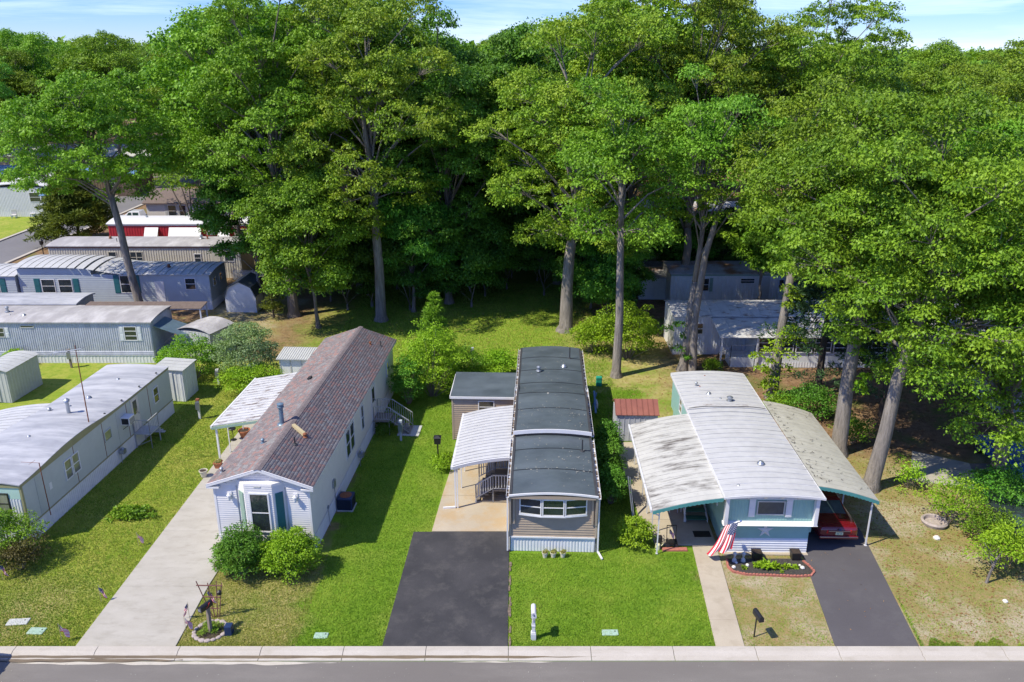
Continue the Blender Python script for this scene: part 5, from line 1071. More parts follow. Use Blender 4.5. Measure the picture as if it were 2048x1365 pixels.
# second trunk of the twin oak and shoots
e = MB(); e.tube([(12.95, 54.8, -.2), (12.9, 54.8, .1), (12.8, 54.9, 4), (13.2, 55, 8.5), (14.3, 55.3, 13)], [.42, .3, .26, .22, .12], 9)
t2 = thing('oak_tree', 'second stem of the twin oak, leaning right behind the teal home', 'tree', (0, 0, 0)); e.build('trunk', 'bark_pale', t2, smooth=True)
def blob_crown(seed, pts, per, leaf, lm, cr=.6, flat=.8, name='crown', droop=.35, wide=.5):
    r = np.random.default_rng(seed); C = np.array(pts, float); V, F = leaves(r, C, np.full(len(C), cr) * r.uniform(.7, 1.3, len(C)), per, leaf, flat, droop, wide); return npmesh(name, V, F, lm)
r = np.random.default_rng(3)
link('crown', blob_crown(21, [(13.6 + r.normal() * 1.3, 55 + r.normal() * 1.2, 12.5 + r.normal() * 1.3) for i in range(34)], 90, .24, OAK), t2)
# epicormic shoots clothing lower trunks: part of their trees
oaks = [o for o in COL.objects if o.name.startswith('oak_tree')]
def shoots(tree, pts, seed, lm=OAK, cr=.5): stuff(link('shoots', blob_crown(seed, pts, 95, .2, lm, cr), tree))
o10 = [o for o in oaks if 'leafy shoots' in o['label']][0]
shoots(o10, [(-.2 + r.normal() * .5, -.7 + r.normal() * .35, z) for z in np.linspace(.9, 5.0, 14)], 31, 'leaf_bright', .55); shoots(o10, [(.3, -.2, 6.5), (.5, -.3, 7.1), (.2, -.3, 7.6)], 32)
o11 = [o for o in oaks if 'inner of two' in o['label']][0]; shoots(o11, [(.2 + r.normal() * .9, -.3 + r.normal() * .5, 7.5 + r.normal() * .8) for i in range(10)], 33, LG); shoots(o11, [(.5, -.5, 4.6), (.7, -.5, 5.0), (.6, -.4, 4.2)], 36, 'leaf_bright', .3)
o9 = [o for o in oaks if o['label'].startswith('twin')][0]; shoots(o9, [(-.2 + r.normal() * .5, -.2 + r.normal() * .3, z) for z in (1.2, 1.7, 2.6, 3.2, 3.6)], 34, MP, .4)

# woods behind: every tree is its own, crowns share a few shapes
var = [gen_tree(40 + i, H=24, cb=5.5, Rr=6.5, lean=(r.normal() * .6, r.normal() * .6), r0=.36, nlobe=32, per=72, leaf=.34, lm=l_, clump=.95, low=-.6) for i, l_ in enumerate((OAK, LG, RO, MP, OAK))]
fr_ = random.Random(7); pl = []
def ok(x, y, d): return all((x - a) ** 2 + (y - b) ** 2 > d * d for a, b in pl)
spots = [(-23, 76, 1.08, 1), (-14.5, 77, 1.14, 0), (-8, 80, 1.05, 3), (-2, 79, .98, 3), (4.5, 78, 1.02, 3), (10, 74.5, 1.14, 2), (-25, 84, 1.10, 1), (19, 81, 1.12, 4), (-19, 87, 1.12, 2), (-11.5, 89, 1.08, 4), (-3, 90, .95, 1), (3, 88, .95, 0), (9, 98, 1.08, 1),
         (36.5, 77, .86, 0), (46, 75, .84, 2), (46, 60, .8, 0), (30, 86, .95, 1), (48, 90, .85, 4), (36, 46.5, .78, 1), (40, 100, .85, 1), (55, 100, .85, 0), (37, 63, .74, 4)]
spots += [(-64, 138, 1.02, 0), (-84, 150, 1.04, 1), (-47, 143, 1.08, 4), (-38, 130, 1.07, 2), (-29, 119, 1.10, 0), (68, 112, 1.0, 0), (62, 128, .95, 4), (-95, 165, 1.05, 0)]
for x, y, s_, v in spots: pl.append((x, y))
for i in range(900):
    x = fr_.uniform(-120, 110); y = fr_.uniform(96, 190)
    if x < -24 and y < 118 and x > -66: continue
    if -66 < x < -50 and y < 160: continue
    if x < -50 and y < 128: continue
    if abs(x) > .66 * y + 8: continue
    if 32 < x < 46 and y < 125: continue
    if ok(x, y, 8.6): pl.append((x, y)); spots.append((x, y, fr_.uniform(.82, .98) * (.97 if x < 20 else .86) , fr_.randrange(5)))
kinds = ['oak', 'bright green oak', 'red-tipped oak', 'dark maple', 'dense oak']
def over(x, y):
    u = 512 + 825 * x / (y * .943 + 3)
    for lim, nm in ((60, 'above the far-left yard'), (130, 'above the side street'), (190, 'above the red home'), (240, 'above the gambrel shed'), (290, 'above the grey-green bush'), (340, 'above the shingled ridge'), (390, 'above the side steps'), (440, 'above the cedar'), (490, 'above the brown storage box'), (540, 'straight behind the dark roof'),
                    (590, 'above the green utility box'), (640, 'above the slim oak'), (690, 'above the twin oak'), (740, 'above the teal home'), (790, 'above the sunroom'), (840, 'above the inner pale trunk'), (900, 'above the leaning trunk'), (960, 'above the blue car'), (5000, 'at the right edge')):
        if u < lim: return nm
for i, (x, y, s_, v) in enumerate(spots):
    dep = 'first row' if y < 84 else 'second row' if y < 96 else 'third row' if y < 112 else 'fourth row' if y < 130 else 'fifth row' if y < 150 else 'last row'
    lab = '%s in the %s of the woods, %s' % (kinds[v], dep, over(x, y))
    put_tree('oak_tree' if v != 3 else 'maple_tree', lab, var[v], (x, y, 0), fr_.uniform(0, 6.28), (s_ * fr_.uniform(.92, 1.1), s_ * fr_.uniform(.92, 1.1), s_), 'trees of the woods')
# understory saplings shading the woods floor
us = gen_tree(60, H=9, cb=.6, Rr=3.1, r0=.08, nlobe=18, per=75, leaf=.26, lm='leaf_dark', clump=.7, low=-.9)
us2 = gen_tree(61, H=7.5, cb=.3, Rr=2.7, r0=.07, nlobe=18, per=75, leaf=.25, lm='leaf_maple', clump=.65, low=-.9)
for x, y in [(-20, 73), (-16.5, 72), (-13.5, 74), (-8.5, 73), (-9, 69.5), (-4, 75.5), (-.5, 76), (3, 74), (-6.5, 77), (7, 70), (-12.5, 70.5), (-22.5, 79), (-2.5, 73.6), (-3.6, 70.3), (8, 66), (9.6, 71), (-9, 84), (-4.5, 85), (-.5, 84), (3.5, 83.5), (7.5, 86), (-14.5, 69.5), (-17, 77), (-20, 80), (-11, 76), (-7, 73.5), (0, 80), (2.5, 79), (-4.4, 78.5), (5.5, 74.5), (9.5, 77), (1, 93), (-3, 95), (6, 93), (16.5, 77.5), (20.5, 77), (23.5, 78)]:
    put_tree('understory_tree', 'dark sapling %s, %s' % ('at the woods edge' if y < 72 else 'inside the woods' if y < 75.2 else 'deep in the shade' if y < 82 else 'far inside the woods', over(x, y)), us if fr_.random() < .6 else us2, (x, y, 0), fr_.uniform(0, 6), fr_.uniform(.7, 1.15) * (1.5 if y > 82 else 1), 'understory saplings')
# multi-stem tree before the beige house
b = MB(); pts = []
for k, (dx, dy) in enumerate([(-2.4, 0), (-1.1, .4), (.3, -.3), (1.5, .3)]): b.tube([(k * .18 - .25, 0, -.1), (dx * .35, dy, 2.5), (dx, dy, 6.5)], [.14, .10, .05], 6)
mt = thing('maple_tree', 'multi-stemmed tree standing before the beige house with brown roof', 'tree', (-39.5, 101, 0)); b.build('trunk', 'bark_dark', mt, smooth=True)
link('crown', blob_crown(70, [(r.normal() * 3.0, r.normal() * 2.2, 8.5 + r.normal() * 1.6) for i in range(70)], 100, .3, LG, .95), mt)
# far woods to the horizon
r = np.random.default_rng(8); C = []; CR = []
for i in range(2600):
    y = 190 + 900 * r.random() ** 1.8; x = r.uniform(-.72, .72) * y
    h = (19.5 if x > 0.2 * y else 21.5) * r.uniform(.82, 1.04) + 2.2 * math.sin(x * .045 + y * .01) + (1.8 if x < -.3 * y else 0)
    C.append((x, y, h - 4)); CR.append(r.uniform(3.5, 6.5))
V, F = leaves(r, np.array(C), np.array(CR), 44, 1.55, .8, .2, .8); me = npmesh('far_woods', V, F, 'leaf_green')
o = link('far_woods', me); tag(o, 'distant wooded horizon beyond the mobile home park', 'woods', kind='stuff')

# conifers
def conifer(seed, H, Rb, n, lm, leaf=.16, base=.3, per=60, flat=.5, cr=.45, fuzzy=1):
    r = np.random.default_rng(seed); t = r.random(n) ** .8; z = base + (H - base) * t; rad = Rb * (1 - t) ** .8 * r.uniform(.5, 1.05, n) * fuzzy + .05; a = r.uniform(0, 6.28, n)
    C = np.stack([rad * np.cos(a), rad * np.sin(a), z + .15 * rad], 1); cr_ = cr * (1 - .55 * t) * r.uniform(.7, 1.2, n)
    V, F = leaves(r, C, cr_, per, leaf, flat, -.35, .22)
    b = MB(); b.tube([(0, 0, -.1), (0, 0, H * .5), (0, 0, H * .95)], [H * .022, H * .013, .01], 6)
    for i in range(0, n, 4): b.tube([(0, 0, max(.1, C[i][2] - .2)), tuple(C[i])], [.018, .006], 3, cap=False)
    o = b.build('trunk', 'bark_dark', None, fix=False); me = o.data; bpy.data.objects.remove(o); return me, npmesh('crown', V, F, lm)
put_tree('juniper_tree', 'large dark feathery juniper beside the side street on the left', conifer(80, 8.8, 4.8, 420, 'leaf_conifer', .50, .4, 120, .6, .85), (-51.2, 96, 0))
put_tree('cedar_tree', 'young pointed cedar standing in the shrubs behind the shingled home', conifer(81, 6.2, 1.6, 170, 'leaf_green', .2, .2, 70, .6, .42), (-5.3, 53.5, 0))
put_tree('cedar_tree', 'small thin cedar left of the tall oak behind the gambrel shed', conifer(82, 4.5, .9, 80, 'leaf_conifer', .2, .2, 70, .6, .4), (-20.4, 67.2, 0))
pn = conifer(83, 12, 3.8, 200, 'leaf_pine', .34, 2.0, 90, .5, .8)
put_tree('pine_tree', 'dark pine behind the carport, left of the big pale trunks', pn, (20.3, 50.5, 0)); put_tree('pine_tree', 'dark pine in the shade right of the big pale trunks', pn, (23.2, 47.2, 0), 2, .85)
put_tree('pine_tree', 'pine rising among the oaks on the central skyline', conifer(84, 25.5, 3.4, 260, 'leaf_grey', .5, 8, 80, .5, 1.1), (10.2, 84, 0))
put_tree('maple_tree', 'small red-leaved maple in the far yard across the side street', conifer(85, 3.2, 1.6, 60, 'leaf_plum', .3, .5, 60, .6, .6), (-65.6, 115, 0))
# shrubs
def shrub(label, loc, size, seed, lm, n=60, per=80, leaf=.11, cr=.36, top=.15, name='shrub', cat='bush', stems=True, low=.12, hol=.62, group=None):
    r = np.random.default_rng(seed); d = spread(r, n, -.6); sc = np.array(size) * r.uniform(hol, .92, (n, 1)); C = d * sc * (1 + top * r.normal(size=(n, 1))); C[:, 2] += size[2]; C[:, 2] = np.maximum(C[:, 2], low)
    V, F = leaves(r, C, cr * r.uniform(.7, 1.3, n), per, leaf, .75, .2)
    s = thing(name, label, cat, loc, 0, group); link('foliage', npmesh('foliage', V, F, lm), s)
    b = MB()
    for i in range(0, n, 5): b.tube([(C[i][0] * .1, C[i][1] * .1, -.02), tuple(C[i] * np.array([.5, .5, .55])), tuple(C[i])], [.025, .016, .006], 4, cap=False)
    b.build('stems', 'bark', s, fix=False); return s
shrub('round dark glossy bush left of the pair under the bay window', (-11.9, 30.9, 0), (1.15, 1.0, 1.05), 100, 'leaf_maple', 150, 95, .10, .30)
shrub('round bright yellow-green bush right of the pair under the bay window', (-9.75, 30.9, 0), (1.2, 1.0, 1.05), 101, 'leaf_bright', 150, 95, .10, .30)
shrub('loose green bush at the front corner of the silver-roofed home', (-22.9, 32.0, 0), (1.4, 1.0, 1.35), 102, 'leaf_green', 80, 75, .11, .4, .3)
shrub('bronze-leaved low bush in front of the silver-roofed home', (-21.9, 31.2, 0), (.9, .8, .75), 103, 'leaf_bronze', 50, 75, .10, .32, .3)
shrub('low weedy tuft on the lawn beside the concrete driveway', (-18.9, 35.6, 0), (.95, .55, .2), 104, 'leaf_green', 40, 60, .14, .22, .3)
shrub('big grey-green viburnum bush left of the white tall shed', (-18.0, 52.4, 0), (2.2, 1.9, 2.35), 105, 'leaf_grey', 150, 90, .13, .5)
shrub('bright green lower bush in front of the grey-green bush', (-17.3, 50.2, 0), (1.9, 1.1, 1.2), 106, 'leaf_bright', 90, 80, .12, .45)
shrub('bright green bush in front of the sagging shed', (-22.2, 53.6, 0), (1.9, 1.5, 1.5), 107, 'leaf_green', 110, 85, .12, .45)
shrub('small thin green bush by the grey ribbed home', (-24.7, 55.6, 0), (.9, .7, .7), 108, 'leaf_bright', 40, 70, .12, .35)
shrub('small leafy bush at the skirting of the grey ribbed home', (-36.0, 55.7, 0), (.75, .6, .7), 109, 'leaf_bright', 40, 70, .12, .35)
shrub('tall leafy shrub mass right of the shingled home rear corner', (-5.3, 50.5, 0), (2.1, 1.9, 2.5), 110, 'leaf_bright', 130, 85, .13, .5)
shrub('dark shrub between the shingled home and the shrub mass', (-6.7, 49.2, 0), (1.1, 1.2, 1.6), 111, 'leaf_maple', 80, 80, .12, .42)
shrub('pale green shrub behind the shrub mass', (-3.3, 53.0, 0), (1.6, 1.3, 1.3), 112, 'leaf_green', 80, 80, .13, .5)
shrub('low bright scrub behind the brown storage box', (-1.9, 52.0, 0), (1.9, 1.5, .7), 113, 'leaf_bright', 80, 70, .13, .45)
shrub('small bright sapling behind the dark-roofed home', (-.9, 54.0, 0), (1.1, .9, 1.0), 114, 'leaf_bright', 60, 70, .13, .4)
shrub('low weeds left of the brown storage box', (-3.2, 50.6, 0), (1.0, .9, .45), 115, 'leaf_green', 40, 60, .13, .35)
shrub('bright shrub around the slim oak at the lawn edge', (8.6, 57.5, 0), (2.4, 1.6, 2.0), 116, 'leaf_bright', 110, 75, .17, .6, .25)
shrub('bright shrub left of the slim oak at the lawn edge', (6.0, 58.8, 0), (1.4, 1.2, 1.3), 117, 'leaf_bright', 60, 75, .15, .5, .25)
shrub('tall hedge shrub nearest the rust-roofed shed', (5.35, 41.6, 0), (.65, .85, 1.15), 118, 'leaf_maple', 70, 80, .11, .36)
shrub('hedge shrub in the middle of the gap between the homes', (5.05, 39.2, 0), (.75, 1.0, 1.15), 119, 'leaf_maple', 75, 80, .11, .36)
shrub('hedge shrub nearest the street in the gap between the homes', (5.0, 36.8, 0), (.8, 1.0, 1.1), 120, 'leaf_maple', 75, 80, .11, .36)
shrub('small bright shrub at the front of the side patio', (5.75, 33.1, 0), (.75, .65, .68), 121, 'leaf_bright', 50, 75, .11, .3, .3)
shrub('low green plant beside the black lamp left of the awning patio', (-3.75, 40.6, 0), (.55, .9, .4), 122, 'leaf_bright', 36, 60, .10, .26)
shrub('dark low shrub against the shaded side of the shingled home', (-7.7, 45.2, 0), (.45, 1.2, .45), 123, 'leaf_dark', 30, 60, .10, .3)
shrub('airy yellow-green shrub beside the half-buried tyre ring', (21.3, 34.9, 0), (1.2, 1.0, 1.3), 124, 'leaf_bright', 46, 55, .12, .42, .35)
shrub('darker shrub between the two yellow-green shrubs at the right', (22.2, 33.2, 0), (1.0, .9, .9), 125, 'leaf_green', 44, 60, .12, .4, .3)
shrub('bright yellow-green small tree at the right front yard', (21.6, 30.7, .5), (1.35, 1.0, 1.0), 126, 'leaf_bright', 66, 60, .12, .42, .3)
shrub('sparse shrub behind the pale oak trunks', (19.9, 43.5, 0), (1.0, .9, .9), 127, 'leaf_green', 36, 50, .13, .4, .35)
shrub('wispy shrub right of the leaning oak trunk', (20.9, 38.4, 0), (.8, .7, .8), 128, 'leaf_bright', 24, 45, .12, .35, .4)
shrub('dark bush mass under the low oak branches at the right', (24.4, 36.3, 0), (1.6, 1.3, 1.2), 129, 'leaf_maple', 70, 70, .13, .45, .25)
shrub('shrub in the shade behind the carport', (18.7, 47.0, 0), (1.6, 1.2, 1.1), 130, 'leaf_maple', 70, 70, .13, .5, .25)
shrub('shade-dark bush left of the inner pale trunk', (16.9, 47.5, 0), (.9, .8, .7), 131, 'leaf_green', 40, 70, .13, .4, .25)
shrub('small shrub by the sunroom steps', (14.3, 54.9, 0), (.6, .5, .5), 132, 'leaf_green', 30, 60, .12, .3)

# grass blades, real geometry
def inrect(x, y, q): return (x > q[0] + q[1] * (y - 26)) & (x < q[2] + q[3] * (y - 26)) & (y > q[4]) & (y < q[5])
holes = [(-16.98, .024, -13.02, -.01, 25, 34.2), (-16.98, .024, -12.8, 0, 34.2, 46.9), (-13.75, .06, -9.42, .06, 32.3, 52), (-5.07, .04, -.14, .004, 25, 34.2), (-4.2, .04, 0, 0, 34.1, 43.8), (-3.9, .02, 0, 0, 43.7, 47), (-.35, .036, 3.63, .036, 32.4, 51.3), (6.45, -.04, 17.2, 0, 32.4, 47), (-27, .07, -22.95, .07, 33.2, 49)]
def blades(name, label, x0, x1, y0, y1, n, h, wd, m, seed, keep=None):
    r = np.random.default_rng(seed); x = r.uniform(x0, x1, n); y = y0 + (y1 - y0) * r.random(n) ** 1.25; k = np.ones(n, bool)
    jx = x + r.normal(size=n) * .035
    for hh in holes: k &= ~inrect(jx, y, hh)
    wl_ = 7.92 + (y - 26) * .072; k &= ~((x > wl_) & (x < wl_ + 1.12) & (y < 33.2)); dl = 12.5 + (y - 26) * .13; k &= ~((x > dl) & (x < dl + 3.35) & (y < 34))
    if keep is not None: k &= keep(x, y)
    x = x[k]; y = y[k]; n = len(x); a = r.uniform(0, 6.28, n); t = r.uniform(0, 6.28, n); hh = h * r.uniform(.5, 1.3, n)
    P = np.stack([x, y, np.full(n, -.005)], 1); s = np.stack([np.cos(a), np.sin(a), np.zeros(n)], 1) * wd; tip = P + np.stack([np.cos(t) * hh * .7, np.sin(t) * hh * .7, hh], 1)
    V = np.stack([P - s, P + s, tip], 1).reshape(-1, 3); o = link(name, npmesh(name, V, np.arange(n * 3).reshape(-1, 3), m)); tag(o, label, 'grass', kind='stuff')
blades('lush_grass', 'thick bright green lawn between the driveways', -8.4, 8.6, 26.06, 52, 230000, .075, .016, 'blade', 1)
blades('yellow_grass', 'mixed green and yellow lawn left of the concrete driveway', -24, -16.3, 26.06, 56, 110000, .07, .016, 'blade', 2)
blades('yellow_grass', 'straw-coloured grass mixed through the left lawn', -24, -16.3, 26.06, 56, 40000, .06, .016, 'blade_dry', 12)
blades('yellow_grass', 'dry yellowed grass around the stone ring and mailbox', -13.1, -8.4, 26.06, 32.3, 26000, .06, .016, 'blade_dry', 3)
blades('yellow_grass', 'thin green tufts in the dry grass around the stone ring', -13.1, -8.4, 26.06, 32.3, 9000, .07, .016, 'blade', 4)
blades('dry_grass', 'sparse dry grass right of the front path and carport driveway', 9, 24, 26.06, 42, 34000, .05, .018, 'blade_dry', 5)
blades('green_tufts', 'scattered green weeds in the dry right-hand yard', 9, 24, 26.06, 42, 26000, .07, .02, 'blade', 6, lambda x, y: np.sin(x * 2.3 + np.sin(y * 2.1) * 1.5) + np.sin(y * 3.1 + x) + np.random.default_rng(0).normal(size=len(x)) * .8 > .9)
blades('kerb_grass', 'green fringe of grass along the kerb at the right', 15.9, 21.2, 26.06, 26.7, 6000, .10, .016, 'blade', 7, lambda x, y: y - 26.06 < .25 + .22 * np.sin(x * 3.1) + .15 * np.sin(x * 7.7))
blades('kerb_grass', 'green fringe of grass along the edge of the carport driveway', 15.6, 16.3, 26.06, 29.5, 3000, .10, .016, 'blade', 17, lambda x, y: x < 15.95 + (y - 26) * .13)
blades('clearing_grass', 'mossy grass in the shaded woods clearing', -14, 7, 52, 78, 55000, .12, .022, 'blade', 8)
def litter(name, label, x0, x1, y0, y1, n, seed, z=.012, s0=.03, s1=.08, m='leaf_litter', zf=None):
    r = np.random.default_rng(seed); x = r.uniform(x0, x1, n); y = r.uniform(y0, y1, n); a = r.uniform(0, 6.28, n); l = r.uniform(s0, s1, n)
    P = np.stack([x, y, np.full(n, z)], 1); u = np.stack([np.cos(a), np.sin(a), r.normal(size=n) * .25], 1) * l[:, None]; v = np.stack([-np.sin(a), np.cos(a), r.normal(size=n) * .25], 1) * l[:, None] * .5
    V = np.stack([P - u, P - v, P + u, P + v + np.array([0, 0, .012])], 1).reshape(-1, 3); o = link(name, npmesh(name, V, np.arange(n * 4).reshape(-1, 4), m)); tag(o, label, 'leaf litter', kind='stuff')
litter('leaf_litter', 'fallen leaves scattered over the shaded ground behind the teal home', 6, 36, 44, 76, 16000, 1)
litter('leaf_litter', 'dead leaves on the dry yard at the right', 16.3, 26, 26.2, 44, 3500, 2)
litter('leaf_litter', 'dead leaves on the woods floor left of centre', -24, 6, 56, 80, 9000, 3)
litter('leaf_litter', 'fine debris on the street asphalt', -22, 24, 24.0, 25.3, 160, 4, .012, .012, .035, 'membrane_speck')
litter('leaf_litter', 'few leaves on the carport driveway', 13.4, 16, 27, 33, 22, 5, .04, .02, .05)

# ------------------------------------------------------------------ flags
def star(mb, c, ux, uy, r, mi):
    c = Vector(c); P = []
    for k in range(10):
        a = k * PI / 5; q = r if k % 2 == 0 else r * .4; P.append(tuple(c + ux * math.sin(a) * q + uy * math.cos(a) * q))
    n = ux.cross(uy) * .002
    mb.add(P + [tuple(c + n)], [(i, (i + 1) % 10, 10) for i in range(10)], mi)
def flag_mesh(fn, nu=26, stars=True, name='cloth'):
    b = MB(); nv = 26
    b.grid(fn, nu, nv, lambda i, j: 2 if (i < nu * .4 and j >= 12) else (0 if (j // 2) % 2 == 0 else 1))
    if stars:
        for rr in range(9):
            for cc in range(6 if rr % 2 == 0 else 5):
                u = .4 * (cc + .5 + (0 if rr % 2 == 0 else .5)) / 6; v = 12 / 26 + (14 / 26) * (rr + .5) / 9
                p = Vector(fn(u, v)); du = (Vector(fn(u + .01, v)) - p); dv = (Vector(fn(u, v + .01)) - p); n = du.cross(dv).normalized(); r_ = .016 * (du.length / .01) * 1.1
                for s in (1, -1): star(b, p + n * .004 * s, du.normalized(), dv.normalized(), r_, 1)
    me = bpy.data.meshes.new(name); me.from_pydata(b.v, [], b.f)
    for k in ('flag_red', 'flag_white', 'flag_blue'): me.materials.append(M[k])
    me.polygons.foreach_set('material_index', b.m); me.polygons.foreach_set('use_smooth', [True] * len(b.f)); me.update(); return me
bf = thing('flag', 'large American flag hanging from an angled pole at the front corner of the teal home', 'flag', (9.5, 31.95, 0))
P0 = Vector((.18, -.02, 1.75)); P1 = Vector((.42, -.95, 2.55))
b = MB(); b.tube([P0, P1], .018, 8); b.lathe(P1, [(.03, 0), (.045, .04), (.01, .1)], 8); b.build('pole', 'chrome', bf)
b = MB(); b.box(.12, .24, -.04, .04, 1.65, 1.82); b.build('bracket', 'chrome', bf)
def drape(u, v):
    h = P0.lerp(P1, .12 + .86 * v); w_ = 1 - .35 * math.sin(PI * min(1, u * 1.1))
    fold = .10 * math.sin(v * 13 + u * 2.2) * (.3 + u); 
    return (h.x - .10 - .12 * u - (1 - v) * (.10 + .58 * u ** .9) * (1 - .25 * math.sin(PI * u)) + fold * .25, h.y + fold + .10 * u, h.z - 1.5 * u - .12 * (1 - v) * u)
link('cloth', flag_mesh(drape, 30), bf)
fm = [flag_mesh(lambda u, v: (.02 + .42 * u * .55 + .02 * math.sin(u * 7), .05 * math.sin(u * 6 + v * 3), .72 - (1 - v) * .28 - .30 * u), 16, True),
      flag_mesh(lambda u, v: (.02 + .36 * u * .5 + .03 * math.sin(v * 7), .04 * math.sin(u * 7 + v * 5), .70 - (1 - v) * .22 - .36 * u), 16, True)]
b = MB(); b.tube([(0, 0, -.02), (0, 0, .74)], .009, 5); b.lathe((0, 0, .74), [(.014, 0), (.004, .05)], 6); st_ = b.build('stick', 'brass', None).data
bpy.data.objects.remove([o for o in COL.objects if o.name == 'stick'][0])
for i, (x, y, lab, rz, s_) in enumerate([
 (-17.42, 33.0, 'small American flag on a stick beside the driveway, nearest the weedy tuft', 0, .85), (-17.22, 28.87, 'small American flag spread wide at the left driveway edge, halfway to the street', .2, .95),
 (-17.6, 26.4, 'small American flag at the left driveway corner by the kerb', .3, 1), (-22.25, 30.4, 'small American flag at the left edge of the picture', .1, 1),
 (-12.95, 30.9, 'small furled American flag at the right driveway edge near the dark bush', 2.6, .9), (-13.1, 27.75, 'small American flag at the driveway edge left of the black mailbox, upper of two', 2.9, .95),
 (-12.95, 26.95, 'small American flag at the driveway edge left of the black mailbox, lower of two', .1, .9), (-12.55, 28.5, 'small American flag behind the wooden trellis', .2, 1.05), (7.3, 33.0, 'small American flag in a planter on the side patio front edge', 0, .8)]):
    f_ = thing('small_flag', lab, 'flag', (x, y, 0 if i < 8 else .25), rz, 'small stick flags'); f_.scale = (s_ * 1.15,) * 3; link('stick', st_, f_); link('cloth', fm[i % 2], f_)
# ------------------------------------------------------------------ mailboxes
def box_profile(w, h, n=8): return [(-w / 2, 0), (w / 2, 0)] + [(w / 2 * math.cos(PI * k / n), h - w / 2 + w / 2 * math.sin(PI * k / n)) for k in range(n + 1)]
def mailbox(label, loc, rz, boxm, z, tilt=0):
    t = thing('mailbox', label, 'mailbox', loc, rz)
    b = MB(); P = [(x, q + z) for x, q in box_profile(.19, .24)]; b.prism(P, -.28, .28); o = b.build('box', boxm, t)
    b = MB(); P = [(x * 1.06, (q - .12) * 1.06 + .12 + z) for x, q in box_profile(.19, .24)]; b.prism(P, -.30, -.281); b.build('door', boxm, o); return t, o
t, o = mailbox('white decorative post mailbox on the bright green front lawn', (.84, 26.6, 0), R(0), 'white_paint', 1.22)
b = MB(); b.box(-.06, .06, -.06, .06, 0, 1.2); b.box(-.1, .1, -.1, .1, 0, .3); b.box(-.085, .085, -.085, .085, .3, .36); b.box(-.09, .09, -.2, .2, 1.17, 1.22); b.bar((0, -.18, 1.17), (0, -.05, .85), .05); b.box(-.075, .075, -.075, .075, .62, .68); b.build('post', 'white_paint', t)
b = MB(); b.box(.101, .108, -.02, .0, 1.3, 1.42, 0); b.box(.101, .11, -.02, .06, 1.39, 1.42); b.build('flag', 'blade_red', o)
b = MB(); b.tube([(-.05, -.305, 1.36), (0, -.306, 1.40), (.03, -.306, 1.36), (.0, -.306, 1.31), (.05, -.306, 1.30)], .012, 4); b.build('emblem', 'navy', o)
t, o = mailbox('black mailbox on a thin metal post in the dry grass beside the front path', (9.58, 26.6, 0), R(10), 'black', 1.02)
b = MB(); b.tube([(0, .12, 0), (0, .1, 1.02)], .028, 6); b.build('post', 'black', t)
t, o = mailbox('black mailbox with red flag on a leaning wood post inside the stone ring', (-12.0, 26.9, 0), R(-28), 'black', 1.22)
b = MB(); b.bar((0, .05, 0), (-.02, .1, 1.22), .12); b.build('post', 'weathered_wood', t)
b = MB(); b.tube([(.10, -.06, 1.28), (.10, .06, 1.34), (.10, .08, 1.42), (.10, .14, 1.43)], .014, 5); b.build('flag', 'blade_red', o)
b = MB(); b.lathe((0, -.302, 1.34), [(.06, 0), (.06, .01)], 10); b.box(-.07, .07, -.305, -.301, 1.25, 1.3); b.build('door_plate', 'galv', o)
# stone ring, plants inside
rg = thing('flower_bed', 'ring of rounded stones around the leaning wood mailbox post', 'flower bed', (-12.0, 27.05, 0)); r = random.Random(5)
for k in range(17):
    a = 2 * PI * k / 17; rx, ry = .62 + r.uniform(-.03, .03), .60; c = (rx * math.cos(a), ry * math.sin(a)); w_ = r.uniform(.10, .135)
    b = MB(); b.lathe((0, 0, -.03), [(w_ * .9, 0), (w_, .04), (w_ * .95, .09), (w_ * .6, .115)], 9, sx=r.uniform(1.0, 1.3), sy=.8); o = b.build('stone', 'ring_stone', rg); o.location = (c[0], c[1], 0); o.rotation_euler = (0, 0, a + PI / 2)
b = MB(); b.lathe((0, 0, 0), [(.52, -.05), (.5, .02), (.3, .05)], 16); b.build('soil', 'soil', rg)
rr_ = np.random.default_rng(2); V, F = leaves(rr_, np.stack([rr_.uniform(-.35, .35, 22), rr_.uniform(-.35, .35, 22), rr_.uniform(.05, .18, 22)], 1), np.full(22, .13), 60, .10, .8, -.6, .2); stuff(link('bed_plants', npmesh('bed_plants', V, F, 'blade'), rg))
tag((lambda b: (b.box(-11.35, -11.08, 26.75, 27.05, 0, .42), b.build('storage_bin', 'navy'))[1])(MB()), 'small navy blue box standing right of the stone ring', 'box')
tr = thing('trellis', 'rustic reddish wooden trellis behind the black mailbox', 'trellis', (-12.1, 27.9, 0))
b = MB()
for i, x in enumerate((-.12, -.03, .08, .16)): b.bar((x, 0, 0), (x * (5 if x < 0 else 2.6) + .02, 0, 1.75 - .08 * (i % 2)), .03)
b.build('upright', 'red_wood', tr)
for z, a in ((1.55, .62), (1.0, .42), (.45, .25)): b = MB(); b.bar((-a * .95, -.02, z + .02), (a * .75, -.02, z), .035); b.build('crossbar', 'red_wood', tr)
b = MB(); b.lathe((.3, -.02, 1.12), [(.02, 0), (.09, .03), (.10, .16), (.02, .22)], 8); tag(b.build('hanging_feeder', 'black'), 'small black feeder hanging on the wooden trellis', 'bird feeder').location = (-12.1, 27.9, 0)
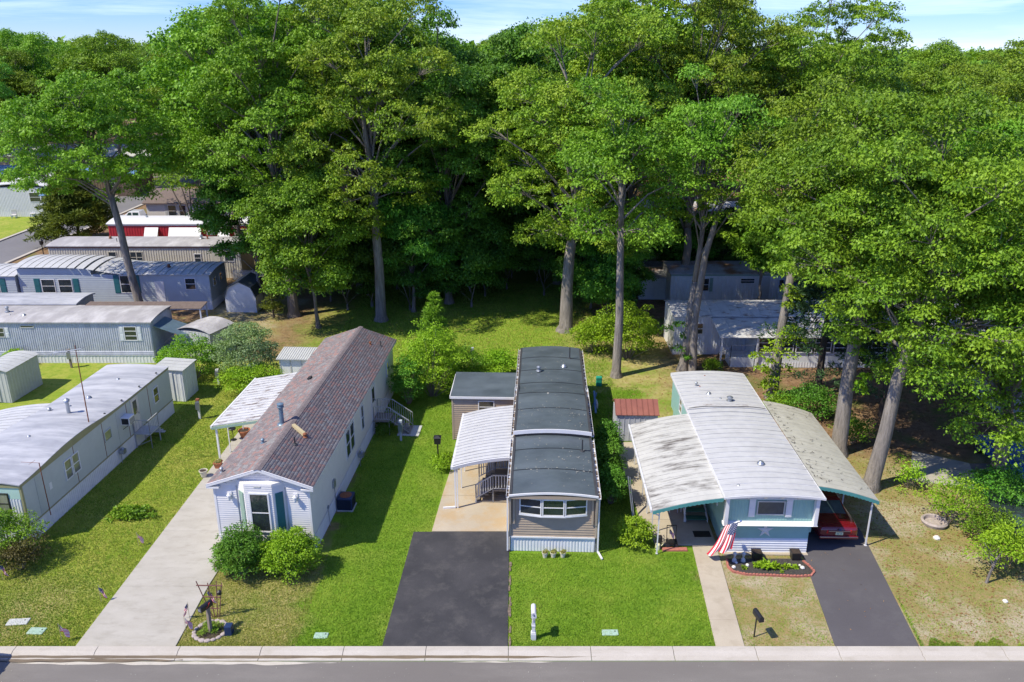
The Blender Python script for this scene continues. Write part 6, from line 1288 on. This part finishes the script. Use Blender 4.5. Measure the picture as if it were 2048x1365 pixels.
# lawn covers
for x, y, w_, d_, lab, m_, rz in ((-20.0, 27.6, .42, .2, 'grey rectangular meter cover in the left lawn', 'shed_grey', .08), (-18.95, 27.05, .33, .2, 'pale green utility lid in the left lawn', 'lid_green', -.05), (-7.55, 26.78, .28, .17, 'pale green utility lid in the lawn left of the sealed driveway', 'lid_green', 0), (3.9, 26.95, .33, .17, 'pale green utility lid in the lawn right of the white mailbox', 'lid_green', 0)):
    b = MB(); b.box(-w_, w_, -d_, d_, -.05, .045); o = tag(b.build('utility_cover', m_, bevel=.03), lab, 'utility cover'); o.location = (x, y, 0); o.rotation_euler = (0, 0, rz)
    b = MB(); b.lathe((w_ * .6, d_ * .3, .045), [(.035, 0), (.03, .006)], 8); b.build('lid_knob', 'black', o)
# pots
def pot(label, x, y, r_, h, m_, sq=False, z=.05, plant=None):
    t = thing('plant_pot', label, 'plant pot', (x, y, z)); b = MB(); n = 4 if sq else 14
    b.lathe((0, 0, 0), [(r_ * .62, 0), (r_ * .88, h * .85), (r_, h * .86), (r_, h), (r_ * .86, h), (r_ * .84, h * .9)], n); o = b.build('pot', m_, t); o.rotation_euler = (0, 0, PI / 4 if sq else 0)
    b = MB(); b.lathe((0, 0, 0), [(r_ * .8, h * .9), (r_ * .4, h * .93)], n); o = b.build('soil', 'soil', t); o.rotation_euler = (0, 0, PI / 4 if sq else 0)
    if plant: V, F = leaves(np.random.default_rng(int(abs(x) * 10)), np.array([[0, 0, h + .02], [.05, .03, h + .06]]), np.array([r_ * .7, r_ * .5]), 60, .08, .8); stuff(link('plant', npmesh('plant', V, F, plant), t))
    return t
pot('round cream pot at the front awning post of the shingled home', -16.65, 39.5, .23, .38, 'cream_pot'); pot('square terracotta planter behind the cream pot', -16.2, 40.5, .30, .36, 'terracotta', True, plant='blade_dry'); pot('large terracotta bowl on the patio under the panel awning', -15.9, 44.3, .36, .46, 'terracotta')
for x, lab in ((1.50, 'left of the three octagonal cream pots against the white skirting'), (1.88, 'middle of the three octagonal cream pots against the white skirting'), (2.32, 'right of the three octagonal cream pots against the white skirting')): pot(lab, x, 32.1, .145, .27, 'cream_pot', False, 0, 'blade_dry')['group'] = 'three cream pots'
t = thing('barbecue', 'small black grill on a stand beside the large terracotta bowl', 'grill', (-16.45, 43.9, .05)); b = MB(); b.lathe((0, 0, .62), [(.03, 0), (.18, .05), (.22, .12), (.2, .14)], 12); b.build('bowl', 'black', t); b = MB(); b.tube([(0, 0, 0), (0, 0, .64)], .02, 6); b.lathe((0, 0, 0), [(.2, 0), (.18, .02)], 12); b.build('stand', 'black', t)
tag((lambda b: (b.lathe((-14.3, 40.2, .05), [(.3, 0), (.4, .25), (.42, .28), (.3, .3)], 12), b.build('tub', 'blue_metal'))[1])(MB()), 'blue tub under the eave of the shingled home', 'tub')
# planters & bed at D
for x, lab in ((11.25, 'left black square planter on the strip before the teal home'), (13.0, 'right black square planter on the strip before the teal home')):
    t = thing('planter', lab, 'planter', (x - .15, 31.95, 0)); b = MB(); b.hexa([(-.16, -.16, 0), (.16, -.16, 0), (.16, .16, 0), (-.16, .16, 0), (-.22, -.22, .42), (.22, -.22, .42), (.22, .22, .42), (-.22, .22, .42)]); b.build('box', 'black', t); b = MB(); b.box(-.19, .19, -.19, .19, .421, .43); b.build('soil', 'soil', t)
bd = thing('flower_bed', 'mulched bed edged with scalloped red bricks in front of the teal home', 'flower bed', (0, 0, 0)); oc = [(9.75, 31.95), (9.65, 31.3), (9.8, 30.95), (10.3, 30.75), (12.5, 30.6), (13.15, 30.65), (13.4, 30.95), (13.3, 31.4), (13.15, 31.75)]
b = MB(); b.prism(oc + [(13.15, 31.95)], -.1, .035, ax='z'); b.build('mulch', 'mulch', bd)
bk = None; r = random.Random(1)
for a, c in zip(oc, oc[1:]):
    a = Vector(a); c = Vector(c); n = max(1, round((c - a).length / .145)); ang = math.atan2((c - a).y, (c - a).x)
    for i in range(n):
        q = a.lerp(c, (i + .5) / n)
        if bk is None: b = MB(); b.prism([(-.068, -.05), (.068, -.05), (.068, .075), (.03, .10), (-.03, .10), (-.068, .075)], -.04, .04); bk = b.build('brick', 'brick_red', bd); o = bk
        else: o = bk.copy(); COL.objects.link(o)
        o.location = (q.x, q.y, r.uniform(-.01, .01)); o.rotation_euler = (r.uniform(-.08, .08), 0, ang)
for i, (x, y, s_, lab) in enumerate([(10.95, 31.35, .2, 'small bright hosta, leftmost in the mulched bed'), (11.35, 31.3, .32, 'largest bright hosta in the mulched bed'), (11.75, 31.25, .25, 'bright hosta right of the largest one'), (12.25, 31.25, .2, 'hosta near the white stone in the mulched bed'), (12.65, 31.25, .15, 'small hosta beside the cream stones'), (10.35, 31.2, .14, 'tiny shaded plant at the left of the mulched bed'), (11.95, 30.9, .1, 'tiny sprout at the front brick edge')]):
    V, F = leaves(np.random.default_rng(300 + i), np.array([[0, 0, s_ * .3]]), np.array([s_ * .55]), 90, s_ * .8, .6, -.4, .35); t = thing('hosta', lab, 'plant', (x, y, .03)); link('foliage', npmesh('foliage', V, F, 'leaf_bright' if i < 5 else 'blade'), t)
for x, y, s_, lab in ((10.55, 31.4, .12, 'white statue-like stone under the flag shadow'), (12.45, 31.45, .10, 'white stone between two hostas'), (12.95, 31.2, .14, 'cream stone at the right of the mulched bed'), (12.9, 31.4, .09, 'small cream stone behind the larger one'), (9.9, 31.25, .13, 'grey-white stone at the left end of the mulched bed'), (10.1, 31.6, .1, 'small pale stone below the flag')):
    b = MB(); b.lathe((0, 0, 0), [(s_ * .5, 0), (s_ * .7, s_ * .35), (s_ * .55, s_ * .75), (s_ * .2, s_ * .95)], 7, sx=1.1); o = tag(b.build('garden_stone', 'pale_stone'), lab, 'stone'); o.location = (x, y, .02); o.rotation_euler = (0, 0, x * 7)
for x in (10.05, 10.45): b = MB(); b.lathe((0, 0, 0), [(.12, 0), (.1, .1), (.03, .2), (.1, .42), (.02, .5)], 8); o = tag(b.build('garden_ornament', 'shed_grey'), 'small pale garden ornament %s the flag' % ('directly behind' if x < 10.2 else 'just right of'), 'ornament'); o.location = (x, 31.75, .03)
# patio ornaments
t = thing('patio_decoration', 'black boot-shaped ornament at the front edge of the side patio', 'ornament', (6.95 - .1, 32.85, .06)); b = MB(); b.lathe((0, 0, 0), [(.14, 0), (.15, .1), (.11, .2), (.14, .35), (.13, .55), (.05, .58)], 9, sx=.8); b.build('body', 'black', t)
t = thing('garden_cart', 'small black cart planter holding the flag at the side patio edge', 'cart', (7.42, 32.95, .06)); b = MB(); b.box(-.25, .25, -.15, .15, .12, .26); b.build('tray', 'black', t); b = MB(); b.bar((-.2, .15, .2), (-.22, .2, .95), .03); b.bar((.2, .15, .2), (.22, .2, .95), .03); b.bar((-.23, .2, .95), (.23, .2, .95), .03); b.build('handle', 'black', t)
for s_ in (-.2, .2): b = MB(); b.lathe((0, 0, 0), [(.1, -.02), (.1, .02)], 12); o = b.build('wheel', 'black_rubber', t); o.location = (s_, -.16, .1); o.rotation_euler = (PI / 2, 0, 0)
tag((lambda b: (b.box(6.95, 8.1, 32.55, 32.8, -.02, .07), b.build('paving_bricks', 'brick_red'))[1])(MB()), 'row of red paving bricks at the grass edge of the side patio', 'paving')
t = thing('watering_can', 'yellowish can at the foot of the patio awning post', 'can', (6.75, 32.75, 0)); b = MB(); b.lathe((0, 0, 0), [(.12, 0), (.12, .25), (.09, .3)], 10); b.build('body', 'plate', t); b = MB(); b.tube([(.1, 0, .08), (.25, 0, .3)], .02, 6); b.build('spout', 'plate', t)
t = thing('chair', 'red and white painted metal chair standing by the green porch steps', 'chair', (8.05, 36.0, .06)); b = MB(); b.box(-.22, .22, -.2, .2, .42, .46); b.build('seat', 'blade_red', t); b = MB(); b.box(-.22, .22, .18, .21, .5, .95); b.build('backrest', 'blade_red', t)
for x in (-.2, .2):
    for y in (-.18, .18): b = MB(); b.box(x - .015, x + .015, y - .015, y + .015, 0, .42); b.build('leg', 'white_trim', t)
# clothes poles, hydrants, etc.
tag((lambda b: (b.tube([(5.95, 35.2, 0), (5.75, 36.2, 1.9)], .028, 6), b.tube([(6.02, 35.25, 0), (5.85, 36.2, 1.85)], .022, 6), b.build('prop_pole', 'galv'))[2])(MB()), 'pair of leaning metal poles among the hedge shrubs', 'pole')
t = thing('post_lamp', 'black square lantern left of the awning patio', 'lamp', (-4.1, 40.9, 0)); b = MB(); b.tube([(0, 0, 0), (0, 0, 1.3)], .04, 8); b.build('post', 'black', t); b = MB(); b.lathe((0, 0, 1.3), [(.1, 0), (.24, .05), (.26, .4), (.3, .42), (.08, .52)], 4); o = b.build('lantern', 'black', t); o.rotation_euler = (0, 0, PI / 4)
t = thing('street_lamp', 'small black lantern post by the side street behind the teal-shuttered home', 'lamp', (-50.0, 86, 0)); b = MB(); b.tube([(0, 0, 0), (0, 0, 2.0)], .05, 8); b.build('post', 'black', t); b = MB(); b.lathe((0, 0, 2.0), [(.08, 0), (.2, .05), (.24, .45), (.28, .47), (.05, .62)], 6); b.build('lantern', 'black', t)
t = thing('hose_reel', 'blue and white hose stand in the shaded strip right of the dark-roofed home', 'garden stand', (5.25, 47.8, 0)); b = MB(); b.bar((0, -.7, .3), (0, .7, 1.2), .12); b.bar((-.2, .2, 0), (.1, .2, 1.3), .06); b.build('frame', 'blue_metal', t); b = MB(); b.box(.07, .16, -.4, .3, .5, .8); b.build('panel', 'white_paint', t)
t = thing('utility_box', 'green plastic utility pedestal on the lawn right of the dark roof', 'utility box', (5.95, 52.2, 0)); b = MB(); b.box(-.2, .2, -.15, .15, 0, .7); b.build('body', 'green_plastic', t, bevel=.05); b = MB(); b.box(-.21, .21, -.155, -.15, .5, .55); b.build('band', 'green_paint', t)
for x, y, h_, lab, m_ in ((-19.5, 46.9, 1.25, 'white meter post with rusty cap between the two left homes', 'white_paint'), (-20.2, 52.5, 1.0, 'short white post by the green bush', 'white_paint'), (-31.9, 55.6, 1.3, 'dark weathered post in the grass before the grey ribbed home', 'weathered_wood'), (-6.55, 43.9, 1.2, 'pale blue meter post beside the side steps of the shingled home', 'greyblue_siding'), (-2.9, 56.5, 1.1, 'pale blue post in the scrub behind the cedar', 'greyblue_siding')):
    t = thing('utility_post', lab, 'post', (x, y, 0)); b = MB(); b.box(-.06, .06, -.06, .06, 0, h_); b.build('post', m_, t); b = MB(); b.box(-.13, .13, -.16, -.06, h_ * .55, h_ * .95); b.build('meter', 'galv', t); b = MB(); b.box(-.1, .1, -.1, .1, h_, h_ + .12); b.build('cap', 'rust' if 'rusty' in lab else m_, t)
b = MB(); b.lathe((0, 0, 0), [(.42, 0), (.55, .05), (.62, .22), (.55, .30), (.48, .26), (.44, .1)], 24); o = tag(b.build('tyre_planter', 'terracotta'), 'half-buried tyre planter ring in the dry yard at the right', 'tyre'); o.location = (20.6, 34.9, -.05); M['tyre_clay'] = 0
o.data.materials.clear(); o.data.materials.append(M['ring_stone'])
b = MB(); r = random.Random(4)
b.tube([(0, 0, -.1), (.1, 0, .6), (.3, .05, 1.3)], [.07, .055, .03], 7)
for i in range(6): a = r.uniform(0, 6.28); b.tube([(.15, 0, .7 + i * .1), (.2 + .7 * math.cos(a), .7 * math.sin(a), 1.5 + .1 * i)], [.03, .008], 5)
o = tag(b.build('tree_stub', 'bark_pale'), 'short bare forked stem beneath the yellow-green small tree', 'stump'); o.location = (20.6, 30.2, 0)
for x, y, s_, lab in ((20.7, 28.9, .11, 'white stone near the short forked stem'), (20.1, 33.6, .16, 'pale stone left of the tyre ring')): b = MB(); b.lathe((0, 0, 0), [(s_, 0), (s_, s_ * .5), (s_ * .4, s_)], 7); tag(b.build('garden_stone', 'pale_stone'), lab, 'stone').location = (x, y, 0)
# garden chairs far left, wheelbarrow
for x, y, m_, lab in ((-67.2, 110.5, 'cream_siding', 'cream garden chair in the far yard, left of two'), (-65.2, 111.5, 'cream_siding', 'white garden chair in the far yard, right of two')):
    t = thing('garden_chair', lab, 'chair', (x, y, 0), .3); b = MB(); b.box(-.3, .3, -.3, .3, .4, .46); b.build('seat', m_, t); b = MB(); b.box(-.3, .3, .27, .33, .46, 1.1); b.build('backrest', m_, t); b = MB(); [b.box(a - .03, a + .03, c - .03, c + .03, 0, .4) for a in (-.26, .26) for c in (-.26, .26)]; b.build('legs', 'blue_metal', t)
t = thing('wheelbarrow', 'upturned dark wheelbarrow beside the sagging shed', 'wheelbarrow', (-21.0, 60.2, 0)); b = MB(); b.hexa([(-.5, -.35, .3), (.5, -.35, .3), (.5, .35, .3), (-.5, .35, .3), (-.35, -.2, .75), (.35, -.2, .75), (.35, .2, .75), (-.35, .2, .75)]); b.build('tray', 'black', t); b = MB(); b.tube([(-1.2, .25, .4), (.6, .2, .35)], .025, 6); b.tube([(-1.2, -.25, .4), (.6, -.2, .35)], .025, 6); b.build('handle', 'weathered_wood', t)
b = MB(); b.tube([(math.cos(a) * .35, 0, .75 + math.sin(a) * .35) for a in np.linspace(0, 6.28, 14)], .02, 5); b.tube([(-.35, 0, .7), (-.35, 0, 0)], .02, 5); b.tube([(.35, 0, .7), (.35, 0, 0)], .02, 5); tag(b.build('hand_truck', 'rust'), 'rusty hoop-handled cart by the sagging shed', 'cart').location = (-22.6, 60.5, 0)

# ------------------------------------------------------------------ vehicles
def loft(mb, st, mi=0):
    """st: list of (y, halfwidth, zbottom, zmid, zbelt, crown)"""
    rows = []
    for y, w_, zb, zm, zt, cz in st:
        h = [(0, zb), (w_ * .80, zb), (w_ * .96, zb + .06), (w_, zm), (w_ * .985, zt - .10), (w_ * .93, zt - .02), (w_ * .75, zt + cz * .6), (w_ * .38, zt + cz * .95), (0, zt + cz)]
        ring = [(x, z) for x, z in h] + [(-x, z) for x, z in h[-2:0:-1]]
        rows.append([(x, y, z) for x, z in ring])
    n = len(rows[0]); b = len(mb.v)
    for rw in rows: mb.v += rw
    for i in range(len(rows) - 1):
        for k in range(n): k2 = (k + 1) % n; mb.f.append((b + i * n + k, b + i * n + k2, b + (i + 1) * n + k2, b + (i + 1) * n + k)); mb.m.append(mi)
    mb.f.append(tuple(b + k for k in range(n))); mb.f.append(tuple(b + (len(rows) - 1) * n + k for k in range(n))[::-1]); mb.m += [mi, mi]
def quadwin(root, P, name='window', m_='glass_car', lift=.006):
    P = [Vector(p) for p in P]; n = (P[1] - P[0]).cross(P[3] - P[0]).normalized(); c = sum(P, Vector()) / 4
    if n.dot(c - Vector((0, c.y if abs(n.x) > .5 else 2.6, .8))) < 0: n = -n
    b = MB(); b.hexa([p - n * .01 for p in P] + [p + n * lift for p in P]); return b.build(name, m_, root)
def wheel(root, x, y, r_=.34, w_=.22):
    b = MB(); b.lathe((0, 0, 0), [(r_ * .75, -w_ / 2), (r_, -w_ / 2 + .03), (r_, w_ / 2 - .03), (r_ * .75, w_ / 2)], 22); o = b.build('wheel', 'black_rubber', root, smooth=False); o.location = (x, y, r_); o.rotation_euler = (0, PI / 2, 0)
    b = MB(); s = 1 if x > 0 else -1; b.lathe((0, 0, 0), [(r_ * .68, s * w_ * .45), (r_ * .66, s * w_ * .52), (r_ * .2, s * w_ * .48), (.02, s * w_ * .56)], 16); b.build('rim', 'galv', o)
def sedan(label, loc, rz, paint, plate=True, Lc=5.3, W=.97, ch=1.0):
    c = thing('parked_car', label, 'car', loc, rz); k = Lc / 5.3
    b = MB(); loft(b, [(0, W * .82, .42, .6, .80, .01), (.06, W * .90, .34, .6, .93, .015), (.22, W * .95, .28, .62, .99, .025), (.7, W * .985, .24, .62, 1.01, .04), (1.25, W, .22, .62, .98, .04), (2.6, W, .22, .60, .94, .03), (3.7, W, .22, .60, .93, .05), (4.5, W * .985, .24, .58, .86, .06), (5.05, W * .93, .28, .52, .76, .05), (5.26, W * .80, .34, .5, .66, .02)])
    b.v = [(x, y * k, z) for x, y, z in b.v]; o = b.build('body', paint, c, smooth=True); o.modifiers.new('s', 'SUBSURF').levels = 1; o.modifiers['s'].render_levels = 2
    B = [(-.80, 1.12), (.80, 1.12), (.80, 3.85), (-.80, 3.85)]; T = [(-.60, 1.85), (.60, 1.85), (.60, 2.95), (-.60, 2.95)]; zb, zt = .96, 1.42
    b = MB(); b.hexa([(x, y * k, zb - .06) for x, y in B] + [(x, y * k, zt) for x, y in T]); g = b.build('greenhouse', paint, c, bevel=.03)
    b = MB(); b.hexa([(-.60, 1.84 * k, zt - .01), (.60, 1.84 * k, zt - .01), (.60, 2.96 * k, zt - .01), (-.60, 2.96 * k, zt - .01), (-.52, 2.0 * k, zt + .045), (.52, 2.0 * k, zt + .045), (.52, 2.8 * k, zt + .045), (-.52, 2.8 * k, zt + .045)]); b.build('roof', paint, c, bevel=.03)
    def q(a, b_, lo, hi, s=.08):  # face between base edge a-b and matching top edge
        A, Bq, C, D = Vector((*B[a], zb)), Vector((*B[b_], zb)), Vector((*T[b_], zt)), Vector((*T[a], zt)); A, Bq, C, D = [Vector((v.x, v.y * k, v.z)) for v in (A, Bq, C, D)]
        def P(u, v): return A.lerp(Bq, u).lerp(D.lerp(C, u), v)
        return [P(lo, s), P(hi, s), P(hi, 1 - s), P(lo, 1 - s)]
    quadwin(c, q(0, 1, .06, .94), 'rear_window'); quadwin(c, q(2, 3, .05, .95), 'windscreen')
    for a, b_ in ((1, 2), (3, 0)):
        for lo, hi in ((.12, .48), (.52, .88)): quadwin(c, q(a, b_, lo, hi, .12), 'side_window')
    for s in (-1, 1):
        b = MB(); b.hexa([(s * .50, -.015, .66), (s * .88, .10, .66), (s * .88, .16, .66), (s * .5, .06, .66), (s * .50, .0, .84), (s * .86, .10, .88), (s * .86, .18, .88), (s * .5, .08, .84)]); b.build('tail_light', 'tail_red', c, bevel=.02)
        b = MB(); b.hexa([(s * .55, 5.22 * k, .5), (s * .86, 5.02 * k, .5), (s * .86, 5.1 * k, .5), (s * .55, 5.3 * k, .5), (s * .55, 5.18 * k, .64), (s * .84, 5.0 * k, .66), (s * .84, 5.08 * k, .66), (s * .55, 5.24 * k, .64)]); b.build('headlight', 'white_trim', c)
        for y in (1.15, 4.3): wheel(c, s * (W - .12), y * k)
        b = MB(); b.hexa([(s * .9, 3.45 * k, .95), (s * 1.08, 3.45 * k, .97), (s * 1.08, 3.55 * k, .97), (s * .9, 3.58 * k, .95), (s * .9, 3.45 * k, 1.08), (s * 1.08, 3.47 * k, 1.08), (s * 1.08, 3.55 * k, 1.08), (s * .9, 3.56 * k, 1.08)]); b.build('mirror', paint, c)
    b = MB(); b.box(-.9, .9, -.07, .04, .40, .56); b.build('bumper', paint, c, bevel=.05); b = MB(); b.box(-.86, .86, -.085, -.06, .50, .53); b.build('bumper_trim', 'chrome', c)
    b = MB(); b.box(-.50, .50, -.05, .0, .80, .83); b.build('boot_trim', 'chrome', c)
    if plate: b = MB(); b.box(-.17, .17, -.045, .0, .62, .76); o = b.build('number_plate', 'plate', c); b = MB(); [b.box(-.12 + i * .042, -.095 + i * .042, -.05, -.045, .65, .72) for i in (0, 1, 2, 4, 5)]; stuff(b.build('plate_marks', 'teal_trim', o))
    b = MB(); b.lathe((0, 0, 0), [(.06, 0), (.05, .012)], 12, sx=1.3); o = b.build('badge', 'navy', c); o.location = (0, -.035, .88); o.rotation_euler = (R(75), 0, 0)
    return c
sedan('dark red sedan parked under the carport, tail towards the street', (15.15, 32.95, .03), R(-1.5), 'car_red')
sedan('white car partly in frame on the street at the bottom left corner', (-19.6, 24.55, .0), R(90), 'car_white', False, 4.7, .93)
sedan('dark car parked in the neighbouring driveway at the right edge', (24.2, 30.6, .03), R(-2), 'car_dark', False)
sedan('blue car deep in the shade at the right edge behind the other car', (27.4, 38.0, .03), R(-2), 'car_blue', False)
sedan('black car in the back street behind the right-hand oaks', (36.5, 52.5, 0), R(0), 'car_dark', False)
sedan('white car on the far yard drive left of the distant lawn corner', (-66, 150, 0), R(80), 'car_white', False)
# pickup
t = thing('pickup_truck', 'white pickup truck parked between the red home and the side street', 'truck', (-46.0, 106.5, 0), R(90))
b = MB(); loft(b, [(0, .95, .5, .8, 1.1, 0), (.1, 1.0, .45, .8, 1.15, 0), (2.0, 1.0, .42, .8, 1.15, 0), (3.6, 1.0, .42, .8, 1.15, .0), (4.2, .99, .42, .8, 1.12, .06), (5.4, .95, .45, .75, 1.02, .06), (5.6, .85, .5, .7, .9, .02)]); b.build('body', 'car_white', t, smooth=False)
b = MB(); b.hexa([(-.92, 1.9, 1.1), (.92, 1.9, 1.1), (.92, 4.3, 1.1), (-.92, 4.3, 1.1), (-.75, 2.1, 1.8), (.75, 2.1, 1.8), (.75, 3.4, 1.8), (-.75, 3.4, 1.8)]); b.build('cab', 'car_white', t, bevel=.04)
b = MB(); b.box(-.85, .85, .15, 1.75, 1.12, 1.165); b.build('bed', 'black', t)
quadwin(t, [(-.8, 4.12, 1.2), (.8, 4.12, 1.2), (.68, 3.5, 1.72), (-.68, 3.5, 1.72)], 'windscreen')
for s in (-1, 1):
    for a, c in ((2.15, 2.95), (3.05, 3.8)): quadwin(t, [(s * .895, a, 1.2), (s * .895, c, 1.2), (s * .785, min(c, 3.45), 1.66), (s * .785, a + .08, 1.66)], 'side_window')
    for y in (1.0, 4.5): wheel(t, s * .88, y, .38)
